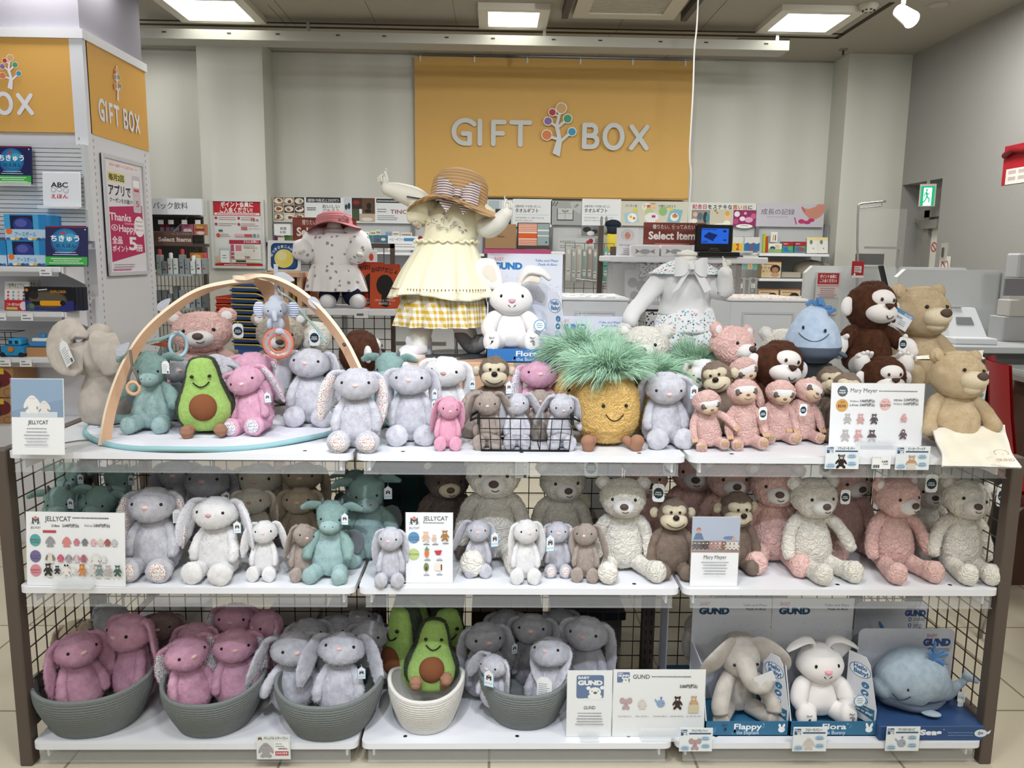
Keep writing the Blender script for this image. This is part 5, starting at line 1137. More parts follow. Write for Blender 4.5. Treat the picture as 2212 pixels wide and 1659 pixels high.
for z,nm in ((ZT,'top'),(ZM,'middle'),(ZB,'bottom')):
 for i,sd in enumerate(('left','centre','right')): shelf(i,z,0,'white steel shelf, %s tier, %s bay of the display front'%(nm,sd))
for i,sd in enumerate(('left','centre','right')): shelf(i,ZT,1,'white steel shelf at the back of the top tier, %s bay'%sd)
MB_=lambda n,lbl,c,x0,x1,y0,y1,z0,z1,cat='box': solo(MB().bbox(x0,x1,y0,y1,z0,z1,M(c) if isinstance(c,str) else c,.004).obj(n),lbl,cat)
A=at(805,1010,2.6); B=at(990,1110,2.6)
solo(MB().box(-1.2,1.38,F2,F3-.03,.38,.395,mat('rear_shelf','a9abb0',.5,.3)).obj('rear_shelf'),'long white rear shelf behind the wire grid of the display','shelf')
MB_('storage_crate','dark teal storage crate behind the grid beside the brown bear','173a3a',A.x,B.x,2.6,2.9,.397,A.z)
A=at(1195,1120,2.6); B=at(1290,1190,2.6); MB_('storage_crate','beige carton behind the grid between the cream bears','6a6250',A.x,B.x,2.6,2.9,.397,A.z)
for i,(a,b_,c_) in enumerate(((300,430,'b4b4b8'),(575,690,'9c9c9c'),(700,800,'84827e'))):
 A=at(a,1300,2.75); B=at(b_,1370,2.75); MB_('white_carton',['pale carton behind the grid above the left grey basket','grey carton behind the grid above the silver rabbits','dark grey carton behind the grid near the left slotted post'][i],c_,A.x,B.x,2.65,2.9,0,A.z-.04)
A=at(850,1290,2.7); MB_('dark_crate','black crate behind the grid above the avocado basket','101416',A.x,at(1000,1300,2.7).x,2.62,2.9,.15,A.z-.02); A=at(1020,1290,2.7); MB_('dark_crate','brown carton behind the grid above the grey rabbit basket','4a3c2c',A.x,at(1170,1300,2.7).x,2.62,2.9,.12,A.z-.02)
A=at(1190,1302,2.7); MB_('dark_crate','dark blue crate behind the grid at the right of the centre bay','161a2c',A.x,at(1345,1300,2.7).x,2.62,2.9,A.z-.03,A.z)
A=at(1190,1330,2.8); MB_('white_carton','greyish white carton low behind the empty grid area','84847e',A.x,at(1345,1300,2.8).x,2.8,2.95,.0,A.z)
def stand_sign(name,px0,py0,px1,py1,z,lab,f,win=None,lean=-.12,rz=0.0,col='eceef2',foot=True,cat='sign',Y=None,group=None):
 if Y is None: c=onz((px0+px1)/2,py1,z)
 else: c=at((px0+px1)/2,py1,Y); c.z=z
 Y=c.y; a=at(px0,(py0+py1)/2,Y+.01); b_=at(px1,(py0+py1)/2,Y+.01); w=b_.x-a.x
 h=(at((px0+px1)/2,py0,Y).z-z)/math.cos(lean)*(1+.06*abs(lean)/.12)
 t=thing(name,lab,cat,(c.x,Y,z+.001),group=group,rot=(lean,0,rz))
 MB().box(-w/2,w/2,0,.0022,0,h).obj('card',M(col),t)
 pr=Print(*(win or (px0,py0,px1,py1)),w,h,0); f(pr); pr.obj(t)
 MB().box(-w/2-.002,w/2+.002,-.0016,-.0011,-.0,h+.002).obj('clear_cover',clear('cover_clear','ffffff',.05,.05),t)
 if foot:
  b=MB().box(-w*.2,w*.2,-.012,-.009,.0,.028).box(-w*.2,w*.2,-.03,.0,-.0,.004); b.obj('clear_foot',clear('foot_clear','f4f8fb',.3,.1),t)
 else: MB().box(-w*.3,w*.3,.0025,.05,0,.003).obj('clear_foot',clear('foot_clear','f4f8fb',.3,.1),t)
 return t
def s1(p):
 p.rect(27,830,139,907,'6f8fae').poly([(27,830),(139,830),(139,870),(27,895)],'7d9cba').rect(46,896,126,907,'c9d2dc'); bunny_pic(p,72,880,1.9,'e6e4e0'); bunny_pic(p,98,886,1.4,'dddad6')
 p.text('JELLYCAT',84,921,8,'2c2e34',width=44,bold=.012).lines(53,930,109,6,6.6,1.6,'8a8e96',al='c',seed=8)
stand_sign('brand_card',27,829,140,983,ZT,'white and blue card with two white rabbits at the far left of the top shelf',s1,lean=-.1,foot=False)
def pbun(p,u,v,k,c,c2=None): bunny_pic(p,u,v,k,c,c2)
def s2(p):
 cat_mark(p,78,1138,.9); p.text('JELLYCAT',127,1138,10,'2c2e34',width=57,bold=.012).lines(159,1131,262,1,3,2.4,'5a5e66',seed=3)
 p.text('S:18cm',122,1149,4.4,'2c2e34',width=17,bold=.02).text('2.640円(税込)',155,1149,5.4,'2c2e34',width=36,bold=.02).text('M:31cm',194,1148,4.4,'2c2e34',width=17,bold=.02).text('3.850円(税込)',223,1148,5.4,'2c2e34',width=36,bold=.02)
 p.rect(94,1156,123,1161,'b83040')
 for v,c,a,b_ in ((1176,'4fa4a4','BASHFUL','BUNNIES'),(1208,'6c5f96','BLOSSOM','TWINKLE'),(1236,'dc8590','BASHFUL','ANIMALS')): p.disc(77,v,12,c).text(a,77,v+1,3.6,'26424a',width=20,bold=.02).text(b_,77,v+6,3.6,'26424a',width=19,bold=.02)
 for u,k,c in ((110,1.1,'9a9aa0'),(146,1.05,'d88a88'),(168,.75,'c8808c'),(186,.75,'7c8084'),(205,.75,'e0b4bc'),(221,.75,'d8ccc4'),(236,.75,'a4605a'),(251,.75,'c4c4c8')): pbun(p,u,1178,k,c)
 for u,k,c,d in ((110,1.1,'dcd6cc','8a7e76'),(133,.8,'d06a84','c05a74'),(151,.8,'a8a4ac','8a868e'),(168,.8,'d8c0c4','b8909a'),(184,.8,'a86a74','b87884'),(210,1.2,'e4e2e0','dcdad8'),(228,.7,'e0dedc','d8d6d4')): pbun(p,u,1210,k,c,d)
 for u,k,c in ((106,1.1,'3a3632'),(126,.75,'3a3632'),(146,1.15,'e6e2dc'),(161,.75,'e2ded8'),(181,1.05,'c88a50'),(202,1,'d4d0cc'),(219,1,'7c8c8a'),(238,1,'b4acaa'),(259,1,'4a6058')): bear_pic(p,u,1234,k,c)
 p.disc(144,1224,2,'22201e').disc(150,1224,2,'22201e').disc(181,1226,5,'b8743a').disc(181,1227,3.4,'dca468')
 for u in (112,147,185,217,238): p.rect(u-4,1249,u+4,1250,'6a6e74')
stand_sign('price_board',57,1120,273,1266,ZM,'wide white rabbit price board in front of the teal dragons on the middle shelf',s2,lean=-.1,rz=-.03)
def s3(p):
 cat_mark(p,895,1130,.95,wcol='4a8ac0'); p.text('JELLYCAT',941,1128,9,'2c2e34',width=53,bold=.012).lines(914,1133,968,1,3,2,'6a6e76',seed=9)
 p.disc(894,1164,12,'3a86bc').text('CORDUROY',894,1165,3.6,'1f3a56',width=24,bold=.02).text('COTTON BEAR',894,1170,3.2,'1f3a56',width=24,bold=.02).disc(894,1199,12,'b8cc84').text('AMUSEABLE',894,1201,4,'3a4a34',width=23,bold=.02)
 bear_pic(p,920,1162,.95,'dfb89a'); bear_pic(p,938,1165,.6,'dfb89a'); bear_pic(p,961,1160,1.0,'a8784a')
 p.disc(922,1197,5,'d8804a',8).poly([(917,1190),(922,1182),(928,1190)],'5a9a7a').poly([(938,1191),(955,1190),(951,1200),(943,1200)],'c8424e').disc(921,1226,5.5,'7a8a54',9).disc(921,1229,2.5,'6a4230',4).rrect(939,1219,954,1233,3,'ece0d0').rect(952,1220,955,1232,'7a4a34')
 for u,v in ((921,1175),(940,1175),(962,1173),(923,1208),(949,1208),(921,1240),(949,1239)): p.rect(u-6,v+2,u+7,v+3.4,'5a5e66').rect(u-3,v-1,u+4,v,'9a9ea6')
stand_sign('price_board',877,1112,978,1260,ZM,'narrow white price board with blue and green discs on the centre middle shelf',s3,lean=-.03,foot=False)
def s4(p):
 octo(p,1814,851,11,6); p.text('Mary Meyer',1860,853,9,'2b2d38',width=58,bold=.012).lines(1892,850,1980,1,3,2,'6a6e76',seed=6)
 p.disc(1814,880,13,'dca24a').text('ベア',1814,876,4,'3a2c1c',bold=.02).text('BEAR',1814,884,5.6,'3a2c1c',width=18,bold=.03).disc(1907,877,12,'e8bcb8').text('スロース',1907,874,3.6,'5a4a4a',width=16).text('SLOTH',1907,882,5.4,'3a3438',width=21,bold=.03)
 for u,v,a,b_ in ((1857,873,'M:43cm','3.960円(税込)'),(1857,881,'L:51cm','5.060円(税込)'),(1951,870,'S:25.4cm','2.530円(税込)'),(1951,878,'M:32cm','3.630円(税込)')): p.text(a,u-26,v,4,'2b2d38','l',width=18,bold=.02).text(b_,u-5,v,5,'2b2d38','l',width=32,bold=.02)
 for u,c in ((1827,'b4b2b0'),(1855,'d0a0a0'),(1884,'5c5258')): bear_pic(p,u,908,.95,c); bear_pic(p,u-3,943,1.1,c)
 bear_pic(p,1948,905,.8,'d8a0a0',ears=False); bear_pic(p,1948,939,.95,'6a5860',ears=False)
stand_sign('price_board',1790,834,1990,966,ZT,'wide white bear and sloth price board at the right of the top shelf',s4,lean=-.06,rz=.0)
def s5(p):
 p.rect(1490,1120,1592,1194,'a4b0c4').poly([(1490,1170),(1592,1170),(1592,1192),(1490,1192)],'8a8c98').rect(1490,1192,1592,1195,'9a6a4c')
 p.disc(1504,1147,5,'9a5a48').disc(1504,1150,4,'c89078').poly([(1493,1168),(1498,1154),(1510,1154),(1516,1168)],'42628c').disc(1570,1164,13,'5070a0',4).disc(1580,1166,4,'c89884')
 for k in range(11): bear_pic(p,1497+k*8.8,1180,.8,['4a3430','463230','42302e','40302e','a8847e','b08e88','b49a94','8a6a58','c8beb4','d0c8c0','d4ccc4'][k])
 p.text('Mary Meyer',1541,1207,7.6,'2b2d34',width=49,bold=.012).lines(1508,1215,1574,5,6,1.6,'7a7e86',al='c',seed=5)
stand_sign('brand_card',1490,1120,1592,1267,ZM,'white card with a child photo between the brown monkeys on the middle shelf',s5,lean=-.02,foot=False)
def gundmark(p,u0,v0,u1,v1,col='3c5f8c',fg='e4e6e4'):
 w=u1-u0; h=v1-v0; p.rrect(u0,v0,u1,v1,w*.08,col).text('BABY',u0+w*.27,v0+h*.16,h*.11,fg,width=w*.42,bold=.03).text('GUND',u0+w*.5,v0+h*.42,h*.19,fg,width=w*.9,bold=.06)
 p.disc(u0+w*.68,v0+h*.72,w*.22,fg,h*.2).disc(u0+w*.44,v0+h*.56,w*.08,fg,h*.08).disc(u0+w*.94,v0+h*.54,w*.08,fg,h*.08).disc(u0+w*.68,v0+h*.92,w*.26,fg,h*.12).disc(u0+w*.69,v0+h*.76,w*.07,'22262c',h*.05).disc(u0+w*.57,v0+h*.69,w*.02,'22262c').disc(u0+w*.79,v0+h*.68,w*.02,'22262c').rect(u0+w*.3,v1-.5,u1,v1+h*.06,'e4e6e4')
def s6(p): gundmark(p,1243,1467,1302,1514); p.text('GUND',1272,1536,7,'2b2d34',width=25,bold=.012).lines(1240,1544,1305,5,5.4,1.6,'7a7e86',al='c',seed=7)
stand_sign('brand_card',1223,1458,1320,1592,ZB,'white card with a navy bear emblem at the right of the centre bottom shelf',s6,lean=-.06,col='e2e4e4')
def elephant_pic(p,u,v,k,c='b49a9c'):
 for s in (-1,1): p.disc(u+s*7*k,v-5*k,5*k,c,5.5*k,n=14); p.disc(u+s*4*k,v+8*k,3.4*k,c,3.4*k,n=12)
 p.disc(u,v-3*k,4.5*k,c,5*k).disc(u,v+4*k,4.5*k,c,6*k).disc(u,v+1*k,1.3*k,'a58c90',4*k)
def whale_pic(p,u,v,k,c='8aa0c0'): p.disc(u,v,8*k,c,7*k).poly([(u-2*k,v-12*k),(u+3*k,v-12*k),(u+1*k,v-6*k)],'5a80b8').poly([(u-7*k,v),(u-13*k,v-7*k),(u-11*k,v-9*k),(u-5*k,v-3*k)],c).disc(u+4*k,v,.7*k,'22262c')
def s7(p):
 gundmark(p,1330,1461,1357,1482); p.text('GUND',1382,1474,8.5,'2b2d34',width=36,bold=.015).lines(1404,1470,1494,1,3,2.2,'6a6e76',seed=6).text('5,060円(税込)',1484,1492,6,'2b2d34',width=38,bold=.03)
 elephant_pic(p,1350,1524,1.15); bunny_pic(p,1385,1525,1.05,'d0c8c4'); whale_pic(p,1425,1524,1.1); bear_pic(p,1461,1523,1.2,'3f2f28'); bear_pic(p,1496,1521,1.1,'c0a07c'); p.rect(1485,1526,1507,1543,'c9bfa0')
 for u,a in ((1348,'フラッピーザエレファント'),(1385,'フローラバニー'),(1424,'サウンド&ライトホエール'),(1461,'クラッピーモンキー'),(1497,'ピーカーブーベア')): p.text(a,u,1551,2.8,'3a3d44',width=30,bold=.01)
stand_sign('price_board',1322,1456,1520,1591,ZB,'wide white price board with five toy pictures on the centre bottom shelf',s7,lean=-.06,col='e2e4e4')
def pcard(px0,py0,px1,py1,lab,f,win=None,z=None):
 c,w,h=size_at(px0,py0,px1,py1,F0-.006); t=thing('price_card',lab,'price card',c,group='price cards on the rails')
 MB().box(-w/2,w/2,0,.002,0,h).obj('card',M('e4eaee'),t); pr=Print(*(win or (0,0,72,50)),w,h,0); f(pr); pr.obj(t)
 MB().box(-w*.1,w*.1,-.001,.008,h*.5,h*.5+.012).obj('clip',CLEAR,t)
def pc(title,pic):
 def f(p):
  p.rect(0,0,72,50,'e6ecf0'); gundmark(p,2,3,16,16); p.text(title,43,8,5,'23262c',width=36,bold=.02).rect(20,10,68,13,'39587c'); pic(p,34,34)
  for u,v in ((56,22),(57,38),(12,42)): p.disc(u,v,10,'b4d0e4',5).lines(u-8,v-1.5,u+8,2,3.4,1.3,'4a6a94',al='c')
 return f
pcard(1783,963,1856,1013,'price card with a dark monkey picture on the top right rail',pc('クラッピーモンキー',lambda p,u,v:bear_pic(p,u,v,1.35,'2f2220')))
pcard(1935,964,2008,1015,'price card with a tan bear picture on the top right rail',pc('ピーカーブーベア',lambda p,u,v:(bear_pic(p,u,v,1.3,'c09a7a'),p.rect(u-9,v+2,u+9,v+14,'d8d0c4'))))
pcard(1468,1573,1539,1623,'price card with an elephant picture below the elephant box',pc('フラッピーザエレファント',lambda p,u,v:elephant_pic(p,u,v,1.2)))
pcard(1713,1571,1786,1623,'price card with a rabbit picture below the cream rabbit box',pc('フローラバニー',lambda p,u,v:bunny_pic(p,u,v,1.3,'cfc8c4')))
pcard(1914,1570,1986,1622,'price card with a whale picture below the whale box',pc('サウンド&ライトホエールズ',lambda p,u,v:whale_pic(p,u,v,1.2,'a4acb8')))
pcard(1884,985,1924,1013,'small white price label with 4,600 on the top right rail',lambda p:p.rect(0,0,40,28,'f0f2f4').text('ピーカーブーベア',10,5,2.6,'3a3d44',width=18).text('4,600',27,14,4.4,'1c1e22',width=14,bold=.04).text('5,060',29,19,3.2,'1c1e22',width=11,bold=.02).rect(2,19,16,26,'3a3d44').rect(4,19,5,26,'f0f2f4').rect(8,19,9,26,'f0f2f4').rect(12,19,13,26,'f0f2f4'),(0,0,40,28))
def silver(p):
 p.rect(0,0,72,53,'dfe4e2'); cat_mark(p,8,8,.42,word=False); p.text('バシュフル シマー バニー',42,9,5,'23262c',width=52,bold=.02); bunny_pic(p,20,32,1.7,'a4a0a2'); p.rect(38,14,69,45,'eef0f0').lines(41,19,60,2,5,1.6,'6a6e76').text('3.850円(税込)',56,31,3.4,'23262c',width=20,bold=.02).rect(40,35,68,44,'b8303c').text('日本先行販売',54,41.5,4,'f4e6e6',width=24,bold=.02)
pcard(554,1588,627,1640,'price card with a silver rabbit picture and red band on the bottom left rail',silver,(0,0,72,53))
SPECK=mat('box_white','c9ccd6',.45,.3,var=(40,'c0c4cf'))
def display_box(name,px0,px1,py_bot,z,Y,w,d,H,blue,title,sub,lab,head2=True,rz=0.0,ear='rabbit',board='d6d9e2',tray=.045,logo=('c87a80','2a5a84')):
 c=at((px0+px1)/2,py_bot,Y); t=thing(name,lab,'box',(c.x,Y,z),rz)
 B=M(blue,.35); Wt=M(board,.45); hw=w/2
 MB().box(-hw,hw,d-.003,d,0,H,Wt).obj('back_panel',None,t)
 b=MB().box(-hw,hw,0,.003,0,tray,B).box(-hw,hw,0,d,0,.003,B).box(-hw,-hw+.003,0,d,0,tray,B).box(hw-.003,hw,0,d,0,tray,B); b.obj('tray',None,t)
 ht=H*.58
 V=lambda x,dx: [(x,.004,tray*.8),(x+dx,d-.004,tray*.8),(x+dx,d-.004,ht),(x+dx*.3,d*.35,ht*.93),(x,.004,tray)]
 b=MB().add(V(-hw+.002,.0)+[(p[0]+.003,p[1],p[2]) for p in V(-hw+.002,.0)],[(0,1,2,3,4),(9,8,7,6,5)]+[(i,i+5,(i+1)%5+5,(i+1)%5) for i in range(5)],Wt); b.obj('left_panel',None,t)
 x0,x1=hw-.002,hw-w*.22; y1=d*.42; ph=ht
 L_=math.hypot(x1-x0,y1); pt=thing_part=bpy.data.objects.new('right_panel',MB().add([(-L_/2,0,0),(L_/2,0,0),(L_/2,0,ph*.25),(L_/2-.03,0,ph*.9),(L_/2-.045,0,ph),(-L_/2,0,ph),(-L_/2,.002,0),(L_/2,.002,0),(L_/2,.002,ph*.25),(L_/2-.03,.002,ph*.9),(L_/2-.045,.002,ph),(-L_/2,.002,ph)],[(0,1,2,3,4,5),(11,10,9,8,7,6)]+[(i,i+6,(i+1)%6+6,(i+1)%6) for i in range(6)],Wt).mesh('right_panel')); COL.objects.link(pt)
 pt.parent=t; pt.location=((x0+x1)/2,y1/2+.006,tray*.6); pt.rotation_euler=(0,0,-math.atan2(y1,x0-x1))
 pr=Print(0,0,60,150,L_,ph,0)
 pr.disc(24,36,21,'3f6e96',17).disc(24,36,19.6,'dfe4ec',15.6).text('Hello',24,33,10,'2f6a9c',width=26,bold=.04).text('Baby!',26,45,10,'2f6a9c',width=28,bold=.04)
 for v in (66,84,102): pr.disc(36,v,7.5,'3f7aa8').disc(36,v,6,'dfe8f0' if v==102 else '3f7aa8')
 pr.text('♪',36,70,8,'e8eef4').disc(36,84,4,'e8eef4',2,rot=-.6).text('!',36,106,8,'3f7aa8',bold=.05)
 pr.poly([(2,122),(16,110),(16,116),(57,114),(57,140),(30,134),(18,132)],blue).text('Two Modes',32,122,4.6,'e8eef4',width=28,bold=.03).text('Press to play!',34,130,5.6,'e8eef4',width=40,bold=.04)
 pr.obj(pt)
 pr=Print(0,0,172,240,w,H,0)
 pr.text('BABY',16,17,9,logo[0],'l',width=22,bold=.03).text('GUND',14,36,15,logo[1],'l',width=66,bold=.065)
 if head2: pr.text('Talks and Plays',135,18,5.6,logo[1],width=52,bold=.012).text('Peek-A-Boo',138,27,5.6,logo[1],width=43,bold=.012)
 rg=random.Random(2)
 for i in range(70): u=8+rg.random()*156; v=50+rg.random()*170; pr.disc(u,v,.9,'8a9cb4',n=6)
 pr.obj(t,'back_print',(0,d-.003,0))
 pr=Print(0,0,172,31,w,tray,0); lt='eef2f6'
 pr.text(title,88,16,12,lt,width=len(title)*9.5,bold=.025).text(sub,88,27,8,'c4d4e6',width=46)
 pr.text('♪',20,24,16,'5f92bc').text('♫',60,26,12,'5f92bc').text('♪',120,14,12,'5f92bc').text('™',88+len(title)*5.2,7,3,lt)
 pr.disc(157,17,7,lt,6); [pr.disc(157+s_*4,9,2.6,lt,7 if ear=='rabbit' else 5,rot=s_*.3) for s_ in (-1,1)]
 pr.obj(t,'tray_print')
 return t
# ================================================================ PLUSH TOYS
SILVER=fur('fur_silver','d9d9e1','c9c9d4',16); SILVER2=fur('fur_silver_dark','bcbdc6','aeafb9',16)
TAUPE=fur('fur_taupe','b8aba3','ab9e96',18); WHITEF=fur('fur_white','f6f5f6','efeef0',20); CREAMF=fur('fur_cream','ece6d8','dfd7c8',40)
TULIP=fur('fur_tulip_pink','eab9d0','e2aac6',16); ROSE=fur('fur_rose_pink','f0b4cb','e9a8c1',18); BEIGEF=fur('fur_beige','c4b59e','b9aa94',18)
TEAL=fur('fur_teal','9ab8b4','8faeaa',14); TEALB=fur('fur_teal_belly','aecaca','a4c1c2',14); HORN=mat('grey_horn_cloth','6d7378',.8,.1)
CURLW=curly('curly_cream','f9f5ec','f1ece1'); CURLP=curly('curly_pink','f6d0ca','efc0ba'); SHORTW=fur('short_white','f6f4f4','eeecec',60)
BROWNF=fur('fur_brown','8a7a6e','7d6d62',16); FACE=fur('fur_cream_face','e8dcc2','dfd2b6',60,.15); DARKB=fur('fur_dark_brown','583828','4a2c20',18)
NOSEP=mat('pink_nose_cloth','eac4c0',.7,.2); NOSEB=mat('brown_nose_cloth','5a4a44',.6,.2); NOSEK=mat('black_nose_cloth','241c1a',.5,.3); BOOT=mat('tan_cord_boot','a07862',.9,.1,bump=(300,.3))
TANF=fur('fur_tan','d6c1a2','cbb592',12); CREAMM=fur('short_cream_muzzle','efe1c8','e8d8ba',60,.1); SMOOTH=mat('smooth_white_plush','f0eceb',.9,.1,bump=(180,.3),sheen=.3); EARIN=mat('cream_ear_inside','e4dace',.9,.1,sheen=.2)
AVOG=fur('fur_avocado_green','b4d87e','a6cc70',30); AVOD=fur('fur_avocado_skin','4a5244','3a4036',26); PIT=mat('pit_brown_plush','865438',.9,.1,bump=(150,.25),sheen=.2)
PINEY=curly('fur_pineapple','f6d08a','f0c272'); PINEG=mat('green_long_fur','b6d8be',.8,.2,var=(30,'a2c8ae'))
ELEG=mat('grey_elephant_plush','c2bcb6',.9,.1,bump=(160,.3),sheen=.3,var=(12,'b6b0a9')); WHALEB=mat('blue_whale_plush','aabfda',.85,.15,var=(9,'bccce2'),sheen=.3,bump=(150,.2)); WHALEG=mat('grey_blue_whale_plush','98aabb',.85,.15,var=(9,'a8b8c6'),sheen=.3,bump=(150,.2))
WHALED=wavy('ribbed_slate_cloth','5e6a7c','68768a',40,'Z',0,.4,.6,.85,.4)
_P={}
class Toy:
 def __init__(s,name,loc,h,rz,label,group=None,cat='plush toy',sx=1,sy=1,tilt=(0,0)):
  s.r=thing(name,label,cat,loc,0,group,rot=(tilt[0],tilt[1],rz)); s.r.scale=(h*sx,h*sy,h); s.h=h; s.piv={s.r:Vector((0,0,0))}
 def add(s,name,key,grids,m,piv=(0,0,0),rot=(0,0,0),par=None,disp=None,fz=None,label=None):
  me=soft(key,grids,disp,fz,piv); par=par or s.r
  o=link(name,me,par,m,Vector(piv)-s.piv[par],rot,label); s.piv[o]=Vector(piv); return o
 def ball(s,name,c,r,m,par=None,rot=(0,0,0),key=None,n=14,k=10,fz=None,disp=None,label=None):
  rr=tuple(round(x,4) for x in (r if isinstance(r,(tuple,list)) else (r,r,r)))
  par=par or s.r; kk=('ball',rr,n,fz,disp)
  if kk not in _C: _C[kk]=grid2mesh([ballgrid((0,0,0),rr,n,k)],'ball',disp,fz,seed=len(_C)%90+1)
  o=link(name,_C[kk],par,m,Vector(c)-s.piv[par],rot,label); s.piv[o]=Vector(c); return o
def sf(c,r,x,z,e=0):
 q=1-((x-c[0])/r[0])**2-((z-c[2])/r[2])**2; return c[1]-r[1]*math.sqrt(max(q,.0))-e
def face_arc(T,par,c,r,x0,z0,wd,sag,th=.006,m=THREAD,name='mouth',key=None,sk=0,e=.004):
 pts=[]
 for i in range(11):
  u=i/10*2-1; x=x0+u*wd; z=z0-sag*(1-u*u)+sk*u; pts.append((x,sf(c,r,x,z,e),z,th,th))
 k=key or ('arc',c,r,x0,z0,wd,sag,th,sk)
 return T.add(name,k,lambda:[tubegrid(pts,(0,0,1),6,20)],m,(x0,c[1],z0),par=par)
def hangtag(T,loc,kind='cat',rot=(0,0,0),s=.16):
 """card tag: 'cat' = house-shaped card with cat mark, 'round' = white tab with a navy disc, 'info' = plain text tag"""
 k=('tag',kind)
 if k not in _C:
  if kind=='cat':
   p=Print(0,0,40,64,.62,1,0); p.poly([(2,62),(38,62),(38,16),(20,1),(2,16)],'7fb4d4').poly([(4.5,59.5),(35.5,59.5),(35.5,17.5),(20,4.5),(4.5,17.5)],'e9eef2'); cat_mark(p,20,32,1.05,word=False); p.text('JELLYCAT',20,53,6,'4f94bc',width=27)
  elif kind=='round':
   p=Print(0,0,40,62,.65,1,0); p.rrect(1,1,39,61,12,'eef0f0'); octo(p,20,32,15.5,9,sy=1.15); p.disc(20,7,1.2,'8a8c8e')
  else:
   p=Print(0,0,40,64,.62,1,0); p.poly([(2,62),(38,62),(38,14),(28,2),(12,2),(2,14)],'e9ebee').lines(6,20,34,8,5,1.6,'7a7e84').rect(26,50,34,60,'5a5e64')
  b=p.b; b.box(-.26,.26,.0005,.012,.04,.8,M('eceef0')); b.rod((0,.0,.92),(0,.05,1.1),.012,M('d8d8da'),6); _C[k]=b.mesh('hang_tag')
 o=link('hang_tag',_C[k],T.r,None,loc,rot,None,(s,s,s)); return o
def rabbit(loc,h,rz,label,m=SILVER,nose=NOSEP,pad=None,lining=None,head=(0,0,0),ears=((0,0,0),(0,0,0)),arms=((0,0,0),(0,0,0)),legs=((0,0,0),(0,0,0)),slim=False,tagk=None,group='floppy-eared plush rabbits',tilt=(0,0),feet=True,tagp=None,tags=.17):
 T=Toy('plush_rabbit',loc,h,rz,label,group,sx=.8 if slim else 1,sy=.85 if slim else 1,tilt=tilt)
 F=('n',13,.01)
 T.add('body','rb_body',lambda:[tubegrid([(0,.01,.1,.24,.2),(0,0,.2,.285,.22),(0,0,.34,.26,.2),(0,.01,.48,.205,.165),(0,.01,.62,.14,.12)],(1,0,0),34,26,(.09,.05))],m,disp=F,fz=(5200,.021,(0,0,-.7),.003))
 hd=T.add('head','rb_head',lambda:[tubegrid([(0,-.01,.68,.19,.16),(0,-.025,.735,.26,.21),(0,-.02,.82,.272,.215),(0,0,.9,.22,.185),(0,.01,.955,.13,.12)],(1,0,0),34,22,(.035,.035))],m,(0,.02,.66),head,disp=F,fz=(3800,.017,(0,.1,-.6),.0026))
 hc,hr=(0,-.02,.82),(.272,.21,.17)
 T.ball('nose',(0,sf(hc,hr,0,.825)-.008,.825),(.042,.022,.024),nose,hd); T.ball('muzzle',(0,-.18,.775),(.085,.055,.05),m,hd,fz=(260,.014,(0,0,-.4),.002))
 for sx in (-1,1): T.ball('eye',(sx*.16,sf(hc,hr,sx*.16,.85,.0),.85),.02,EYE,hd)
 for i,sx in enumerate((-1,1)):
  P=[(.12,.06,.9,.05,.03),(.2,.05,.905,.07,.035),(.275,.02,.85,.09,.035),(.31,-.01,.72,.11,.034),(.32,-.03,.56,.115,.03),(.315,-.035,.4,.09,.026),(.31,-.035,.3,.045,.02)]
  Q=[(x,y-.02,z,a*.62,b*.7) for x,y,z,a,b in P[2:]]
  mm=(lambda p:[(q[0]*sx,)+tuple(q[1:]) for q in p])
  T.add('ear',('rb_ear',sx),lambda mm=mm,P=P,sx=sx:[tubegrid(mm(P),(.75*sx,-.66,0),18,26)],m,(sx*.12,.02,.93),ears[i],hd,F,(1700,.02,(0,0,-.8),.0028))
  if lining: T.add('ear_lining',('rb_lin',sx),lambda mm=mm,Q=Q,sx=sx:[tubegrid(mm([(x+.014,y-.016,z,a*1.15,b) for x,y,z,a,b in Q]),(.75*sx,-.66,0),14,20)],lining,(sx*.12,.02,.93),ears[i],hd)
  A=[(.14,0,.585,.05,.05),(.19,-.04,.52,.058,.055),(.235,-.09,.42,.06,.058),(.25,-.13,.32,.066,.062),(.25,-.15,.27,.06,.06)]
  T.add('arm',('rb_arm',sx),lambda mm=mm,A=A:[tubegrid(mm(A),(1,0,0),16,16)],m,(sx*.15,0,.57),arms[i],None,F,(900,.018,(0,0,-.6),.0026))
  if feet:
   L=[(.13,-.08,.13,.11,.11),(.15,-.2,.12,.105,.105),(.165,-.3,.13,.125,.125),(.175,-.37,.14,.145,.14)]
   T.add('leg',('rb_leg',sx),lambda mm=mm,L=L:[tubegrid(mm(L),(1,0,0),20,16,(None,.06))],m,(sx*.13,-.08,.13),legs[i],None,F,(1300,.018,(0,-.2,-.4),.0026))
   if pad: T.ball('foot_pad',(sx*.175,-.42,.14),(.1,.03,.105),pad)
 if tagk: hangtag(T,tagp or (.3,-.1,.5),tagk,(0,0,.2),tags)
 return T
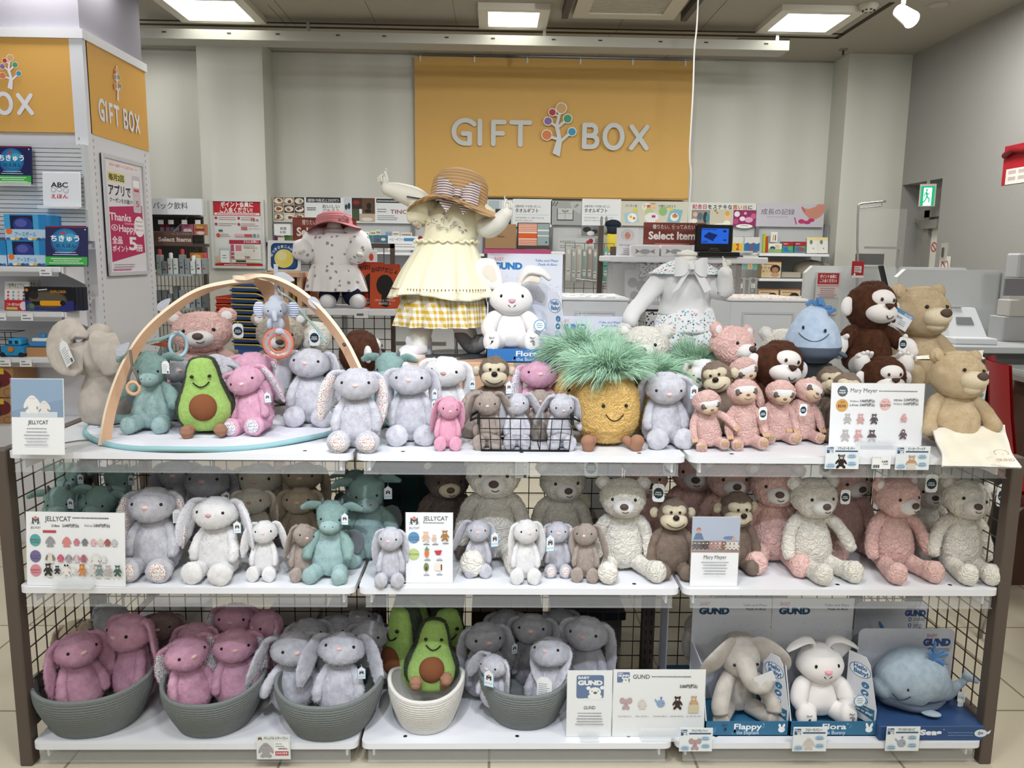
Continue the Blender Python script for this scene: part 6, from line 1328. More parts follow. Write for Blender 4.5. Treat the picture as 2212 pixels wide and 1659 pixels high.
def bear(loc,h,rz,label,m=CURLW,muz=SHORTW,nose=NOSEB,head=(0,0,0),arms=((0,0,0),(0,0,0)),legs=((0,0,0),(0,0,0)),group=None,tagk=None,curl=True,tilt=(0,0),tagp=(.27,-.1,.62),wide=1.0,name='plush_bear',inner=SHORTW,tags=.2,taglabel=None):
 T=Toy(name,loc,h,rz,label,group,tilt=tilt,sx=wide)
 c='c' if curl else 'f'; F=('curl',16,.010) if curl else ('n',8,.008); ln=.012 if curl else .017
 T.add('body','be_body'+c,lambda:[tubegrid([(0,.0,.1,.2,.17),(0,-.01,.2,.235,.2),(0,0,.33,.22,.19),(0,.01,.46,.18,.155),(0,.01,.6,.12,.1)],(1,0,0),44,38,(.08,.05))],m,disp=F,fz=(3400,ln,(0,0,-.4),.0022))
 hd=T.add('head','be_head'+c,lambda:[tubegrid([(0,-.01,.64,.16,.14),(0,-.03,.70,.225,.19),(0,-.02,.78,.245,.21),(0,-.0,.87,.22,.19),(0,.01,.93,.16,.13)],(1,0,0),44,34,(.035,.045))],m,(0,.03,.62),head,disp=F,fz=(3000,ln,(0,0,-.2),.002))
 hc,hr=(0,-.02,.78),(.245,.21,.17)
 mz=T.ball('muzzle',(0,-.2,.725),(.115,.095,.085),muz,hd,n=24,k=16,fz=(500,.008,(0,0,0),.0016))
 T.ball('nose',(0,-.292,.755),(.044,.024,.034),nose,hd)
 face_arc(T,hd,(0,-.2,.725),(.115,.095,.085),0.015,.70,.03,.012,.0035)
 for sx in (-1,1): T.ball('eye',(sx*.115,sf(hc,hr,sx*.115,.805,-.004),.805),.018,EYE,hd)
 for i,sx in enumerate((-1,1)):
  e=T.ball('ear',(sx*.21,0,.93),(.078,.04,.075),m,hd,n=20,k=14,disp=F if curl else None,fz=(600,ln,(0,0,0),.002))
  T.ball('ear_inner',(sx*.21,-.032,.928),(.046,.014,.045),inner,hd)
  mm=(lambda p:[(q[0]*sx,)+tuple(q[1:]) for q in p])
  A=[(.12,0,.57,.055,.055),(.2,-.03,.5,.065,.06),(.255,-.06,.38,.066,.062),(.275,-.1,.27,.07,.066),(.275,-.13,.2,.062,.06)]
  T.add('arm',('be_arm'+c,sx),lambda mm=mm,A=A:[tubegrid(mm(A),(1,0,0),24,26)],m,(sx*.14,0,.56),arms[i],None,F,(900,ln,(0,0,-.3),.002))
  L=[(.11,-.06,.13,.1,.1),(.15,-.18,.1,.085,.085),(.18,-.3,.095,.085,.085),(.2,-.42,.11,.1,.105),(.205,-.47,.12,.1,.11)]
  T.add('leg',('be_leg'+c,sx),lambda mm=mm,L=L:[tubegrid(mm(L),(1,0,0),26,28,(None,.06))],m,(sx*.11,-.05,.12),legs[i],None,F,(1200,ln,(0,0,-.2),.002))
 if tagk: hangtag(T,tagp,tagk,(0,0,-.2),tags)
 return T
def tanbear(loc,h,rz,label,head=(0,0,0),feet=True,arms=((0,0,0),(0,0,0)),tilt=(0,0),group='tan plush bears'):
 T=Toy('plush_bear',loc,h,rz,label,group,tilt=tilt); F=('n',8,.008); fz_=lambda n:(n,.016,(0,0,-.4),.002)
 T.add('body','tb_body',lambda:[tubegrid([(0,.0,.1,.25,.2),(0,-.02,.22,.285,.23),(0,0,.36,.25,.21),(0,.01,.5,.17,.15)],(1,0,0),34,26,(.09,.05))],TANF,disp=F,fz=fz_(3600))
 hd=T.add('head','tb_head',lambda:[tubegrid([(0,-.01,.55,.2,.17),(0,-.03,.63,.275,.235),(0,-.02,.74,.3,.25),(0,-.0,.86,.25,.21),(0,.01,.94,.16,.14)],(1,0,0),34,26,(.04,.05))],TANF,(0,.03,.55),head,disp=F,fz=fz_(4200))
 hc,hr=(0,-.02,.74),(.3,.25,.22)
 T.ball('muzzle',(0,-.25,.70),(.15,.12,.095),CREAMM,hd,n=24,k=16); T.ball('chin',(0,-.22,.61),(.1,.09,.055),CREAMM,hd,n=20,k=12)
 T.ball('nose',(.01,-.355,.745),(.065,.035,.045),NOSEB,hd)
 for sx in (-1,1):
  T.ball('eye',(sx*.115,sf(hc,hr,sx*.115,.80,.0),.80),.019,EYE,hd); T.ball('ear',(sx*.235,.03,.93),(.085,.045,.08),TANF,hd,fz=(500,.016,(0,0,0),.002)); T.ball('ear_inner',(sx*.235,-.008,.928),(.055,.014,.05),TANF,hd)
 for i,sx in enumerate((-1,1)):
  mm=(lambda p:[(q[0]*sx,)+tuple(q[1:]) for q in p])
  A=[(.13,0,.5,.075,.07),(.24,-.04,.42,.085,.08),(.31,-.1,.3,.08,.075),(.34,-.16,.2,.085,.08)]
  T.add('arm',('tb_arm',sx),lambda mm=mm,A=A:[tubegrid(mm(A),(1,0,0),18,18)],TANF,(sx*.15,0,.48),arms[i],None,F,fz_(1100))
  L=[(.14,-.05,.13,.12,.12),(.2,-.2,.11,.11,.11),(.24,-.34,.13,.12,.13)]
  if feet: T.add('leg',('tb_leg',sx),lambda mm=mm,L=L:[tubegrid(mm(L),(1,0,0),20,18,(None,.06))],TANF,(sx*.12,-.05,.12),(0,0,0),None,F,fz_(1200))
 return T
def monkey(loc,h,rz,label,head=(0,0,0),arms=((0,0,0),(0,0,0)),group='brown plush monkeys with cream faces',tilt=(0,0)):
 T=Toy('plush_monkey',loc,h,rz,label,group,tilt=tilt); F=('n',9,.008); fz_=lambda n:(n,.02,(0,0,-.5),.0022)
 T.add('body','mk_body',lambda:[tubegrid([(0,.0,.1,.22,.18),(0,0,.2,.26,.2),(0,0,.36,.24,.18),(0,.01,.5,.18,.15),(0,.01,.58,.12,.1)],(1,0,0),34,26,(.09,.05))],BROWNF,disp=F,fz=fz_(3600))
 hd=T.add('head','mk_head',lambda:[tubegrid([(0,.0,.6,.13,.12),(0,0,.7,.18,.16),(0,0,.8,.2,.17),(0,0,.9,.17,.15),(0,.01,.96,.1,.09)],(1,0,0),30,22,(.04,.035))],BROWNF,(0,.03,.6),head,disp=F,fz=fz_(1800))
 g=(600,.008,(0,0,0),.0016)
 for sx in (-1,1): T.ball('brow',(sx*.052,-.085,.845),(.105,.105,.085),FACE,hd,n=20,k=14,fz=(300,.008,(0,0,0),.0016)); T.ball('ear',(sx*.235,-.0,.79),(.06,.03,.07),FACE,hd,fz=(200,.01,(0,0,0),.0018)); T.ball('ear_inner',(sx*.235,-.026,.79),(.035,.01,.042),FACE,hd)
 T.ball('forehead',(0,-.1,.835),(.09,.1,.09),FACE,hd,n=20,k=14)
 mc,mr=(0,-.1,.71),(.175,.15,.12)
 T.ball('muzzle',mc,mr,FACE,hd,n=26,k=18,fz=g)
 T.ball('nose',(0,-.245,.785),(.042,.028,.035),NOSEK,hd)
 face_arc(T,hd,mc,mr,0,.70,.11,.045,.005)
 for sx in (-1,1): T.ball('eye',(sx*.055,-.19,.84),.019,EYE,hd)
 for i,sx in enumerate((-1,1)):
  mm=(lambda p:[(q[0]*sx,)+tuple(q[1:]) for q in p])
  A=[(.13,0,.54,.055,.055),(.2,-.03,.48,.06,.06),(.255,-.06,.36,.058,.058),(.27,-.1,.24,.06,.06),(.26,-.14,.17,.06,.055)]
  T.add('arm',('mk_arm',sx),lambda mm=mm,A=A:[tubegrid(mm(A),(1,0,0),16,18)],BROWNF,(sx*.15,0,.53),arms[i],None,F,fz_(900))
  L=[(.11,-.06,.12,.1,.1),(.13,-.18,.1,.09,.09),(.14,-.3,.11,.09,.1),(.14,-.35,.12,.085,.095)]
  T.add('leg',('mk_leg',sx),lambda mm=mm,L=L:[tubegrid(mm(L),(1,0,0),18,16,(None,.05))],BROWNF,(sx*.11,-.05,.12),(0,0,0),None,F,fz_(900))
 return T
def bigmonkey(loc,h,rz,label,head=(0,0,0),arms=((0,0,0),(0,0,0)),group='large dark brown plush monkeys with white faces',tilt=(0,0),tagk=None):
 T=Toy('plush_monkey',loc,h,rz,label,group,tilt=tilt); F=('n',9,.006); fz_=lambda n:(n,.018,(0,0,-.4),.0022)
 T.add('body','bm_body',lambda:[tubegrid([(0,.0,.08,.24,.2),(0,0,.2,.275,.22),(0,0,.34,.24,.19),(0,.01,.48,.16,.14)],(1,0,0),34,26,(.07,.05))],DARKB,disp=F,fz=fz_(3800))
 hd=T.add('head','bm_head',lambda:[tubegrid([(0,.0,.5,.17,.15),(0,0,.6,.245,.22),(0,0,.73,.275,.24),(0,0,.87,.235,.2),(0,.01,.95,.14,.12)],(1,0,0),34,26,(.05,.045))],DARKB,(0,.03,.5),head,disp=F,fz=fz_(4200))
 W_=SMOOTH
 T.ball('face',(0,-.135,.80),(.165,.13,.115),W_,hd,n=26,k=18); mc,mr=(0,-.165,.655),(.19,.13,.115); T.ball('muzzle',mc,mr,W_,hd,n=26,k=18)
 T.add('nose','bm_nose',lambda:[tubegrid([(0,-.285,.70,.01,.012),(0,-.296,.722,.042,.02),(0,-.285,.745,.058,.018)],(1,0,0),14,8,(.01,.012))],mat('brown_velvet_nose','4a3026',.7,.2),(0,-.28,.72),par=hd)
 face_arc(T,hd,mc,mr,.02,.625,.045,.03,.0045)
 for sx in (-1,1):
  T.ball('eye_white',(sx*.075,-.252,.795),(.018,.01,.022),mat('eye_ring_brown','6a4a3c',.7),hd); T.ball('eye',(sx*.075,-.262,.795),(.011,.008,.014),EYE,hd)
  T.ball('ear',(sx*.3,0,.70),(.075,.045,.105),W_,hd,n=20,k=14)
 for i,sx in enumerate((-1,1)):
  mm=(lambda p:[(q[0]*sx,)+tuple(q[1:]) for q in p])
  A=[(.12,0,.46,.075,.07),(.22,-.04,.42,.085,.08),(.31,-.09,.33,.08,.075)]
  T.add('arm',('bm_arm',sx),lambda mm=mm,A=A:[tubegrid(mm(A),(0,0,1),18,16)],DARKB,(sx*.15,0,.46),arms[i],None,F,fz_(1000))
  T.add('hand',('bm_hand',sx),lambda mm=mm:[tubegrid(mm([(.33,-.1,.33,.08,.07),(.38,-.14,.29,.1,.075),(.41,-.17,.23,.085,.065)]),(0,0,1),18,12),tubegrid(mm([(.35,-.13,.37,.035,.035),(.33,-.18,.41,.028,.028)]),(0,0,1),10,6)],W_,(sx*.15,0,.46),arms[i])
  T.add('leg',('bm_leg',sx),lambda mm=mm:[tubegrid(mm([(.13,-.05,.12,.12,.11),(.18,-.17,.1,.1,.1)]),(1,0,0),18,12)],DARKB,(sx*.12,-.05,.12),disp=F,fz=fz_(700))
  T.add('foot',('bm_foot',sx),lambda mm=mm:[tubegrid(mm([(.19,-.2,.1,.1,.1),(.22,-.3,.12,.1,.11),(.24,-.36,.14,.09,.12)]),(1,0,0),18,12)]+[tubegrid(mm([(.2+.045*k,-.36,.23-.01*k*k,.028,.028),(.2+.045*k,-.39,.26-.01*k*k,.024,.024)]),(1,0,0),8,5) for k in (-1,0,1,2)],W_,(sx*.12,-.05,.12))
 if tagk: hangtag(T,(.3,-.2,.25),tagk,(0,0,0),.16)
 return T
CLAW=mat('tan_claw_plush','c8a98a',.9,.1,sheen=.2)
def sloth(loc,h,rz,label,head=(0,0,0),arms=((0,0,0),(0,0,0)),legs=((0,0,0),(0,0,0)),group='pink plush sloths',tagk=None,tilt=(0,0),tagp=(.1,-.24,.5)):
 T=Toy('plush_sloth',loc,h,rz,label,group,tilt=tilt); F=('curl',22,.007); fz_=lambda n:(n,.012,(0,0,-.3),.002)
 T.add('body','sl_body',lambda:[tubegrid([(0,.0,.1,.2,.17),(0,0,.2,.225,.18),(0,0,.36,.2,.17),(0,.01,.5,.165,.14),(0,.01,.6,.13,.11)],(1,0,0),40,34,(.08,.05))],CURLP,disp=F,fz=fz_(2600))
 hd=T.add('head','sl_head',lambda:[tubegrid([(0,.0,.66,.15,.14),(0,0,.73,.205,.18),(0,0,.81,.225,.19),(0,0,.9,.18,.15),(0,.01,.95,.12,.1)],(1,0,0),40,30,(.035,.035))],CURLP,(0,.03,.64),head,disp=F,fz=fz_(2200))
 T.ball('face_band',(0,-.075,.83),(.175,.135,.105),SHORTW,hd,n=26,k=18,fz=(300,.008,(0,0,0),.0016))
 mc,mr=(0,-.135,.77),(.135,.108,.1); T.ball('muzzle',mc,mr,mat('tan_muzzle_plush','d6bca4',.9,.1,sheen=.2,bump=(160,.3)),hd,n=24,k=16)
 T.ball('nose',(0,-.235,.81),(.03,.018,.018),mat('grey_brown_nose','7a665c',.7,.2),hd); face_arc(T,hd,mc,mr,0,.765,.05,.02,.004,mat('brown_thread','7a5a48',.8))
 for sx in (-1,1):
  T.ball('eye_patch',(sx*.11,-.155,.825),(.042,.035,.062),mat('grey_eye_patch','6e6360',.9,.1),hd,(0,sx*.5,0)); T.ball('eye',(sx*.09,-.193,.832),.012,EYE,hd)
 for i,sx in enumerate((-1,1)):
  mm=(lambda p:[(q[0]*sx,)+tuple(q[1:]) for q in p])
  A=[(.12,0,.56,.055,.055),(.2,-.04,.46,.06,.06),(.24,-.1,.34,.06,.058),(.25,-.16,.24,.055,.055)]
  T.add('arm',('sl_arm',sx),lambda mm=mm,A=A:[tubegrid(mm(A),(1,0,0),20,20)],CURLP,(sx*.14,0,.55),arms[i],None,F,fz_(700))
  T.add('claws',('sl_claw',sx),lambda mm=mm:[tubegrid(mm([(.25+.028*k,-.19,.22,.022,.022),(.255+.03*k,-.235,.18,.018,.018)]),(1,0,0),8,6) for k in (-1,0,1)],CLAW,(sx*.14,0,.55),arms[i])
  L=[(.11,-.05,.12,.095,.095),(.15,-.18,.1,.08,.08),(.18,-.3,.1,.085,.085)]
  T.add('leg',('sl_leg',sx),lambda mm=mm,L=L:[tubegrid(mm(L),(1,0,0),22,18,(None,.05))],CURLP,(sx*.11,-.05,.12),legs[i],None,F,fz_(700))
  T.add('toes',('sl_toe',sx),lambda mm=mm:[tubegrid(mm([(.18+.03*k,-.35,.1,.024,.024),(.18+.033*k,-.375,.15,.021,.021)]),(1,0,0),8,6) for k in (-1,0,1)],CLAW,(sx*.11,-.05,.12),legs[i])
 if tagk: hangtag(T,tagp,tagk,(0,0,.1),.19)
 return T
def dragon(loc,h,rz,label,head=(0,0,0),arms=((0,0,0),(0,0,0)),group='teal plush dragons',tagk=None,tilt=(0,0),tail=True,ears=((0,0,0),(0,0,0))):
 T=Toy('plush_dragon',loc,h,rz,label,group,tilt=tilt); F=('n',11,.009); fz_=lambda n:(n,.02,(0,0,-.5),.0026)
 T.add('body','dr_body',lambda:[tubegrid([(0,.0,.08,.2,.18),(0,0,.2,.25,.21),(0,0,.34,.23,.19),(0,.01,.48,.18,.155),(0,.01,.62,.12,.1)],(1,0,0),34,26,(.07,.05))],TEALB,disp=F,fz=fz_(3400))
 hd=T.add('head','dr_head',lambda:[tubegrid([(0,-.03,.6,.12,.12),(0,-.04,.68,.16,.155),(0,-.02,.78,.185,.175),(0,0,.88,.19,.165),(0,.01,.95,.12,.1)],(1,0,0),34,26,(.04,.045))],TEAL,(0,.02,.62),head,disp=F,fz=fz_(2600))
 T.ball('snout',(0,-.17,.67),(.125,.115,.085),TEALB,hd,n=24,k=16,fz=(600,.014,(0,0,-.2),.002))
 for sx in (-1,1):
  T.ball('eye',(sx*.115,-.155,.765),.015,EYE,hd); T.ball('nostril',(sx*.05,-.275,.69),(.008,.005,.006),THREAD,hd)
  T.add('horn',('dr_horn',sx),lambda sx=sx:[tubegrid([(sx*.11,-.02,.95,.03,.03),(sx*.125,-.03,.99,.022,.022),(sx*.125,-.04,1.02,.01,.01)],(1,0,0),10,8)],HORN,(sx*.11,-.02,.95),par=hd)
  T.add('ear',('dr_ear',sx),lambda sx=sx:[tubegrid([(sx*.15,0,.92,.04,.025),(sx*.22,0,.925,.06,.03),(sx*.31,-.01,.91,.055,.025),(sx*.38,-.02,.885,.03,.018)],(0,-.5,1),16,14)],TEAL,(sx*.16,0,.92),ears[0 if sx<0 else 1],hd,F,(600,.016,(0,0,-.2),.002))
 for i,sx in enumerate((-1,1)):
  mm=(lambda p:[(q[0]*sx,)+tuple(q[1:]) for q in p])
  T.add('arm',('dr_arm',sx),lambda mm=mm:[tubegrid(mm([(.13,0,.56,.06,.055),(.21,-.05,.48,.07,.065),(.26,-.12,.38,.075,.07),(.265,-.16,.32,.065,.065)]),(1,0,0),18,16)],TEAL,(sx*.14,0,.55),arms[i],None,F,fz_(900))
  T.add('leg',('dr_leg',sx),lambda mm=mm:[tubegrid(mm([(.12,-.06,.13,.11,.11),(.16,-.2,.11,.1,.1),(.19,-.33,.11,.1,.11)]),(1,0,0),20,16,(None,.06))],TEALB,(sx*.12,-.05,.12),(0,0,0),None,F,fz_(1000))
  T.add('wing',('dr_wing',sx),lambda mm=mm:[tubegrid(mm([(.12,.16,.5,.06,.014),(.24,.18,.46,.13,.016),(.3,.18,.34,.1,.014),(.3,.17,.24,.03,.01)]),(1,0,0),14,12)],HORN,(sx*.12,.15,.45))
 if tail: T.add('tail','dr_tail',lambda:[tubegrid([(-.05,.15,.1,.09,.09),(-.25,.12,.1,.075,.075),(-.45,.05,.11,.055,.055),(-.58,.0,.14,.045,.045)],(0,0,1),16,16)],TEAL,(-.05,.15,.1),disp=F,fz=fz_(900))
 if tagk: hangtag(T,(.22,-.12,.72),tagk,(0,0,-.1),.17)
 return T
def avocado(loc,h,rz,label,legs=((0,0,0),(0,0,0)),tilt=(0,0),boots=True):
 T=Toy('plush_avocado',loc,h,rz,label,'plush avocados',tilt=tilt,sx=1.16)
 prof=[(0,.0,.12,.24,.15),(.0,0,.22,.29,.19),(0,0,.36,.30,.2),(0,0,.5,.26,.18),(0,0,.66,.2,.15),(0,0,.82,.165,.13),(0,0,.92,.13,.1)]
 T.add('skin','av_skin',lambda:[tubegrid([(x,.07,z,a*1.06,b) for x,y,z,a,b in prof],(1,0,0),36,30,(.09,.07))],AVOD,disp=('n',9,.008),fz=(4200,.02,(0,0,-.2),.0022))
 T.add('flesh','av_flesh',lambda:[tubegrid([(x,-.045,z,a*.9,b*.8) for x,y,z,a,b in prof],(1,0,0),36,30,(.07,.06))],AVOG,disp=('n',9,.006),fz=(3600,.014,(0,0,-.2),.002))
 T.ball('pit',(.0,-.165,.37),(.145,.11,.175),PIT,n=28,k=20)
 fc,fr=(0,-.045,.74),(.19,.128,.35)
 for sx in (-1,1): T.ball('eye',(sx*.09,-.168,.76),.021,EYE)
 pts=[(u*.08,-.196+.022*abs(u),.685-.055*(1-u*u),.008,.008) for u in [i/5-1 for i in range(11)]]
 T.add('mouth','av_mouth',lambda:[tubegrid(pts,(0,0,1),6,20)],THREAD,(0,-.15,.68))
 if boots:
  for i,sx in enumerate((-1,1)): T.add('boot',('av_boot',sx),lambda sx=sx:[tubegrid([(sx*.14,-.1,.12,.05,.05),(sx*.16,-.2,.08,.052,.052),(sx*.17,-.27,.06,.06,.06)],(1,0,0),14,10),tubegrid([(sx*.17,-.27,.06,.06,.055),(sx*.17,-.29,.1,.075,.06),(sx*.17,-.3,.13,.06,.05)],(1,0,0),16,10)],BOOT,(sx*.14,-.1,.12),legs[i])
 return T
def strandmesh(n,c,r,L,wd,seed=3,droop=.9,up=.5,clumps=90):
 rng=np.random.RandomState(seed); V=[];F=[];b=0; CD=[]
 for i in range(clumps):
  a=rng.rand()*2*math.pi; e=math.asin(rng.rand()**.9*.98); d=np.array([math.cos(e)*math.cos(a),math.cos(e)*math.sin(a),math.sin(e)])
  v=d*np.array([1.15,1,.55])+np.array([0,0,up])+rng.randn(3)*.3; CD.append((d,v/np.linalg.norm(v),.6+.55*rng.rand()))
 for i in range(n):
  d,v,l0=CD[rng.randint(clumps)]; g=d+rng.randn(3)*.16; g/=np.linalg.norm(g)
  p=np.array(c)+g*np.array(r); ll=L*l0*(.75+.35*rng.rand()); v=v+(g-d)*.25+rng.randn(3)*.07; v/=np.linalg.norm(v); pull=(d-g)*.5
  sd=np.cross(v,rng.randn(3)); sd/=np.linalg.norm(sd); k=5
  for j in range(k+1):
   t=j/k; q=wd*(1-t)**.8*.5; V+= [p-sd*q,p+sd*q]
   if j<k: F.append((b+2*j,b+2*j+1,b+2*j+3,b+2*j+2))
   p=p+v*ll/k; v=v+(np.array([0,0,-droop])+pull)/k; v=v/np.linalg.norm(v)
  b+=2*(k+1)
 me=bpy.data.meshes.new('strands'); me.from_pydata([tuple(x) for x in V],[],F); me.polygons.foreach_set('use_smooth',[True]*len(F)); return me
def pineapple(loc,h,rz,label,hair=1.0,seed=3,legs=True,tilt=(0,0)):
 T=Toy('plush_pineapple',loc,h,rz,label,'plush pineapples',tilt=tilt)
 T.add('body','pi_body',lambda:[tubegrid([(0,0,.1,.27,.24),(0,0,.22,.36,.3),(0,0,.42,.38,.32),(0,0,.64,.35,.3),(0,0,.76,.25,.21)],(1,0,0),48,40,(.09,.06))],PINEY,disp=('curl',17,.012),fz=(5200,.02,(0,0,-.2),.003))
 bc,br=(0,0,.42),(.38,.32,.5)
 for sx in (-1,1): T.ball('eye',(sx*.13+.03,sf(bc,br,sx*.13+.03,.5,.006),.5),.022,EYE)
 face_arc(T,None,bc,br,.03,.4,.1,.07,.006)
 k=('strands',seed)
 if k not in _C: _C[k]=strandmesh(3800,(0,0,.84),(.26,.23,.07),.46,.013,seed,droop=1.3,up=.35)
 o=link('leafy_hair',_C[k],T.r,PINEG); o['kind']='stuff'
 T.ball('crown_base',(0,0,.82),(.27,.24,.1),PINEG)
 if legs:
  for sx in (-1,1): T.add('boot',('pi_boot',sx),lambda sx=sx:[tubegrid([(sx*.18,-.2,.1,.05,.05),(sx*.24,-.32,.06,.05,.05),(sx*.27,-.38,.06,.06,.055)],(1,0,0),14,10),tubegrid([(sx*.27,-.38,.05,.07,.06),(sx*.28,-.39,.12,.08,.07)],(1,0,0),16,8)],BOOT,(sx*.18,-.2,.1))
 return T
# ================================================================ PLAY MAT, WOODEN GYM, BASKETS
MATZ=ZT+.016
mc=at(487,925,2.46); mx=mc.x; my=2.455
t=thing('play_mat','round quilted white play mat with a pale teal edge under the dragon and avocado plushes','play mat',(mx,my,ZT))
def matgrid():
 G=[]
 for r in [.002,.05,.1,.15,.2,.25,.3,.33,.35,.36]:
  G.append([(r*math.cos(a)*1.06,r*math.sin(a),.016*(1-.15*(r/.36)**6)+.0022*math.cos(a*12)*min(r/.3,1)*(1 if r<.35 else .3)) for a in [2*math.pi*i/72 for i in range(72)]])
 G+= [[(.355*math.cos(a)*1.06,.355*math.sin(a),.001) for a in [2*math.pi*i/72 for i in range(72)]]]
 return np.array(G)
link('quilt',grid2mesh([matgrid()],'quilt',('n',30,.0015)),t,mat('quilt_white','dfe1ec',.9,.1,bump=(60,.3)))
MB().path([(.363*1.06*math.cos(a),.363*math.sin(a),.008+.002*math.sin(a*7)) for a in [2*math.pi*i/72 for i in range(72)]],.0075,closed=True).obj('piping',mat('pale_teal_binding','93bcc2',.8,.1),t)
t=thing('wooden_play_gym','birch wood arched baby gym with grey felt leaves over the left play mat','play gym',(0,0,0))
def band(pts,wv,w,th,name,lab=None):
 C=crom([tuple(p) for p in pts],44); T_=np.gradient(C,axis=0); T_/=np.linalg.norm(T_,axis=1)[:,None]; wv=np.array(wv)/np.linalg.norm(wv); V=[]
 for i in range(len(C)):
  nrm=np.cross(wv,T_[i]); nrm/=np.linalg.norm(nrm); ww=np.cross(T_[i],nrm)
  for a,b_ in ((-1,-1),(1,-1),(1,1),(-1,1)): V.append(tuple(C[i]+ww*w/2*a+nrm*th/2*b_))
 b=MB(); n=len(C)
 for i in range(n-1):
  for k in range(4): b.add([V[4*i+k],V[4*i+(k+1)%4],V[4*i+4+(k+1)%4],V[4*i+4+k]],[(0,1,2,3)],BIRCHE if k in(1,3) else BIRCH,False)
 b.add(V[:4],[(3,2,1,0)],BIRCHE); b.add(V[-4:],[(0,1,2,3)],BIRCHE)
 return b.obj(name,None,t,label=lab), C
def lerpY(L,Y0,Y1): n=len(L); return [at(x,y,Y0+(Y1-Y0)*(i/(n-1))) for i,(x,y) in enumerate(L)]
fl=onz(219,963,ZT); 
leftp=lerpY([(224,955),(240,880),(268,800),(305,735),(348,688),(400,648),(448,624),(500,611),(545,607)],fl.y,2.45); leftp[0].z=ZT
band(leftp,(-.55,-.8,0),.028,.011,'arch_leg')
rightp=lerpY([(520,600),(560,597),(600,607),(645,632),(690,672),(730,722),(760,775),(785,840),(800,905)],2.43,2.25); rightp[-1].z=ZT+.0
band(rightp,(.62,-.6,.0),.036,.011,'arch_leg')
rearp=lerpY([(540,600),(570,612),(595,650),(610,710),(618,790),(620,850)],2.45,2.72); rearp[-1].z=ZT
band(rearp,(1,.25,0),.05,.011,'arch_leg')
MB().rod(at(525,604,2.43),at(525,596,2.43),.03,BIRCHE,24).obj('hub',None,t)
p=at(745,745,2.285); MB().rod(p+Vector((.0,-.018,.004)),p+Vector((0,-.006,0)),.005,M('4a3a30'),14).obj('bolt_hole',None,t)
LEAF=mat('grey_felt','b9bdc8',.9,.1,bump=(200,.3))
for px,py,Y,ang,s in ((358,657,2.36,.75,.04),(270,752,2.24,.75,.04),(618,600,2.395,-.25,.045),(684,657,2.345,-.8,.042),(620,663,2.7,-.9,.03)):
 c=at(px,py,Y); d=Vector((math.cos(ang),0,math.sin(ang))); nn=Vector((0,1,0)); sd=d.cross(nn)
 V=[];n=20
 for i in range(n):
  a=2*math.pi*i/n; u=math.cos(a)*s*.62; v=math.sin(a)*s*.3*(1-.45*math.cos(a)); V.append(c+d*u+sd*v+Vector((0,-.012,0)))
 b=MB(); b.add(V+[v+Vector((0,.004,0)) for v in V],[tuple(range(n)),tuple(range(n,2*n))[::-1]]+[(i,i+n,(i+1)%n+n,(i+1)%n) for i in range(n)],LEAF); b.obj('felt_leaf',None,t)
a=at(597,628,2.5); b_=at(593,655,2.46)
h0=at(597,690,2.42)
def hang_elephant():
 z=at(597,655,2.42).z; T=Toy('hanging_elephant_toy',(h0.x,2.42,at(597,716,2.42).z),.105,R(5),'small grey elephant hanging toy holding a coral ring rattle under the gym','hanging toy')
 m=mat('light_grey_velour','b4bac8',.85,.15,sheen=.3); m2=mat('grey_patch_velour','8b8f9a',.85,.15); ST=wavy('blue_white_stripe_cloth','e6e8f2','7f8fb4',5,'Z',0,.4,.6)
 T.add('body','he_b',lambda:[tubegrid([(0,0,.05,.2,.15),(0,0,.2,.24,.18),(0,0,.36,.18,.14)],(1,0,0),20,12)],m)
 hd=T.add('head','he_h',lambda:[tubegrid([(0,-.03,.4,.22,.18),(0,-.03,.55,.36,.28),(0,0,.72,.36,.28),(0,.0,.88,.2,.16)],(1,0,0),24,16)],m,(0,0,.45))
 T.add('trunk','he_t',lambda:[tubegrid([(0,-.28,.55,.1,.09),(.02,-.36,.45,.075,.07),(.04,-.38,.36,.06,.055)],(1,0,0),14,10)],m,(0,-.28,.55),par=hd)
 for sx in (-1,1): T.ball('ear',(sx*.47,.02,.62),(.17,.05,.24),ST,hd); T.ball('eye',(sx*.17,-.27,.6),.025,EYE,hd); T.ball('arm',(sx*.16,-.15,.22),(.09,.12,.16),m)
 T.ball('face_patch',(.24,-.2,.66),(.12,.07,.16),m2,hd)
 T.ball('foot',(.12,-.22,.02),(.13,.08,.1),m); MB().strip([(-.03,0,.88),(-.03,.02,1.9)],[(.06,0,.88),(.09,.02,1.9)]).obj('ribbon',mat('grey_ribbon','a5a9b4',.6),T.r)
 return T
HE=hang_elephant()
rc=at(601,742,2.40)
t=thing('ring_rattle','clear ring rattle with coral rims and beads hanging from the small elephant toy','rattle',rc)
def torus(R0,r,n=40,m=10):
 V=[];F=[]
 for i in range(n):
  a=2*math.pi*i/n
  for j in range(m): g=2*math.pi*j/m; rr=R0+r*math.cos(g); V.append((rr*math.cos(a),r*math.sin(g),rr*math.sin(a)))
 for i in range(n):
  for j in range(m): F.append((i*m+j,i*m+(j+1)%m,((i+1)%n)*m+(j+1)%m,((i+1)%n)*m+j))
 return V,F
CORAL=mat('coral_plastic','e0755f',.4,.4)
for R0,r in ((.043,.0035),(.026,.003)): b=MB(); b.add(*torus(R0,r),CORAL,True); b.obj('rim',None,t)
b=MB(); b.add(*torus(.035,.008),clear('ring_clear','e8e4ea',.25,.1),True); b.obj('clear_tube',None,t)
b=MB()
for i in range(9): a=-2.3+i*.17; b.rod((.035*math.cos(a),-.004,.035*math.sin(a)),(.035*math.cos(a),.004,.035*math.sin(a)),.003,M(['e8a0a0','e8e0d0','e8c050'][i%3]),8)
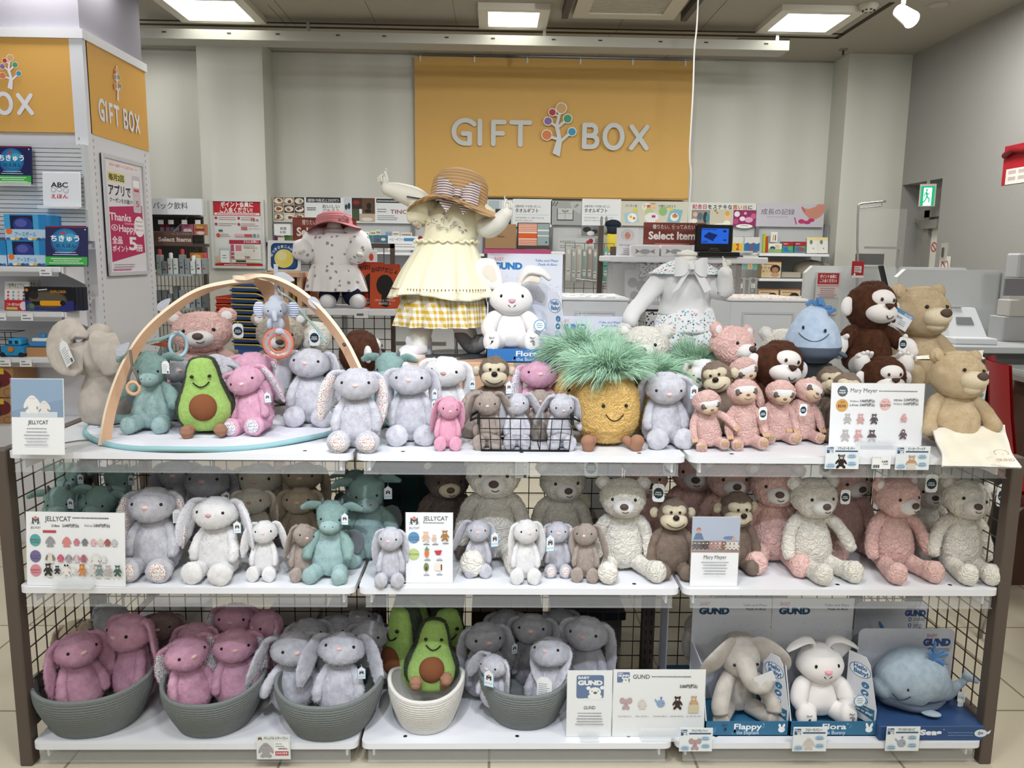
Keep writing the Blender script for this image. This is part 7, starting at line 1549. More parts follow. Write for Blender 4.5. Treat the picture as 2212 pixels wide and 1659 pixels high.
b.obj('bead',None,t)
c=at(385,745,2.33); t=thing('teether_ring','pale blue teether ring hanging behind the teal dragon ear','teether',c,rot=(0,0,R(35))); b=MB(); V,F=torus(.034,.0065,30); b.add([(x*.7,y,z) for x,y,z in V],F,mat('pale_blue_plastic','a4c4d4',.4,.4),True); b.obj('ring',None,t); 
c=at(352,730,2.33); t=thing('mirror_toy','teal and coral fabric bird toy with a teal strap on the gym','hanging toy',c)
MB().add([(-.045,-.01,-.012),(.0,-.02,.0),(.05,-.01,.022),(.02,.03,.01),(-.045,-.008,-.018),(.0,-.018,-.006),(.05,-.008,.016),(.02,.03,.004)],[(0,1,2,3),(7,6,5,4),(0,4,5,1),(1,5,6,2),(2,6,7,3),(3,7,4,0)],mat('teal_felt','9ab8b8',.8)).obj('wing',None,t)
MB().add([(-.04,.0,-.02),(.012,-.012,-.008),(.03,.0,-.03),(-.0,.02,-.02)],[(0,1,2,3),(3,2,1,0)],mat('coral_felt','c8664c',.8)).obj('lower_wing',None,t); MB().box(.0,.012,.0,.01,-.08,-.01,mat('strap_grey','5f6f70',.8)).obj('strap',None,t)
c=at(287,815,2.2); t=thing('wooden_ring_toy','grey strap loop with a wooden ring hanging from the left gym arch','hanging toy',c); 
MB().path([(-.003,0,.075),(0,0,.03),(-.012,0,.0),(-.017,0,-.025)],.004).path([(0,0,.03),(.012,0,.002),(.018,0,-.02)],.004).obj('strap',mat('strap_taupe','6e6862',.8),t); b=MB(); b.add(*torus(.017,.005,20,8),BIRCH,True); b.obj('ring',None,t,(0,0,-.03))
t=thing('teal_tie_strap','teal fabric straps tying the mat at the left gym foot','strap',onz(232,930,ZT))
MB().path([(-.02,-.03,.004),(-.005,.0,.02),(.01,.05,.05),(.02,.03,.02)],.006).path([(-.03,-.045,.004),(.03,-.03,.006),(.09,-.0,.006)],.005).obj('strap',mat('teal_strap','5f8f8e',.8),t)
p0=[at(x,y,Y) for x,y,Y in ((605,632,2.5),(635,652,2.48),(655,680,2.46),(680,705,2.44),(706,742,2.42))]
solo(MB().path([tuple(v) for v in crom([tuple(q) for q in p0],20)],.0045).obj('toy_stick',mat('teal_felt','9ab8b8')),'long teal stick of the gym toy crossing behind the right arch','hanging toy')
def rope_basket(px,ybot,ax,ay,h,m,lab,rz=0.0,dip=.07,bx=.7,Yf=None):
 Yf=Yf or onz(px,ybot,ZB).y; cy=Yf+ay*bx; x=at(px,ybot,cy).x
 t=thing('rope_basket',lab,'basket',(x,cy,ZB),rz,'coiled rope baskets'); n=72; G=[]
 def ring(k,off): # k 0..1 height
  s=bx+(1-bx)*math.sin(k*math.pi/2)
  return [((ax*s-off)*math.cos(a)*abs(math.cos(a))**-.12 if abs(math.cos(a))>1e-3 else 0.0,(ay*s-off)*math.sin(a),k*(h+dip*abs(math.cos(a))**2.2)*(1-.35*max(0,math.sin(a))**1.5)+.001) for a in [2*math.pi*(i+.5)/n for i in range(n)]]
 K=np.linspace(0,1,86); out=[]; 
 for k in K: out.append(ring(k,-.0022*abs(math.sin(k*math.pi*16))))
 inn=[ring(k,.009) for k in K[::-6]]; inn[-1]=[(x_,y_,.006) for x_,y_,_ in ring(0,.009)]
 G=np.array([[(p[0]*.02,p[1]*.02,.001) for p in out[0]]]+out+inn+[[(p[0]*.02,p[1]*.02,.007) for p in out[0]]])
 link('coil_body',grid2mesh([G],'basket'),t,m)
 rim=ring(1,.004); MB().path([(a,b_,c_) for a,b_,c_ in rim],.0065,closed=True).obj('rim',m,t)
 return t
GR=mat('grey_cotton_rope','7e8484',.9,.1,bump=(350,.4)); WR=mat('white_cotton_rope','e2e0dc',.85,.15,bump=(350,.4))
rope_basket(215,1596,.165,.15,.13,GR,'grey rope basket at the far left of the bottom shelf with plain pink rabbits',R(8),.012)
rope_basket(470,1595,.145,.15,.12,GR,'grey rope basket holding the pink rabbits with floral ears',0,.012)
rope_basket(716,1603,.155,.15,.125,GR,'grey rope basket holding two silver rabbits in front',0,.016)
rope_basket(922,1588,.112,.14,.12,WR,'white rope basket holding the avocado plushes',0,.012)
rope_basket(1132,1578,.14,.15,.125,GR,'grey rope basket of pale silver rabbits beside the white avocado basket',0,.012)
f0=onz(1040,975,ZT); f1=onz(1228,975,ZT); cx=(f0.x+f1.x)/2; w=(f1.x-f0.x)/2; d=.15; Yb=f0.y
zt=at(1135,904,Yb-.01).z-ZT
t=thing('wire_basket','black wire basket with small rabbits at the front of the top shelf','basket',(cx,Yb,ZT))
b=MB(); wt=w*1.07
V=[(-wt,-.012,zt),(wt,-.012,zt),(wt,d+.012,zt),(-wt,d+.012,zt)]; b.path(V,.0022,closed=True); b.path([(-w,0,.002),(w,0,.002),(w,d,.002),(-w,d,.002)],.0022,closed=True)
b.obj('rim_frame',mat('black_wire','141416',.5,.4),t)
b=MB(); 
for i in range(10):
 u=-1+2*i/9; b.path([(wt*u,-.012,zt),(w*u,0,.004),(w*u,d,.004),(wt*u,d+.012,zt)],.0013,n=5)
for k in (.33,.66,.02): ww=w+(wt-w)*k; o_=.012*k; b.path([(-ww,-o_,zt*k+.003),(ww,-o_,zt*k+.003),(ww,d+o_,zt*k+.003),(-ww,d+o_,zt*k+.003)],.0013,n=5,closed=True)
b.obj('wire_body',mat('black_wire','141416'),t)
for sx in (-1,1): MB().path([(sx*wt,.02,zt-.002),(sx*(wt+.022),.03,zt-.014),(sx*(wt+.022),.1,zt-.014),(sx*wt,.11,zt-.002)],.0035,n=6).box(sx*wt-.004,sx*wt+.004,.0,.03,zt-.02,zt+.008).obj('handle',mat('black_wire','141416'),t)
BKY=Yb
# ================================================================ PLACING THE PLUSH TOYS
def place(fn,px,ytop,ybot,z,label,toe=.42,Y=None,h=None,rz=0.0,**kw):
 if Y is None:
  P=onz(px,ybot,z); hh=.24
  for _ in range(5): Y=P.y+toe*hh; hh=at(px,ytop,Y).z-z
  h=h or hh
 zt=at(px,ytop,Y).z
 if h is None: h=zt-z
 elif z is None:
  z=zt-h; base=MATZ if (px<760 and zt>1) else ZT if zt>.97 else ZM if zt>.6 else ZB+.01
  gap=(z-base)/h
  if -.5<gap<.16: h=zt-base; z=base
 x=at(px,(ytop*2+ybot)/3 if ybot else ytop+40,Y).x
 return fn((x,Y,z),h,R(rz),label,**kw)
D=R
BUN=dict(rabbit='')
place(dragon,328,757,941,MATZ,'teal dragon plush sitting on the play mat at the left',toe=.4,rz=2,head=(D(2),0,D(6)),tagk='info',arms=((0,D(35),0),(0,D(-10),0)))
place(avocado,443,768,948,MATZ,'avocado plush sitting on the play mat beside the teal dragon',toe=.3,tilt=(0,D(-2)),rz=12)
place(rabbit,552,785,945,MATZ,'pink floral-eared rabbit plush leaning beside the avocado on the play mat',toe=.42,m=TULIP,pad=FLORALM,lining=FLORALM,tilt=(0,D(-8)),rz=-12,head=(D(18),D(-10),D(10)),ears=((0,D(10),0),(0,D(-6),0)),tagk='cat',tagp=(.36,-.2,.42))
place(rabbit,545,758,None,None,'pink floral-eared rabbit plush right behind the other pink one on the mat',Y=2.46,h=.235,m=TULIP,lining=FLORALM,head=(D(10),0,D(8)),feet=False)
place(rabbit,668,752,925,MATZ,'silver rabbit plush under the right end of the wooden arch',toe=.42,rz=8,head=(0,0,D(-14)),tilt=(0,D(2)),ears=((0,D(8),0),(0,D(-8),0)))
place(rabbit,472,750,None,None,'pale grey rabbit plush lying back with its chin up behind the avocado',Y=2.42,h=.2,head=(D(55),0,0),feet=False)
place(bear,440,668,None,None,'large curly pink bear plush under the arch behind the dragon and avocado',Y=2.66,h=.385,m=CURLP,rz=2,head=(0,D(-4),D(6)),tagk='round',tagp=(.3,-.1,.72),tags=.15,wide=1.22)
place(rabbit,393,772,None,None,'dark grey rabbit plush half hidden between the dragon and the pink bear',Y=2.45,h=.22,m=SILVER2,rz=15,feet=False)
place(bear,605,672,None,None,'large curly grey-beige bear plush behind the ring rattle',Y=2.72,h=.33,m=curly('curly_oatmeal','cbc3b6','bdb4a6'),rz=8,head=(D(8),0,D(5)))
place(bear,672,690,None,None,'curly white bear plush with a round tag behind the oatmeal bear',Y=2.8,h=.31,rz=15,m=CURLW,tagk='round',tagp=(.02,-.42,.72),tags=.2)
place(rabbit,668,750,None,None,'dark grey rabbit plush behind the silver one under the arch',Y=2.47,h=.24,m=fur('fur_olive_grey','8a8d85','787b74',38),feet=False,ears=((0,D(-15),0),(0,D(15),0)))
place(rabbit,772,793,982,ZT,'silver rabbit plush with floral feet and ears at the joint of the two shelves',toe=.44,pad=FLORALW,lining=FLORALW,rz=0,head=(D(4),0,D(3)),ears=((0,D(12),0),(0,D(4),0)))
place(rabbit,888,787,966,ZT,'silver rabbit plush sitting left of the small pink rabbit',toe=.42,rz=5,head=(0,0,D(-6)),tagk='cat',tagp=(.3,-.12,.42),tags=.14)
place(rabbit,962,768,None,None,'white rabbit plush behind the silver one on the top shelf',Y=2.40,h=.215,m=WHITEF,nose=mat('dusty_pink_nose','c49a96',.7),head=(D(6),D(5),D(-5)),feet=False,tagk='cat',tagp=(.36,-.2,.58),tags=.15)
place(dragon,843,760,None,None,'teal dragon plush peeking out behind the silver rabbits',Y=2.45,h=.215,head=(D(-4),0,D(-14)),tail=False,tagk='info')
place(bigmonkey,778,712,None,None,'dark brown monkey plush seen from behind beside the right arch leg',Y=2.68,h=.26,rz=118,head=(0,D(6),0))
place(monkey,1067,768,None,None,'brown monkey plush with a cream face behind the black wire basket',Y=2.42,h=.215,rz=-2,head=(0,0,D(3)))
place(rabbit,967,853,975,ZT,'small bright pink rabbit plush standing left of the wire basket',toe=.33,m=ROSE,slim=True,group='small slim plush rabbits',rz=4,head=(D(20),D(6),D(10)),tagk='cat',tagp=(-.3,.1,.9),tags=.22)
place(rabbit,1163,780,None,None,'pink floral-eared rabbit plush behind the wire basket',Y=2.42,h=.215,m=TULIP,lining=FLORALM,feet=False,head=(D(-4),0,D(4)),tagk='cat',tagp=(.28,-.14,.42),tags=.15)
zbk=ZT+.008; BG='small slim plush rabbits'
place(rabbit,1053,843,None,None,'taupe rabbit plush at the left front of the wire basket',Y=BKY+.06,h=.155,m=TAUPE,slim=True,group=BG,head=(D(14),0,0),ears=((0,D(20),0),(0,D(-28),0)))
place(rabbit,1018,840,None,None,'taupe rabbit plush turned sideways left behind the wire basket',Y=2.3,h=.15,m=TAUPE,slim=True,group=BG,head=(D(35),D(-25),D(30)),feet=False)
place(rabbit,1117,848,None,None,'small silver rabbit plush in the middle of the wire basket',Y=BKY+.07,h=.15,m=SILVER,slim=True,group=BG,head=(D(4),0,D(-6)),ears=((0,0,0),(0,D(-30),0)),tagk='cat',tagp=(-.2,-.25,1.0),tags=.26)
place(rabbit,1166,840,None,None,'taupe rabbit plush with pink nose at the back of the wire basket',Y=2.27,h=.15,m=TAUPE,slim=True,group=BG,head=(D(6),0,0),feet=False)
place(rabbit,1212,845,None,None,'small silver rabbit plush at the right end of the wire basket',Y=BKY+.06,h=.155,m=SILVER,slim=True,group=BG,head=(D(26),0,D(6)),ears=((0,D(24),0),(0,D(-6),0)),arms=((0,0,0),(0,D(-35),0)))
place(pineapple,1312,775,984,ZT,'pineapple plush with a smile and long green hair at the front of the top shelf',toe=.4,Y=2.24,h=.245,rz=3)
place(pineapple,1262,742,None,None,'second pineapple plush behind the smiling one to its left',Y=2.44,h=.245,seed=4,rz=-20)
place(pineapple,1408,785,None,None,'third pineapple plush behind the smiling one to its right',Y=2.4,h=.215,seed=5,rz=20)
place(pineapple,1495,765,None,None,'fourth pineapple plush at the back beside the flowered shorts',Y=2.62,h=.26,seed=6,rz=25)
place(rabbit,1434,797,973,ZT,'silver rabbit plush right of the smiling pineapple',toe=.42,rz=6,head=(D(24),0,D(-4)),tagk='cat',tagp=(.34,-.2,.62),tags=.22,ears=((0,D(2),0),(0,D(-2),0)))
place(bear,1395,700,None,None,'curly white bear plush behind the green pineapple hair',Y=2.62,h=.3,head=(0,0,D(-15)),wide=1.05)
place(sloth,1535,832,978,ZT,'pink sloth plush leftmost in the front row, looking up',toe=.36,tilt=(0,D(-8)),head=(D(30),0,D(8)),arms=((0,0,0),(0,D(-30),0)))
place(sloth,1612,815,977,ZT,'pink sloth plush with wide dark eye patches, second in the front row',toe=.36,tilt=(0,D(-4)),head=(D(4),0,0),tagk='round',tagp=(.2,-.25,.42))
place(sloth,1678,813,970,ZT,'pink sloth plush third in the front row with tag on its chest',toe=.36,Y=2.29,h=None,tilt=(0,D(2)),head=(D(22),0,0),tagk='round',tagp=(.3,-.25,.45))
place(sloth,1735,812,None,None,'pink sloth plush rightmost, head hanging sideways by the brown monkey',Y=2.3,h=.2,head=(D(6),D(28),D(12)))
place(sloth,1606,764,None,None,'pink sloth plush lying back under the large pink bear chin',Y=2.4,h=.2,head=(D(20),D(-20),D(10)))
place(monkey,1556,778,None,None,'brown monkey plush with tilted head behind the pink sloths',Y=2.37,h=.235,head=(D(2),D(-14),D(-18)))
place(monkey,1480,784,None,None,'brown monkey plush face peeking out behind the silver rabbit',Y=2.42,h=.21,head=(0,D(12),D(22)))
place(rabbit,1516,775,None,None,'white rabbit plush with pink-lined ear behind the tilted monkey',Y=2.43,h=.21,m=WHITEF,lining=mat('pink_satin','e6c0cc',.5,.3),feet=False,rz=30,ears=((0,D(20),0),(0,0,0)))
place(bear,1578,700,None,None,'large curly pink bear plush behind the tilted brown monkey',Y=2.55,h=.34,m=CURLP,rz=22,head=(D(-4),D(6),D(6)),tagk='round',tagp=(.32,-.1,.66),tags=.12)
place(bear,1690,706,None,None,'curly white bear plush between the pink bear and the whale ball',Y=2.72,h=.3,head=(0,0,D(10)),wide=1.05)
place(bigmonkey,1674,733,None,None,'large dark brown monkey plush with white face left of the whale ball',Y=2.45,h=.25,rz=8,head=(0,D(10),D(4)))
place(bigmonkey,1880,606,None,None,'large dark brown monkey plush sitting highest on the right with spread white hands',Y=2.62,h=.30,rz=4,head=(D(-2),D(4),D(10)),tagk='round')
place(bigmonkey,1908,768,None,None,'large dark brown monkey plush half hidden by the price board',Y=2.4,h=.24,head=(0,0,D(4)))
place(monkey,1796,790,None,None,'brown monkey plush sitting behind another one right of the sloths',Y=2.42,h=.235,head=(0,D(-6),D(-8)))
place(monkey,1822,803,978,ZT,'brown monkey plush with a wide smile at the left of the price board',toe=.4,Y=2.31,h=None,rz=-28,head=(D(2),D(6),D(16)))
place(tanbear,1985,616,None,None,'tan bear plush at the back right of the top shelf',Y=2.72,h=.34,rz=7,head=(0,0,D(6)))
TB=place(tanbear,2062,757,972,ZT,'tan bear plush with a white blanket on its lap at the right end',toe=.3,feet=False,rz=3,head=(D(-4),D(4),D(8)),arms=((0,0,0),(0,D(-6),0)))
a=onz(870,800,ZT); Yp=2.58; xA=at(878,790,Yp).x; xB=at(1112,790,Yp).x; PZ=at(1000,783,Yp).z
t=thing('wooden_riser','low birch riser under the mannequin and the blue rabbit box','riser',(0,0,0)); MB().bbox(xA,xB,Yp,F3-.03,ZT,PZ,BIRCH,.003).obj('top_board',None,t)
C='curly cream plush bears'
place(dragon,150,1000,None,None,'teal dragon plush back left on the middle shelf, upper left of four',Y=2.44,h=.215,head=(D(-10),0,0),tagk='cat',tail=False)
place(dragon,258,1002,None,None,'teal dragon plush back left on the middle shelf, upper right of four',Y=2.42,h=.215,head=(D(4),0,D(8)),tagk='cat',tail=False)
place(dragon,128,1052,None,None,'teal dragon plush behind the wide price board, lower left of four',Y=2.32,h=.2,head=(D(-6),0,D(16)),tagk='cat',tail=False)
place(dragon,215,1050,None,None,'teal dragon plush behind the wide price board, lower right of four',Y=2.32,h=.205,head=(D(-6),D(8),D(-8)),tail=False)
place(rabbit,334,1052,1262,ZM,'silver rabbit plush with floral foot pads beside the wide price board',toe=.42,pad=FLORALW,lining=FLORALW,m=SILVER,tagk='info',tagp=(.3,-.1,.6))
place(rabbit,388,992,None,None,'dark silver rabbit plush at the back above the floral-footed one',Y=2.45,h=.22,m=SILVER2,feet=False)
place(rabbit,450,1008,None,None,'grey rabbit plush with sparkly ears at the back left of the middle shelf',Y=2.42,h=.22,m=SILVER2,feet=False,lining=pattern('grey_stars','8a8a90',('8a8a90','d8d8dc','8a8a90','8a8a90'),110),head=(D(-10),0,0))
place(rabbit,470,1072,1267,ZM,'white rabbit plush with star-lined ears in the left middle bay',toe=.42,m=WHITEF,rz=-6,nose=mat('dusty_pink_nose','c49a96'),lining=pattern('white_stars','e6e6ee',('e6e6ee','9a9aaa','e6e6ee','e6e6ee'),110),ears=((0,D(14),0),(0,D(-14),0)),tagk='cat',tagp=(.34,-.2,.6))
place(rabbit,562,1000,None,None,'cream rabbit plush at the very back of the left middle bay',Y=2.46,h=.22,m=CREAMF,feet=False)
place(rabbit,548,1053,None,None,'cream rabbit plush with salmon nose behind the two white ones',Y=2.38,h=.215,m=CREAMF,nose=mat('salmon_nose','c8907c',.7),feet=False,tagk='cat',tagp=(-.38,-.1,.8))
place(rabbit,650,1052,None,None,'beige rabbit plush behind the small taupe one',Y=2.38,h=.215,m=BEIGEF,feet=False,nose=mat('cream_nose','d8c4a4',.7))
place(rabbit,656,998,None,None,'beige rabbit plush at the very back under the shelf edge',Y=2.46,h=.22,m=BEIGEF,feet=False)
place(rabbit,572,1124,1258,ZM,'small white rabbit plush beside the larger white one',toe=.33,m=WHITEF,slim=True,group=BG,head=(0,0,D(8)),rz=0,ears=((0,D(14),0),(0,D(-16),0)))
place(rabbit,652,1130,1258,ZM,'small taupe rabbit plush turned beside the teal dragon',toe=.33,m=TAUPE,slim=True,group=BG,rz=18,head=(D(10),D(14),D(15)))
place(dragon,714,1082,1268,ZM,'teal dragon plush at the front of the middle shelf near the bay joint',toe=.4,head=(D(-10),D(4),D(8)),tagk='cat',tail=False,rz=-4)
place(dragon,796,1024,1250,ZM,'teal dragon plush behind the front one at the bay joint',Y=2.32,h=None,rz=10,head=(D(-4),D(-4),D(-4)),tagk='cat',tail=False)
place(dragon,770,1012,None,None,'teal dragon plush darkest at the back by the slotted post',Y=2.46,h=.2,head=(D(8),0,0),tagk='cat',tail=False)
place(rabbit,845,1137,1272,ZM,'small silver rabbit plush left of the narrow price board',toe=.33,m=SILVER,slim=True,group=BG,head=(D(6),0,D(-6)))
place(bear,965,985,None,None,'dark brown curly bear plush with cream muzzle behind the narrow price board',Y=2.42,h=.33,m=curly('curly_dark_brown','7a6c66','6c605a'),muz=FACE,head=(D(8),0,D(10)))
place(bear,1066,972,1270,ZM,'large curly cream bear plush at the left of the centre bay',toe=.5,Y=2.33,h=.335,group=C,tagk='info',tagp=(.24,-.2,.78),legs=((0,0,D(4)),(0,0,0)))
place(bear,1212,1018,1270,ZM,'curly cream bear plush in the middle of the centre bay',Y=2.38,h=.29,group=C,head=(D(2),0,D(8)),tagk='round',tagp=(.28,-.2,.86),tags=.22)
place(bear,1345,1014,1276,ZM,'curly cream bear plush with crossed feet beside the brown monkey',toe=.46,group=C,Y=2.25,h=.275,head=(0,0,D(-6)),legs=((0,0,0),(0,0,D(14))),tagk='round',tagp=(.33,-.2,.78),tags=.2)
place(rabbit,1033,1123,1250,ZM,'small silver rabbit plush with a blue-edged tag between cream bear feet',toe=.33,slim=True,group=BG,ears=((0,D(25),0),(0,D(-6),0)),rz=0,tagk='cat',tagp=(.38,-.25,.55),tags=.32)
place(rabbit,1135,1122,1264,ZM,'small bright white rabbit plush in the middle of the centre bay',toe=.33,slim=True,group=BG,m=WHITEF,head=(0,0,D(16)),tagk='cat',tagp=(.5,-.2,.5),tags=.32)
place(rabbit,1204,1126,1250,ZM,'small silver rabbit plush with floral feet beside the small taupe one',toe=.33,slim=True,group=BG,pad=FLORALW,lining=FLORALW)
place(rabbit,1266,1130,1260,ZM,'small taupe rabbit plush at the feet of the cream bears',toe=.33,slim=True,group=BG,m=TAUPE,rz=-8,head=(0,D(-4),D(-8)),ears=((0,D(-10),0),(0,D(-14),0)))
place(monkey,1452,1073,1260,ZM,'brown monkey plush standing left of the photo card on the middle shelf',toe=.4,head=(D(-2),0,0),rz=-2)
place(monkey,1585,1058,1257,ZM,'brown monkey plush behind the photo card on the middle shelf',toe=.4,Y=2.26,h=None,head=(D(8),0,D(4)),rz=4)
PK='curly pink plush bears on the middle shelf'
place(bear,1395,990,None,None,'curly pink bear plush behind the crossed-feet cream bear',Y=2.46,h=.3,m=CURLP,group=PK)
place(bear,1500,965,None,None,'curly pink bear plush with white muzzle just above the left brown monkey',Y=2.47,h=.33,m=CURLP,group=PK,head=(D(4),0,D(-10)),tagk='round',tagp=(-.3,-.2,.74))
place(bear,1575,985,None,None,'curly pink bear plush wide behind the right brown monkey',Y=2.40,h=.31,m=CURLP,group=PK,tagk='info',tagp=(.34,-.2,.8),tags=.22)
place(bear,1672,1000,1235,ZM,'curly pink bear plush behind the photo card and the cream bear',Y=2.32,h=.3,m=CURLP,group=PK,rz=-10)
place(bear,1825,985,None,None,'curly pink bear plush tall at the back right of the cream bear',Y=2.43,h=.34,m=CURLP,group=PK,head=(D(6),D(-10),D(14)),tagk='round',tagp=(-.3,-.2,.84))
place(bear,1752,1018,1270,ZM,'curly cream bear plush with one long foot forward in the right bay',toe=.46,Y=2.25,h=.28,group=C,rz=6,head=(0,0,D(2)),tagk='round',tagp=(.3,-.12,.72),tags=.16,legs=((0,0,D(18)),(0,0,D(10))),arms=((0,0,0),(0,D(-20),0)))
place(bear,1930,1016,1270,ZM,'curly pink bear plush in the front row of the right bay',toe=.46,Y=2.26,h=.28,m=CURLP,group=PK,rz=6,head=(0,D(-2),D(10)),arms=((0,0,0),(0,D(-10),0)),tagk='round',tagp=(.32,-.12,.84),tags=.2)
place(bear,2002,1022,None,None,'curly cream bear plush behind the front pink bear at right',Y=2.42,h=.28,group=C,head=(0,0,D(-8)))
place(bear,2078,1028,1290,ZM,'curly cream bear plush rightmost on the middle shelf with a hanging foot',toe=.46,Y=2.25,h=.275,group=C,rz=0,head=(D(-4),D(8),D(-6)),tagk='round',tagp=(.36,-.12,.72),tags=.26,arms=((0,D(12),0),(0,D(8),0)),legs=((0,0,D(6)),(0,0,D(-16))))
PG='plain pink rabbits in the left basket'
place(rabbit,165,1367,None,None,'plain pink rabbit plush facing right in the far left basket',Y=2.25,h=.24,m=TULIP,rz=48,head=(0,0,0),feet=False)
place(rabbit,285,1328,None,None,'plain pink rabbit plush facing left in the far left basket',Y=2.32,h=.25,m=TULIP,rz=-30,head=(D(0),0,0),feet=False,ears=((0,0,0),(0,D(-22),0)))
place(rabbit,165,1340,None,None,'olive grey rabbit plush at the back of the far left basket',Y=2.44,h=.22,m=BEIGEF,rz=40,feet=False)
place(rabbit,252,1302,None,None,'pale grey rabbit plush high at the back of the far left basket',Y=2.46,h=.22,m=SILVER2,rz=-30,head=(D(20),D(10),0),feet=False)
place(rabbit,355,1322,None,None,'brown grey rabbit plush between the far left and second baskets',Y=2.46,h=.22,m=fur('fur_mauve_grey','94807e','84706e',38),feet=False)
place(rabbit,405,1374,None,None,'pink rabbit plush with a long floral ear over the second basket edge',Y=2.24,h=.24,m=TULIP,lining=FLORALM,rz=40,head=(0,D(-8),D(5)),ears=((D(10),D(-4),D(-42)),(0,0,0)),feet=False)
place(rabbit,508,1360,None,None,'pink rabbit plush with floral ears looking right in the second basket',Y=2.29,h=.24,m=TULIP,lining=FLORALM,rz=18,ears=((0,D(-8),D(-25)),(0,0,0)),feet=False)
place(rabbit,425,1346,None,None,'dusky pink rabbit plush behind the long-eared one in the second basket',Y=2.40,h=.22,m=TULIP,feet=False)
place(rabbit,510,1303,None,None,'dusky pink rabbit plush highest at the back of the second basket',Y=2.47,h=.23,m=TULIP,lining=FLORALM,feet=False)
place(rabbit,580,1320,None,None,'dusky pink rabbit plush facing left at the back right of the second basket',Y=2.43,h=.23,m=TULIP,rz=-50,lining=FLORALM,feet=False,tagk='cat',tagp=(.2,-.3,.5))
place(rabbit,632,1364,None,None,'silver rabbit plush looking right with one arm over the third basket edge',Y=2.26,h=.24,rz=28,feet=False,ears=((0,D(24),0),(0,0,0)),arms=((0,D(30),0),(0,0,0)))
place(rabbit,735,1371,None,None,'silver rabbit plush with its head bowed in the third basket',Y=2.23,h=.235,rz=-4,head=(D(-20),D(4),D(4)),feet=False,ears=((0,D(12),0),(0,D(-18),0)),tagk='cat',tagp=(.3,-.2,.55))
place(rabbit,665,1337,None,None,'grey rabbit plush behind the right-looking silver one',Y=2.4,h=.22,m=SILVER2,rz=20,feet=False)
place(rabbit,735,1330,None,None,'grey rabbit plush at the middle back of the third basket',Y=2.46,h=.22,m=SILVER2,rz=-20,feet=False)
place(rabbit,800,1342,None,None,'grey rabbit plush beside the white avocado basket',Y=2.38,h=.22,m=SILVER2,rz=-6,feet=False)
place(rabbit,775,1322,None,None,'grey rabbit plush bent double at the back right of the third basket',Y=2.47,h=.22,m=SILVER2,head=(D(-40),0,0),feet=False)
place(avocado,928,1345,None,None,'avocado plush with boots up at the front of the white basket',Y=2.25,h=.225,tilt=(D(-10),D(4)),legs=((D(-40),0,0),(D(-60),0,D(0))),rz=4)
place(avocado,872,1305,None,None,'avocado plush turned sideways at the left back of the white basket',Y=2.38,h=.25,rz=-48,boots=False)
place(avocado,965,1308,None,None,'avocado plush at the right back of the white basket',Y=2.42,h=.25,rz=12,boots=False)
place(avocado,895,1292,None,None,'avocado plush almost hidden at the very back of the white basket',Y=2.47,h=.24,rz=4,boots=False)
place(rabbit,1046,1345,None,None,'grey rabbit plush with a tag on the left of the fifth basket',Y=2.34,h=.23,m=SILVER2,rz=16,feet=False,tagk='cat',tagp=(.36,-.2,.6))
place(rabbit,1068,1415,None,None,'small silver rabbit plush looking left over the fifth basket edge',Y=2.21,h=.16,slim=False,rz=-38,group=BG,feet=False,tagk='cat',tagp=(.2,-.42,.62),tags=.36,ears=((0,D(24),0),(0,0,0)))
place(rabbit,1150,1328,None,None,'grey rabbit plush at the middle back of the fifth basket',Y=2.4,h=.22,m=SILVER2,head=(D(-8),0,D(-8)),feet=False)
place(rabbit,1095,1318,None,None,'grey rabbit plush at the very back left of the fifth basket',Y=2.47,h=.22,m=SILVER2,feet=False)
place(rabbit,1205,1316,None,None,'grey rabbit plush at the very back right of the fifth basket',Y=2.48,h=.22,m=SILVER2,rz=20,feet=False)
place(rabbit,1190,1382,None,None,'silver rabbit plush bowing with an ear hanging over the fifth basket',Y=2.24,h=.22,rz=-26,head=(D(-22),D(-6),0),feet=False,ears=((0,D(-30),0),(0,D(24),0)),tagk='info',tagp=(.1,-.46,.4),tags=.34,arms=((0,0,0),(0,D(-45),0)))
place(rabbit,1268,1334,1500,ZB,'silver rabbit plush standing right of the fifth basket',Y=2.36,h=None,rz=-24,m=SILVER,head=(D(-4),0,0),arms=((0,D(40),0),(0,0,0)),tagk='cat',tagp=(.2,-.3,.35))
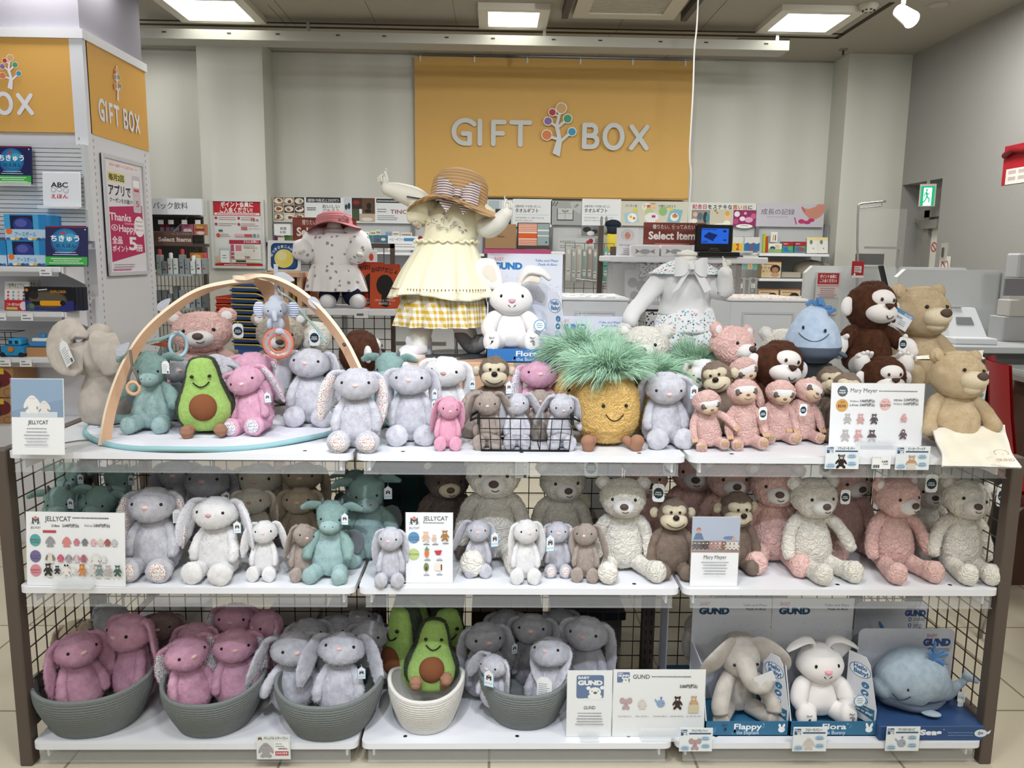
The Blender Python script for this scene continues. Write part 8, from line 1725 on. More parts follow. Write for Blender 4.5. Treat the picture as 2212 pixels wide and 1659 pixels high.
# ================================================================ SPECIAL PLUSHES AND THEIR BOXES
def cream_rabbit(loc,h,rz,label,ears='up',head=(0,0,0),s_arm=0.0,group='cream rabbit plushes in boxes',tags=True):
 T=Toy('plush_rabbit',loc,h,rz,label,group); m=SMOOTH
 T.add('body','cr_body',lambda:[tubegrid([(0,.0,.08,.2,.16),(0,0,.18,.235,.19),(0,0,.3,.2,.17),(0,.01,.42,.13,.12)],(1,0,0),30,20,(.06,.04))],m)
 hd=T.add('head','cr_head',lambda:[tubegrid([(0,-.02,.45,.14,.14),(0,-.03,.52,.235,.19),(0,-.02,.6,.25,.2),(0,0,.7,.2,.17),(0,0,.76,.11,.1)],(1,0,0),32,22,(.04,.03))],m,(0,.02,.45),head)
 hc,hr=(0,-.02,.6),(.25,.2,.19)
 T.add('nose','cr_nose',lambda:[tubegrid([(0,-.222,.565,.008,.01),(0,-.232,.58,.035,.016),(0,-.222,.598,.042,.014)],(1,0,0),12,6,(.006,.008))],mat('bright_pink_nose','efa0b8',.6,.2),(0,-.22,.58),par=hd)
 face_arc(T,hd,hc,hr,.0,.535,.04,.025,.005,e=.016)
 for sx in (-1,1): T.ball('eye',(sx*.12,sf(hc,hr,sx*.12,.635,-.004),.635),(.017,.012,.022),EYE,hd)
 if ears=='up':
  T.add('ear','cr_earL',lambda:[tubegrid([(-.12,0,.72,.04,.03),(-.2,.0,.8,.11,.04),(-.28,.01,.93,.145,.04),(-.28,.01,1.03,.1,.03)],(1,0,.5),20,16)],m,(-.12,0,.72),par=hd,label='ear standing up'); T.add('ear_inside','cr_earLi',lambda:[tubegrid([(-.2,-.03,.8,.05,.012),(-.265,-.025,.91,.075,.014),(-.27,-.02,.97,.05,.01)],(1,0,.5),14,10)],EARIN,(-.12,0,.72),par=hd)
  T.add('ear','cr_earR',lambda:[tubegrid([(.1,0,.72,.045,.035),(.12,-.01,.84,.09,.04),(.2,-.04,.93,.1,.045),(.34,-.06,.91,.1,.04),(.43,-.06,.84,.065,.03)],(0,1,.3),20,18)],m,(.1,0,.72),par=hd,label='ear folded over'); T.add('ear_inside','cr_earRi',lambda:[tubegrid([(.13,-.045,.79,.04,.012),(.2,-.085,.845,.05,.012),(.32,-.1,.82,.045,.012)],(.6,0,1),14,12)],EARIN,(.1,0,.72),par=hd)
 else:
  for sx in (-1,1): T.add('ear',('cr_ear2',sx),lambda sx=sx:[tubegrid([(sx*.08,.0,.74,.04,.02),(sx*.1,-.02,.84,.06,.022),(sx*.2,-.05,.86,.06,.022),(sx*.33,-.06,.80,.05,.02),(sx*.38,-.06,.76,.03,.015)],(0,1,.2),18,16)],m,(sx*.08,0,.74),par=hd)
 for sx in (-1,1):
  T.add('arm',('cr_arm',sx),lambda sx=sx:[tubegrid([(sx*.11,-.02,.42,.06,.06),(sx*.21,-.08,.37,.085,.08),(sx*.26,-.14,.26,.09,.085),(sx*.25,-.18,.2,.07,.07)],(1,0,0),18,14)],m,(sx*.12,0,.42),(0,s_arm*sx,0))
  T.add('foot',('cr_foot',sx),lambda sx=sx:[tubegrid([(sx*.13,-.08,.12,.1,.1),(sx*.2,-.2,.11,.105,.11),(sx*.23,-.28,.13,.1,.13)],(1,0,0),20,14,(None,.05))],m,(sx*.12,-.05,.12))
  pr=Print(-10,-10,10,10,.14,.14); pr.text('Sing!' if sx<0 else 'Play!',0,-2,3.4,'4a4a58',bold=.02).text('♫' if sx<0 else '@',0,7,7,'4a4a58'); pr.obj(T.r,'stitched_word',(sx*.23,-.338,.08))
 if tags:
  pr=Print(0,0,40,40,.15,.15); pr.disc(20,20,18,'5f9ac8').disc(20,20,15.5,'e8eef4').lines(10,14,30,3,6,2,'5a7a9a',al='c'); pr.b.box(-.06,.06,.0005,.006,.02,.13,M('eceef0')); pr.obj(T.r,'hang_tag',(.31,-.32,.24))
 return T
def elephant(loc,h,rz,label,m=ELEG,group=None):
 T=Toy('plush_elephant',loc,h,rz,label,group)
 T.add('body','el_body',lambda:[tubegrid([(0,.02,.08,.18,.16),(0,.02,.2,.22,.18),(0,.02,.36,.2,.17),(0,.03,.5,.13,.13)],(1,0,0),30,20,(.06,.05))],m)
 hd=T.add('head','el_head',lambda:[tubegrid([(0,-.03,.5,.15,.14),(0,-.05,.6,.22,.2),(0,-.03,.74,.22,.2),(0,.0,.87,.15,.14)],(1,0,0),30,20,(.05,.05))],m,(0,0,.5))
 T.add('trunk','el_trunk',lambda:[tubegrid([(0,-.2,.66,.12,.1),(.02,-.29,.55,.1,.09),(.08,-.33,.46,.08,.075),(.17,-.35,.46,.07,.07),(.2,-.35,.52,.065,.065)],(1,.2,0),18,16)],m,(0,-.2,.66),par=hd)
 for sx in (-1,1):
  T.add('ear',('el_ear',sx),lambda sx=sx:[tubegrid([(sx*.1,-.1,.86,.05,.03),(sx*.2,-.17,.84,.13,.035),(sx*.32,-.2,.72,.17,.04),(sx*.4,-.18,.6,.13,.03),(sx*.42,-.16,.54,.06,.02)],(.35*sx,-.5,.9),20,18)],m,(sx*.1,-.1,.86),par=hd)
  T.ball('eye',(sx*.13,-.23,.66),.016,EYE,hd)
  T.add('arm',('el_arm',sx),lambda sx=sx:[tubegrid([(sx*.12,-.08,.46,.08,.08),(sx*.22,-.2,.38,.09,.09),(sx*.3,-.32,.25,.095,.095),(sx*.3,-.36,.18,.09,.08)],(1,0,0),18,14,(None,.03))],m,(sx*.12,-.05,.46))
  T.add('foot',('el_foot',sx),lambda sx=sx:[tubegrid([(sx*.14,-.1,.1,.1,.1),(sx*.26,-.28,.08,.09,.09),(sx*.3,-.38,.09,.09,.09)],(1,0,0),18,12,(None,.02))],m,(sx*.12,-.05,.1))
 pr=Print(-10,-10,10,10,.14,.14); pr.text('Sing!',0,-2,3.4,'3a3a44',bold=.02).text('♫',0,7,7,'3a3a44'); pr.obj(T.r,'stitched_word',(-.3,-.492,.03))
 return T
def whaleball(loc,h,rz,label):
 T=Toy('plush_whale',loc,h,rz,label)
 T.add('body','wh_body',lambda:[tubegrid([(0,0,.32,.44,.38),(0,0,.45,.42,.37),(0,0,.62,.36,.32),(0,0,.78,.26,.23),(0.02,0,.9,.16,.14)],(1,0,0),36,24,(.03,.05))],WHALEB,disp=('n',5,.006))
 T.add('belly','wh_belly',lambda:[tubegrid([(0,0,.1,.28,.25),(0,0,.2,.4,.35),(0,0,.33,.445,.385)],(1,0,0),36,14,(.06,.01))],WHALED)
 c,r=(0,0,.5),(.42,.37,.5)
 for sx in (-1,1): T.ball('eye_ring',(sx*.16-.06,sf(c,r,sx*.16-.06,.62,-.005),.62-sx*.02),(.022,.012,.032),mat('slate_ring','4c5c7c')); T.ball('eye',(sx*.16-.06,sf(c,r,sx*.16-.06,.62,.008),.62-sx*.02),(.014,.008,.022),EYE)
 face_arc(T,None,c,r,-.06,.55,.22,.12,.006,mat('navy_thread','26324c'))
 for k,(dx,dz) in enumerate(((-.16,.03),(.1,.05),(.22,-.06),(.28,-.14),(.05,.08))): T.add('spout_ribbon',('wh_rb',k),lambda dx=dx,dz=dz:[tubegrid([(.02,0,.97,.006,.03),(.02+dx*.5,-.02,1.0+dz,.006,.035),(.02+dx,-.03,.96+dz*.3,.006,.03)],(0,1,0),8,10)],mat('blue_ribbon','5580b4',.5,.4))
 for sx in (-1,1): T.ball('fin',(sx*.42,-.16,.22),(.09,.05,.04),WHALED,rot=(0,sx*.5,0),n=18,k=10)
 return T
def whale(loc,h,rz,label):
 T=Toy('plush_whale',loc,h,rz,label)
 m=WHALEG
 T.add('body','w2_body',lambda:[tubegrid([(-.62,0,.35,.2,.2),(-.5,0,.42,.36,.34),(-.25,0,.5,.48,.42),(.05,0,.5,.48,.42),(.3,0,.36,.33,.32),(.5,0,.25,.2,.2),(.68,.02,.24,.12,.12)],(0,0,1),32,30,(.16,.05))],m)
 T.add('tail','w2_tail',lambda:[tubegrid([(.66,.02,.24,.1,.1),(.82,.03,.32,.08,.06),(.92,.03,.4,.06,.05)],(0,1,0),16,10),tubegrid([(.92,-.1,.46,.03,.05),(.92,.03,.42,.06,.06),(.98,.18,.44,.03,.05)],(1,0,0),14,12),tubegrid([(.9,.03,.42,.06,.05),(1.03,.02,.4,.05,.07),(1.1,.0,.36,.04,.05)],(0,1,0),14,10)],m)
 T.add('belly','w2_belly',lambda:[tubegrid([(-.55,0,.2,.14,.2),(-.2,0,.1,.13,.34),(.15,0,.08,.1,.32),(.4,0,.12,.06,.2)],(0,0,1),24,16)],WHALED)
 T.ball('eye_ring',(-.42,-.36,.5),(.024,.03,.034),mat('slate_ring','4c5c7c')); T.ball('eye',(-.425,-.384,.5),(.016,.012,.024),EYE)
 pts=[(-.62+.24*i/8,-.27-.12*i/8-.0*math.sin(i/8*3.1),.38-.08*math.sin(i/8*math.pi),.009,.009) for i in range(9)]
 T.add('mouth','w2_mouth',lambda:[tubegrid(pts,(0,0,1),6,16)],mat('navy_thread','26324c'))
 T.ball('fin',(.02,-.38,.06),(.16,.1,.035),m,rot=(0,0,-.4),n=18,k=10)
 for k,(dx,dz) in enumerate(((0,.25),(-.1,.1),(.16,.12),(.2,-.08),(.24,.06))): T.add('spout_ribbon',('w2_rb',k),lambda dx=dx,dz=dz:[tubegrid([(.06,-.22,.9,.012,.03),(.06+dx*.5,-.25,.97+dz*.6,.012,.04),(.06+dx,-.26,.95+dz*1.2,.012,.035)],(1,0,0) if k==0 else (0,1,0),8,10)],mat('blue_ribbon','5580b4'))
 pr=Print(0,0,30,44,.15,.24); pr.rect(0,0,30,30,'e8eaea').text('GUND',15,20,8,'4a9ab8',width=24,bold=.04).text('BABY',15,10,4,'d88aa0').rect(4,30,26,44,'e2e4e6').lines(6,34,24,2,4,1.4,'9a9aa0'); pr.obj(T.r,'care_label',(.74,-.12,-.02),(-.3,.3,0))
 return T
Yb=onz(1135,785,PZ).y
Yb=max(Yp+.01,min(Yb,2.7)); 
w_=at(1222,770,Yb).x-at(1050,770,Yb).x; Hh=at(1130,548,Yb+.2).z-PZ
BB=display_box('toy_box',1050,1222,785,PZ,Yb,w_,.2,Hh,'3f7cc0','Flora','the Bunny','bright blue and white open toy box with a cream rabbit on the wooden riser',ear='rabbit',board='dfe2ee',logo=('e09aa4','2f7ab8'),tray=at(1130,754,Yb).z-PZ)
xr_=at(1100,700,Yb+.1).x
zz_=at(1105,760,Yb+.08).z
cream_rabbit((at(1103,700,Yb+.1).x,Yb+.1,PZ+.03),(at(1100,560,Yb+.1).z-PZ-.03)/1.05,R(2),'cream rabbit plush with one folded ear in the bright blue box')
Y2=2.78; w2=at(1357,700,Y2).x-at(1200,700,Y2).x; H2=at(1280,679,Y2+.15).z-ZT
display_box('toy_box',1200,1357,900,ZT,Y2-.1,w2,.15,H2,'3f7cc0','Flora','the Bunny','second blue rabbit toy box behind the green pineapple hair',ear='rabbit',board='dcdfee',logo=('e09aa4','2f7ab8'))
def bot(px0,px1,ybot,ytopback,title,sub,lab,ear):
 P=onz((px0+px1)/2,ybot,ZB); Y=P.y; w=at(px1,ybot,Y).x-at(px0,ybot,Y).x; d=.2; H=at((px0+px1)/2,ytopback,Y+d).z-ZB
 return display_box('toy_box',px0,px1,ybot,ZB,Y,w,d,H,'356f94',title,sub,lab,ear=ear,logo=('b4646a','1f4a68')),Y,w
E1,Ye,we=bot(1522,1703,1590,1292,'Flappy','the Elephant','open teal-blue toy box with a grey elephant plush on the bottom shelf','eleph')
elephant((at(1595,1450,Ye+.12).x,Ye+.13,ZB+.006),(at(1570,1372,Ye+.12).z-ZB)/.93,R(4),'light grey elephant plush with drooping ears in its box')
E2,Yf,wf=bot(1705,1892,1590,1292,'Flora','the Bunny','open teal-blue toy box with a cream rabbit plush on the bottom shelf','rabbit')
cream_rabbit((at(1770,1450,Yf+.1).x,Yf+.11,ZB+.006),(at(1765,1358,Yf+.1).z-ZB)/1.0,R(4),'cream rabbit plush with flopped ears in the bottom shelf box',ears='flop')
t=thing('gift_card','blank white card leaning on the elephant box panel','card',(at(1648,1475,Ye+.06).x,Ye+.03,at(1640,1470,Ye+.05).z),rot=(.1,R(-24),0)); MB().box(-.03,.03,0,.001,0,.035,M('dfe0e4')).obj('paper',None,t)
t=thing('gift_card','blank white card on the upper right of the cream rabbit in the bottom box','card',(at(1806,1410,Yf+.1).x,Yf+.1,at(1788,1408,Yf+.1).z),rot=(0,R(42),0)); MB().box(-.026,.026,0,.001,-.0,.04,M('c9cacf')).obj('paper',None,t)
t=thing('toy_box','rear toy box with a grey elephant ear behind the front elephant box','box',(at(1458,1500,2.42).x,2.36,ZB),R(0)); MB().box(-.05,.05,0,.1,0,.04,M('356f94')).box(-.05,-.046,0,.1,0,.3,M('b9bcc6')).obj('tray',None,t)
T=Toy('plush_elephant',(at(1492,1450,2.42).x,2.42,at(1480,1390,2.42).z),.1,0,'grey elephant plush mostly hidden at the left of the elephant box'); T.ball('ear',(0,0,0),(.34,.2,.6),ELEG,n=20,k=14); T.ball('head',(.3,.3,.4),(.5,.4,.5),ELEG,n=20,k=14)
def whalebox(px0,px1,yb,ytop,Y,d,lab,col='33507e',bw=.92,xoff=0.0,zb=ZB):
 w=at(px1,yb,Y).x-at(px0,yb,Y).x; c=at((px0+px1)/2,yb,Y); H=at((px0+px1)/2,ytop,Y+d*.62).z-zb
 t=thing('toy_box',lab,'box',(c.x,Y,zb),R(0),'navy whale toy boxes'); hw=w/2; hb=hw*bw
 MB().bbox(-hw,hw,0,d,0,.045,M(col,.4),.002).obj('base',None,t)
 r=.02; P=[(-hb+xoff,.045),(hb+xoff,.045)]+[(hb+xoff-r+r*math.cos(a),H-r+r*math.sin(a)) for a in [k*math.pi/10 for k in range(6)]]+[(-hb+xoff+r-r*math.sin(a),H-r+r*math.cos(a)) for a in [k*math.pi/10 for k in range(6)]]
 n=len(P); y=d*.62; MB().add([(a,y,b_) for a,b_ in P]+[(a,y+.003,b_) for a,b_ in P],[tuple(range(n)),tuple(range(n,2*n))[::-1]]+[(k,k+n,(k+1)%n+n,(k+1)%n) for k in range(n)],M('c4c8d4')).obj('back_panel',None,t)
 pr=Print(0,0,222,135,hb*2,H-.045,0); pr.text('BABY',158,17,7,'b4868c','l',width=24,bold=.03).text('GUND',150,33,13,'3a5288','l',width=64,bold=.085)
 for k,v in enumerate((42,56,72,86)): pr.disc(168,v,5,'46629a').disc(168,v,2.6,'c4c8d4').lines(178,v-2,214,3 if k==1 else 2,3.4,1.1,'5a6478',seed=k)
 pr.text('WARNING:',178,104,3,'3a4460',width=16).lines(166,109,214,6,3.6,1,'6a7284',seed=9); rg=random.Random(4)
 for i in range(60): u=6+rg.random()*140; pr.poly([(u,v_:=6+rg.random()*110),(u+2.4,v_),(u+1.2,v_+2.4)],'a4aec4')
 pr.obj(t,'back_print',(xoff,y,.045))
 pr=Print(0,0,245,34,w,.045,0); pr.text('Seas',112,20,12,'e6ecf4',width=48,bold=.06).text('™',140,10,3,'e6ecf4').lines(150,15,205,2,6,2.4,'6f88b4',seed=2).disc(221,16,14,'d8dee8',9).text('0+',221,20,8,'33507e',bold=.03).poly([(233,14),(243,8),(241,16),(236,19)],'d8dee8')
 pr.obj(t,'base_print'); return t,w
P=onz(2018,1600,ZB); Yw=P.y
wb,ww=whalebox(1898,2140,1600,1358,Yw,.26,'front navy and white toy box with a grey-blue whale plush',bw=.46*2*.98,xoff=-.02)
whale((at(1975,1500,Yw+.12).x,Yw+.11,ZB+.048),.158*1.12,R(6),'grey-blue whale plush with blue ribbons on the navy box')
whalebox(1850,2010,1520,1300,2.44,.1,'rear navy whale toy box showing only its speckled back card',bw=1.0)
T=Toy('plush_whale',(at(1880,1370,2.48).x,2.47,at(1880,1400,2.47).z),.13,0,'rear whale plush of which only the dark back and ribbon show'); T.ball('body',(0,0,0),(.55,.3,.42),WHALEG,n=24,k=16); T.ball('spout_ribbon',(.2,-.1,.6),(.05,.03,.2),mat('blue_ribbon','5580b4'),rot=(0,-.5,0))
p_=place(whaleball,1755,652,None,None,'blue whale plush shaped like a ball with a wide smile and ribbon spout',Y=2.52,h=.215,rz=-8,tilt=None) if False else None
Yq=2.52; zt_=at(1755,655,Yq).z; wl_b=whaleball((at(1757,720,Yq).x,Yq,zt_-.2),.2,R(-10),'blue whale plush shaped like a ball with a wide smile and ribbon spout')
t=thing('toy_stand','dark cardboard stand beneath the blue whale ball plush','stand',(at(1757,790,Yq).x,Yq+.02,ZT)); MB().bbox(-.05,.05,-.05,.05,0,zt_-.2-ZT+.012,M('3a3c40')).obj('card_block',None,t)
t=thing('hanging_card','white and blue card between the dark monkey plush and the tan bear','card',(at(1935,700,2.6).x,2.6,at(1935,705,2.6).z),rot=(0,R(28),0)); pr=Print(0,0,50,36,.075,.055); pr.rect(0,0,50,36,'dfe3ea').rect(0,0,50,8,'5a8ab4').text('GUND',38,7,5,'e6ecf4').text('Clappy',18,17,6,'3a4458').disc(14,28,5,'4a3026').lines(26,20,46,3,4,1.4,'8a8e96'); pr.b.box(-.0375,.0375,.0005,.002,0,.055,M('dfe3ea')); pr.obj(t,'printed_face')
SATIN=mat('cream_satin','f6f2ea',.4,.5,bump=(30,.2),sheen=.2); FLEECE=mat('cream_fleece','f3eedd',.9,.1,bump=(120,.3),sheen=.2)
def cloth(name,corners,lab,n=26,amp=.006,border=True,cat='blanket'):
 """corners: four points (top-left, top-right, bottom-right, bottom-left)"""
 t=thing(name,lab,cat,(0,0,0)); A,B,Cc,Dd=[np.array(c) for c in corners]; V=[];F=[];mi=[]
 for j in range(n+1):
  for i in range(n+1):
   u,v=i/n,j/n; p=(A*(1-u)+B*u)*(1-v)+(Dd*(1-u)+Cc*u)*v; p=p+np.array([0,-1,.3])*amp*(math.sin(u*9+v*4)+.5*math.sin(u*21-v*7)+.5*math.sin(v*11+u*3)); V.append(tuple(p))
 b=MB(); m=len(V); V2=[(x,y+.003,z-.004) for x,y,z in V]; q=2 if border else 0
 for j in range(n):
  for i in range(n):
   a=j*(n+1)+i; f=(a+n+1,a+n+2,a+1,a); mt=FLEECE if (q<=i<n-q and q<=j<n-q) else SATIN
   b.f.append(f); b.mi.append(b.m(mt)); b.sm.append(True); b.f.append(tuple(m+k for k in f[::-1])); b.mi.append(b.m(mt)); b.sm.append(True)
 b.v=V+V2; b.obj('cloth',None,t)
 return t
sh=lambda px,py,Y: tuple(at(px,py,Y))
cl=cloth('blanket',(sh(2012,925,2.22),sh(2168,918,2.26),sh(2203,1010,2.045),sh(2040,1006,2.04)),'cream satin-edged blanket hanging from the front tan bear over the shelf edge')
pr=Print(0,0,60,50,.065,.052); k_='b49a8c'
pr.line(arc(30,18,17,12,150,390,20),1.2,k_).line(arc(18,16,6,6,100,300),1.2,k_).line(arc(42,16,6,6,-120,80),1.2,k_).disc(24,18,1,k_).disc(34,18,1,k_).line(arc(30,21,4,3,20,160),1,k_).text('GUND',30,46,9,'c8a49a',width=46,bold=.04)
c0=at(2160,990,2.065); o=pr.obj(cl,'embroidery',(c0.x,c0.y-.03,c0.z-.005),(-.95,0,.0))
cloth('blanket',(sh(1976,770,2.42),sh(2124,757,2.44),sh(2126,775,2.36),sh(1980,775,2.36)),'cream blanket of the upper tan bear lying on the front bear\'s head',amp=.004)
cloth('blanket',(sh(2085,762,2.38),sh(2124,758,2.40),sh(2120,790,2.37),sh(2098,782,2.36)),'hanging satin corner of the upper blanket beside the front bear\'s ear',n=10,amp=.003)
t=thing('care_tag','long white care tag with green lettering hanging behind the front tan bear','tag',tuple(at(2112,862,2.33)),rot=(0,R(3),0)); pr=Print(0,0,36,70,.042,.085); pr.rect(0,0,36,70,'d6dad8').lines(8,14,30,5,5,1.6,'8a8c8e').rect(20,30,26,42,'5a5e60').text('GUND',16,64,9,'3f9a8a',width=30,bold=.05); pr.b.box(-.021,.021,.0005,.0015,0,.085,M('d6dad8')); pr.obj(t,'printed_face')
t_=Toy('plush_elephant',(onz(172,945,ZT).x,2.42,ZT),.3,R(150),'large beige-grey elephant plush seen from behind at the far left of the top shelf')
EB=mat('beige_elephant_plush','bcb4ac',.92,.1,bump=(160,.3),sheen=.3,var=(12,'b0a8a0'))
t_.add('body','eb_body',lambda:[tubegrid([(0,0,.08,.24,.2),(0,0,.22,.27,.22),(0,0,.4,.22,.18),(0,0,.55,.15,.13)],(1,0,0),30,20,(.06,.05))],EB)
hd=t_.add('head','eb_head',lambda:[tubegrid([(0,0,.55,.16,.15),(0,0,.66,.22,.2),(0,0,.82,.2,.18),(0,0,.92,.13,.12)],(1,0,0),30,18)],EB,(0,0,.55))
t_.add('trunk','eb_trunk',lambda:[tubegrid([(.1,-.05,.72,.1,.1),(.26,-.06,.62,.085,.085),(.38,-.06,.56,.08,.08),(.46,-.06,.62,.07,.07),(.47,-.06,.7,.06,.06)],(0,1,0),18,18)],EB,(.1,0,.7),par=hd)
for k,(pp) in enumerate((((.0,.12,.93,.06,.03),(.14,.2,.95,.16,.04),(.2,.24,.84,.2,.045),(.1,.26,.68,.17,.04),(.0,.26,.58,.07,.03)),((-.08,.08,.95,.06,.03),(-.22,.12,.9,.13,.04),(-.32,.14,.74,.16,.045),(-.36,.14,.6,.1,.04)))):
 t_.add('ear',('eb_ear',k),lambda pp=pp:[tubegrid(list(pp),(1,.3,.25),22,20)],EB,(0,.05,.9),par=hd)
for sx in (-1,1): t_.add('leg',('eb_leg',sx),lambda sx=sx:[tubegrid([(sx*.14,-.1,.1,.1,.1),(sx*.2,-.25,.09,.1,.1)],(1,0,0),16,10)],EB)
hangtag(t_,(-.02,.33,.66),'info',(.0,R(-30),math.pi),.26)
c=onz(165,945,ZT+.01); solo(MB().path([tuple(onz(x,y,ZT+.004)) for x,y in ((130,958),(170,952),(200,950),(222,955))],.002).obj('tag_string',M('6a6a6a')),'dark tag string lying on the shelf behind the left card','string')
# ================================================================ MANNEQUINS
SKIN=mat('mannequin_white','e9e7df',.55,.3)
def limb(T,name,key,pts,m=SKIN,ref=(1,0,0),n=20,k=20,par=None,disp=None,caps=(None,None)): return T.add(name,key,lambda:[tubegrid(pts,ref,n,k,caps)],m,pts[0][:3],par=par,disp=disp)
def hand(T,key,w,dirf,up,side,s,pose='fist',par=None):
 """palm, four curled fingers and a thumb; dirf = forearm direction, up = back-of-hand side, side = thumb side"""
 w=np.array(w);f=np.array(dirf)/np.linalg.norm(dirf);u=np.array(up,float);u-=f*u.dot(f);u/=np.linalg.norm(u);sd=np.cross(f,u)*side
 P=lambda a,b,c:tuple(w+(f*a+u*b+sd*c)*s)
 g=[tubegrid([P(-.25,0,0)+(.3*s,.24*s),P(.2,0,0)+(.4*s,.24*s),P(.62,0,.02)+(.42*s,.22*s)],tuple(sd),18,10)]
 for i in range(4):
  c=.3-.2*i; L=[.42,.46,.42,.34][i]
  if pose=='heart' and i==0: pts=[P(.6,0,c),P(.6+L*.8,.12,c+.05),P(.6+L*1.5,.1,c+.18),P(.6+L*2.0,.02,c+.3)]
  elif pose=='open': pts=[P(.6,0,c),P(.6+L,.03,c*1.2),P(.6+L*1.8,-.08,c*1.3)]
  else: pts=[P(.6,0,c),P(.6+L*.8,-.02,c),P(.62+L*.7,-.3,c),P(.5,-.42,c)]
  r=.1*s if i<3 else .088*s
  g.append(tubegrid([p+(r*(1.05-.12*j),r*(1.05-.12*j)) for j,p in enumerate(pts)],tuple(sd),10,10))
 tp=[P(.05,-.05,.32),P(.42,-.1,.5),P(.85,-.06,.5),P(1.2,.0,.36)] if pose=='heart' else [P(.05,-.05,.32),P(.4,-.15,.46),P(.7,-.28,.3)]
 g.append(tubegrid([p+(.12*s*(1.1-.12*j),.12*s*(1.1-.12*j)) for j,p in enumerate(tp)],tuple(u),10,10))
 return T.add('hand',key,lambda:g,SKIN,tuple(w),par=par)
def cloth_skirt(T,name,key,rings,m,n=96,folds=14,amp=.02,thick=.004,ruffle=0,label=None,seed=1,par=None):
 """rings: (cx,cy,z,rx,ry); pleats grow downward"""
 rg=random.Random(seed); ph=[rg.random()*6.28 for _ in range(4)]; K=len(rings); C=crom(rings,28); G=[]
 def rr(off):
  out=[]
  for j,(cx,cy,z,rx,ry) in enumerate(C):
   t=j/(len(C)-1); row=[]
   for i in range(n):
    a=2*math.pi*i/n; f=1+amp/.1*t*(math.sin(folds*a+ph[0])*.5+.35*math.sin((folds*.6//1)*a+ph[1])+.3*math.sin((folds*1.7//1)*a+ph[2]))*.5
    row.append((cx+(rx*f-off)*math.cos(a),cy+(ry*f-off)*math.sin(a),z+ruffle*t*t*.01*math.sin(3*a+ph[3])))
   out.append(row)
  return out
 o=rr(0); i_=rr(thick)[::-1]
 k=key
 return T.add(name,k,lambda:[np.array(o+i_)],m,C[0][:3],par=par,label=label)
DRESS=mat('pale_yellow_cotton','f3edd0',.9,.1,bump=(14,.25),sheen=.1)
GING=bpy.data.materials.new('yellow_gingham'); GING.use_nodes=True
def gingham(m,c='c9a52c'):
 nt=m.node_tree;b=nt.nodes['Principled BSDF'];b.inputs['Roughness'].default_value=.9; L=nt.links.new; tc=nt.nodes.new('ShaderNodeTexCoord'); sx=nt.nodes.new('ShaderNodeSeparateXYZ'); L(tc.outputs['Object'],sx.inputs[0])
 def st(s):
  a=nt.nodes.new('ShaderNodeMath');a.operation='MULTIPLY';a.inputs[1].default_value=48;L(s,a.inputs[0]);f=nt.nodes.new('ShaderNodeMath');f.operation='FRACT';L(a.outputs[0],f.inputs[0]);g=nt.nodes.new('ShaderNodeMath');g.operation='GREATER_THAN';g.inputs[1].default_value=.5;L(f.outputs[0],g.inputs[0]);return g.outputs[0]
 ad=nt.nodes.new('ShaderNodeMath');ad.operation='ADD';L(sx.outputs['X'],ad.inputs[0]);L(sx.outputs['Y'],ad.inputs[1])
 s=nt.nodes.new('ShaderNodeMath');s.operation='ADD';L(st(ad.outputs[0]),s.inputs[0]);L(st(sx.outputs['Z']),s.inputs[1]);h=nt.nodes.new('ShaderNodeMath');h.operation='MULTIPLY';h.inputs[1].default_value=.5;L(s.outputs[0],h.inputs[0])
 r=nt.nodes.new('ShaderNodeValToRGB');r.color_ramp.elements[0].color=(*lin('ecebe2'),1);r.color_ramp.elements[1].color=(*lin(c),1);L(h.outputs[0],r.inputs['Fac']);L(r.outputs['Color'],b.inputs['Base Color'])
gingham(GING)
YM=2.75; S=lambda px,py,Y=YM: tuple(at(px,py,Y))
O=at(965,790,YM); T=Toy('child_mannequin',(0,0,0),1.0,0,'white child mannequin in a straw hat and yellow dress making finger hearts','mannequin' and None,'mannequin'); PX=.00166 # metres per pixel there
def q(px,py,dy=0,rx=.02,ry=None): p=at(px,py,YM+dy); return (p.x,p.y,p.z,rx,ry if ry else rx)
limb(T,'torso','mA_torso',[q(985,450,0,.03,.03),q(975,478,0,.07,.05),q(965,520,0,.075,.06),q(955,600,0,.08,.06),q(955,640,0,.08,.06)],SKIN)
for nm,key,pts in (('leg','mA_l1',[q(925,650,0,.045),q(912,700,-.02,.04),q(905,745,-.03,.034)]),('leg','mA_l2',[q(985,650,0,.045),q(1000,700,.02,.04),q(1012,730,.03,.034)])): limb(T,nm,key,pts)
SHOE=mat('white_shoe','e8e8ee',.5,.3)
T.add('shoe','mA_s1',lambda:[tubegrid([q(903,770,-.0,.046,.045),q(906,745,-.0,.044,.04),q(908,728,-.0,.04,.036)],(1,0,0),24,12,(.02,.008)),tubegrid([q(878,774,-.09,.03,.022),q(888,768,-.05,.045,.034),q(912,764,.02,.042,.036)],(0,1,.2),22,14)],SHOE,q(900,770)[:3])
T.add('shoe_strap','mA_s1b',lambda:[tubegrid([q(880,735,-.03,.016,.006),q(900,740,-.05,.018,.006),q(926,738,-.03,.016,.006)],(0,0,1),12,10),tubegrid([q(878,756,-.07,.014,.006),q(895,757,-.085,.016,.006),q(920,754,-.05,.014,.006)],(0,0,1),12,10)],SHOE,q(900,745)[:3])
T.add('shoe','mA_s2',lambda:[tubegrid([q(1000,722,.02,.036,.03),q(1020,745,.03,.036,.032),q(1040,740,.0,.03,.03)],(0,1,0),18,12)],mat('grey_shoe_sole','8a8a8c',.6,.2),q(1010,740)[:3])
limb(T,'arm','mA_a1',[q(925,455,0,.034),q(900,430,0,.036),q(862,415,-.01,.03),q(838,408,-.02,.022)],ref=(0,1,0))
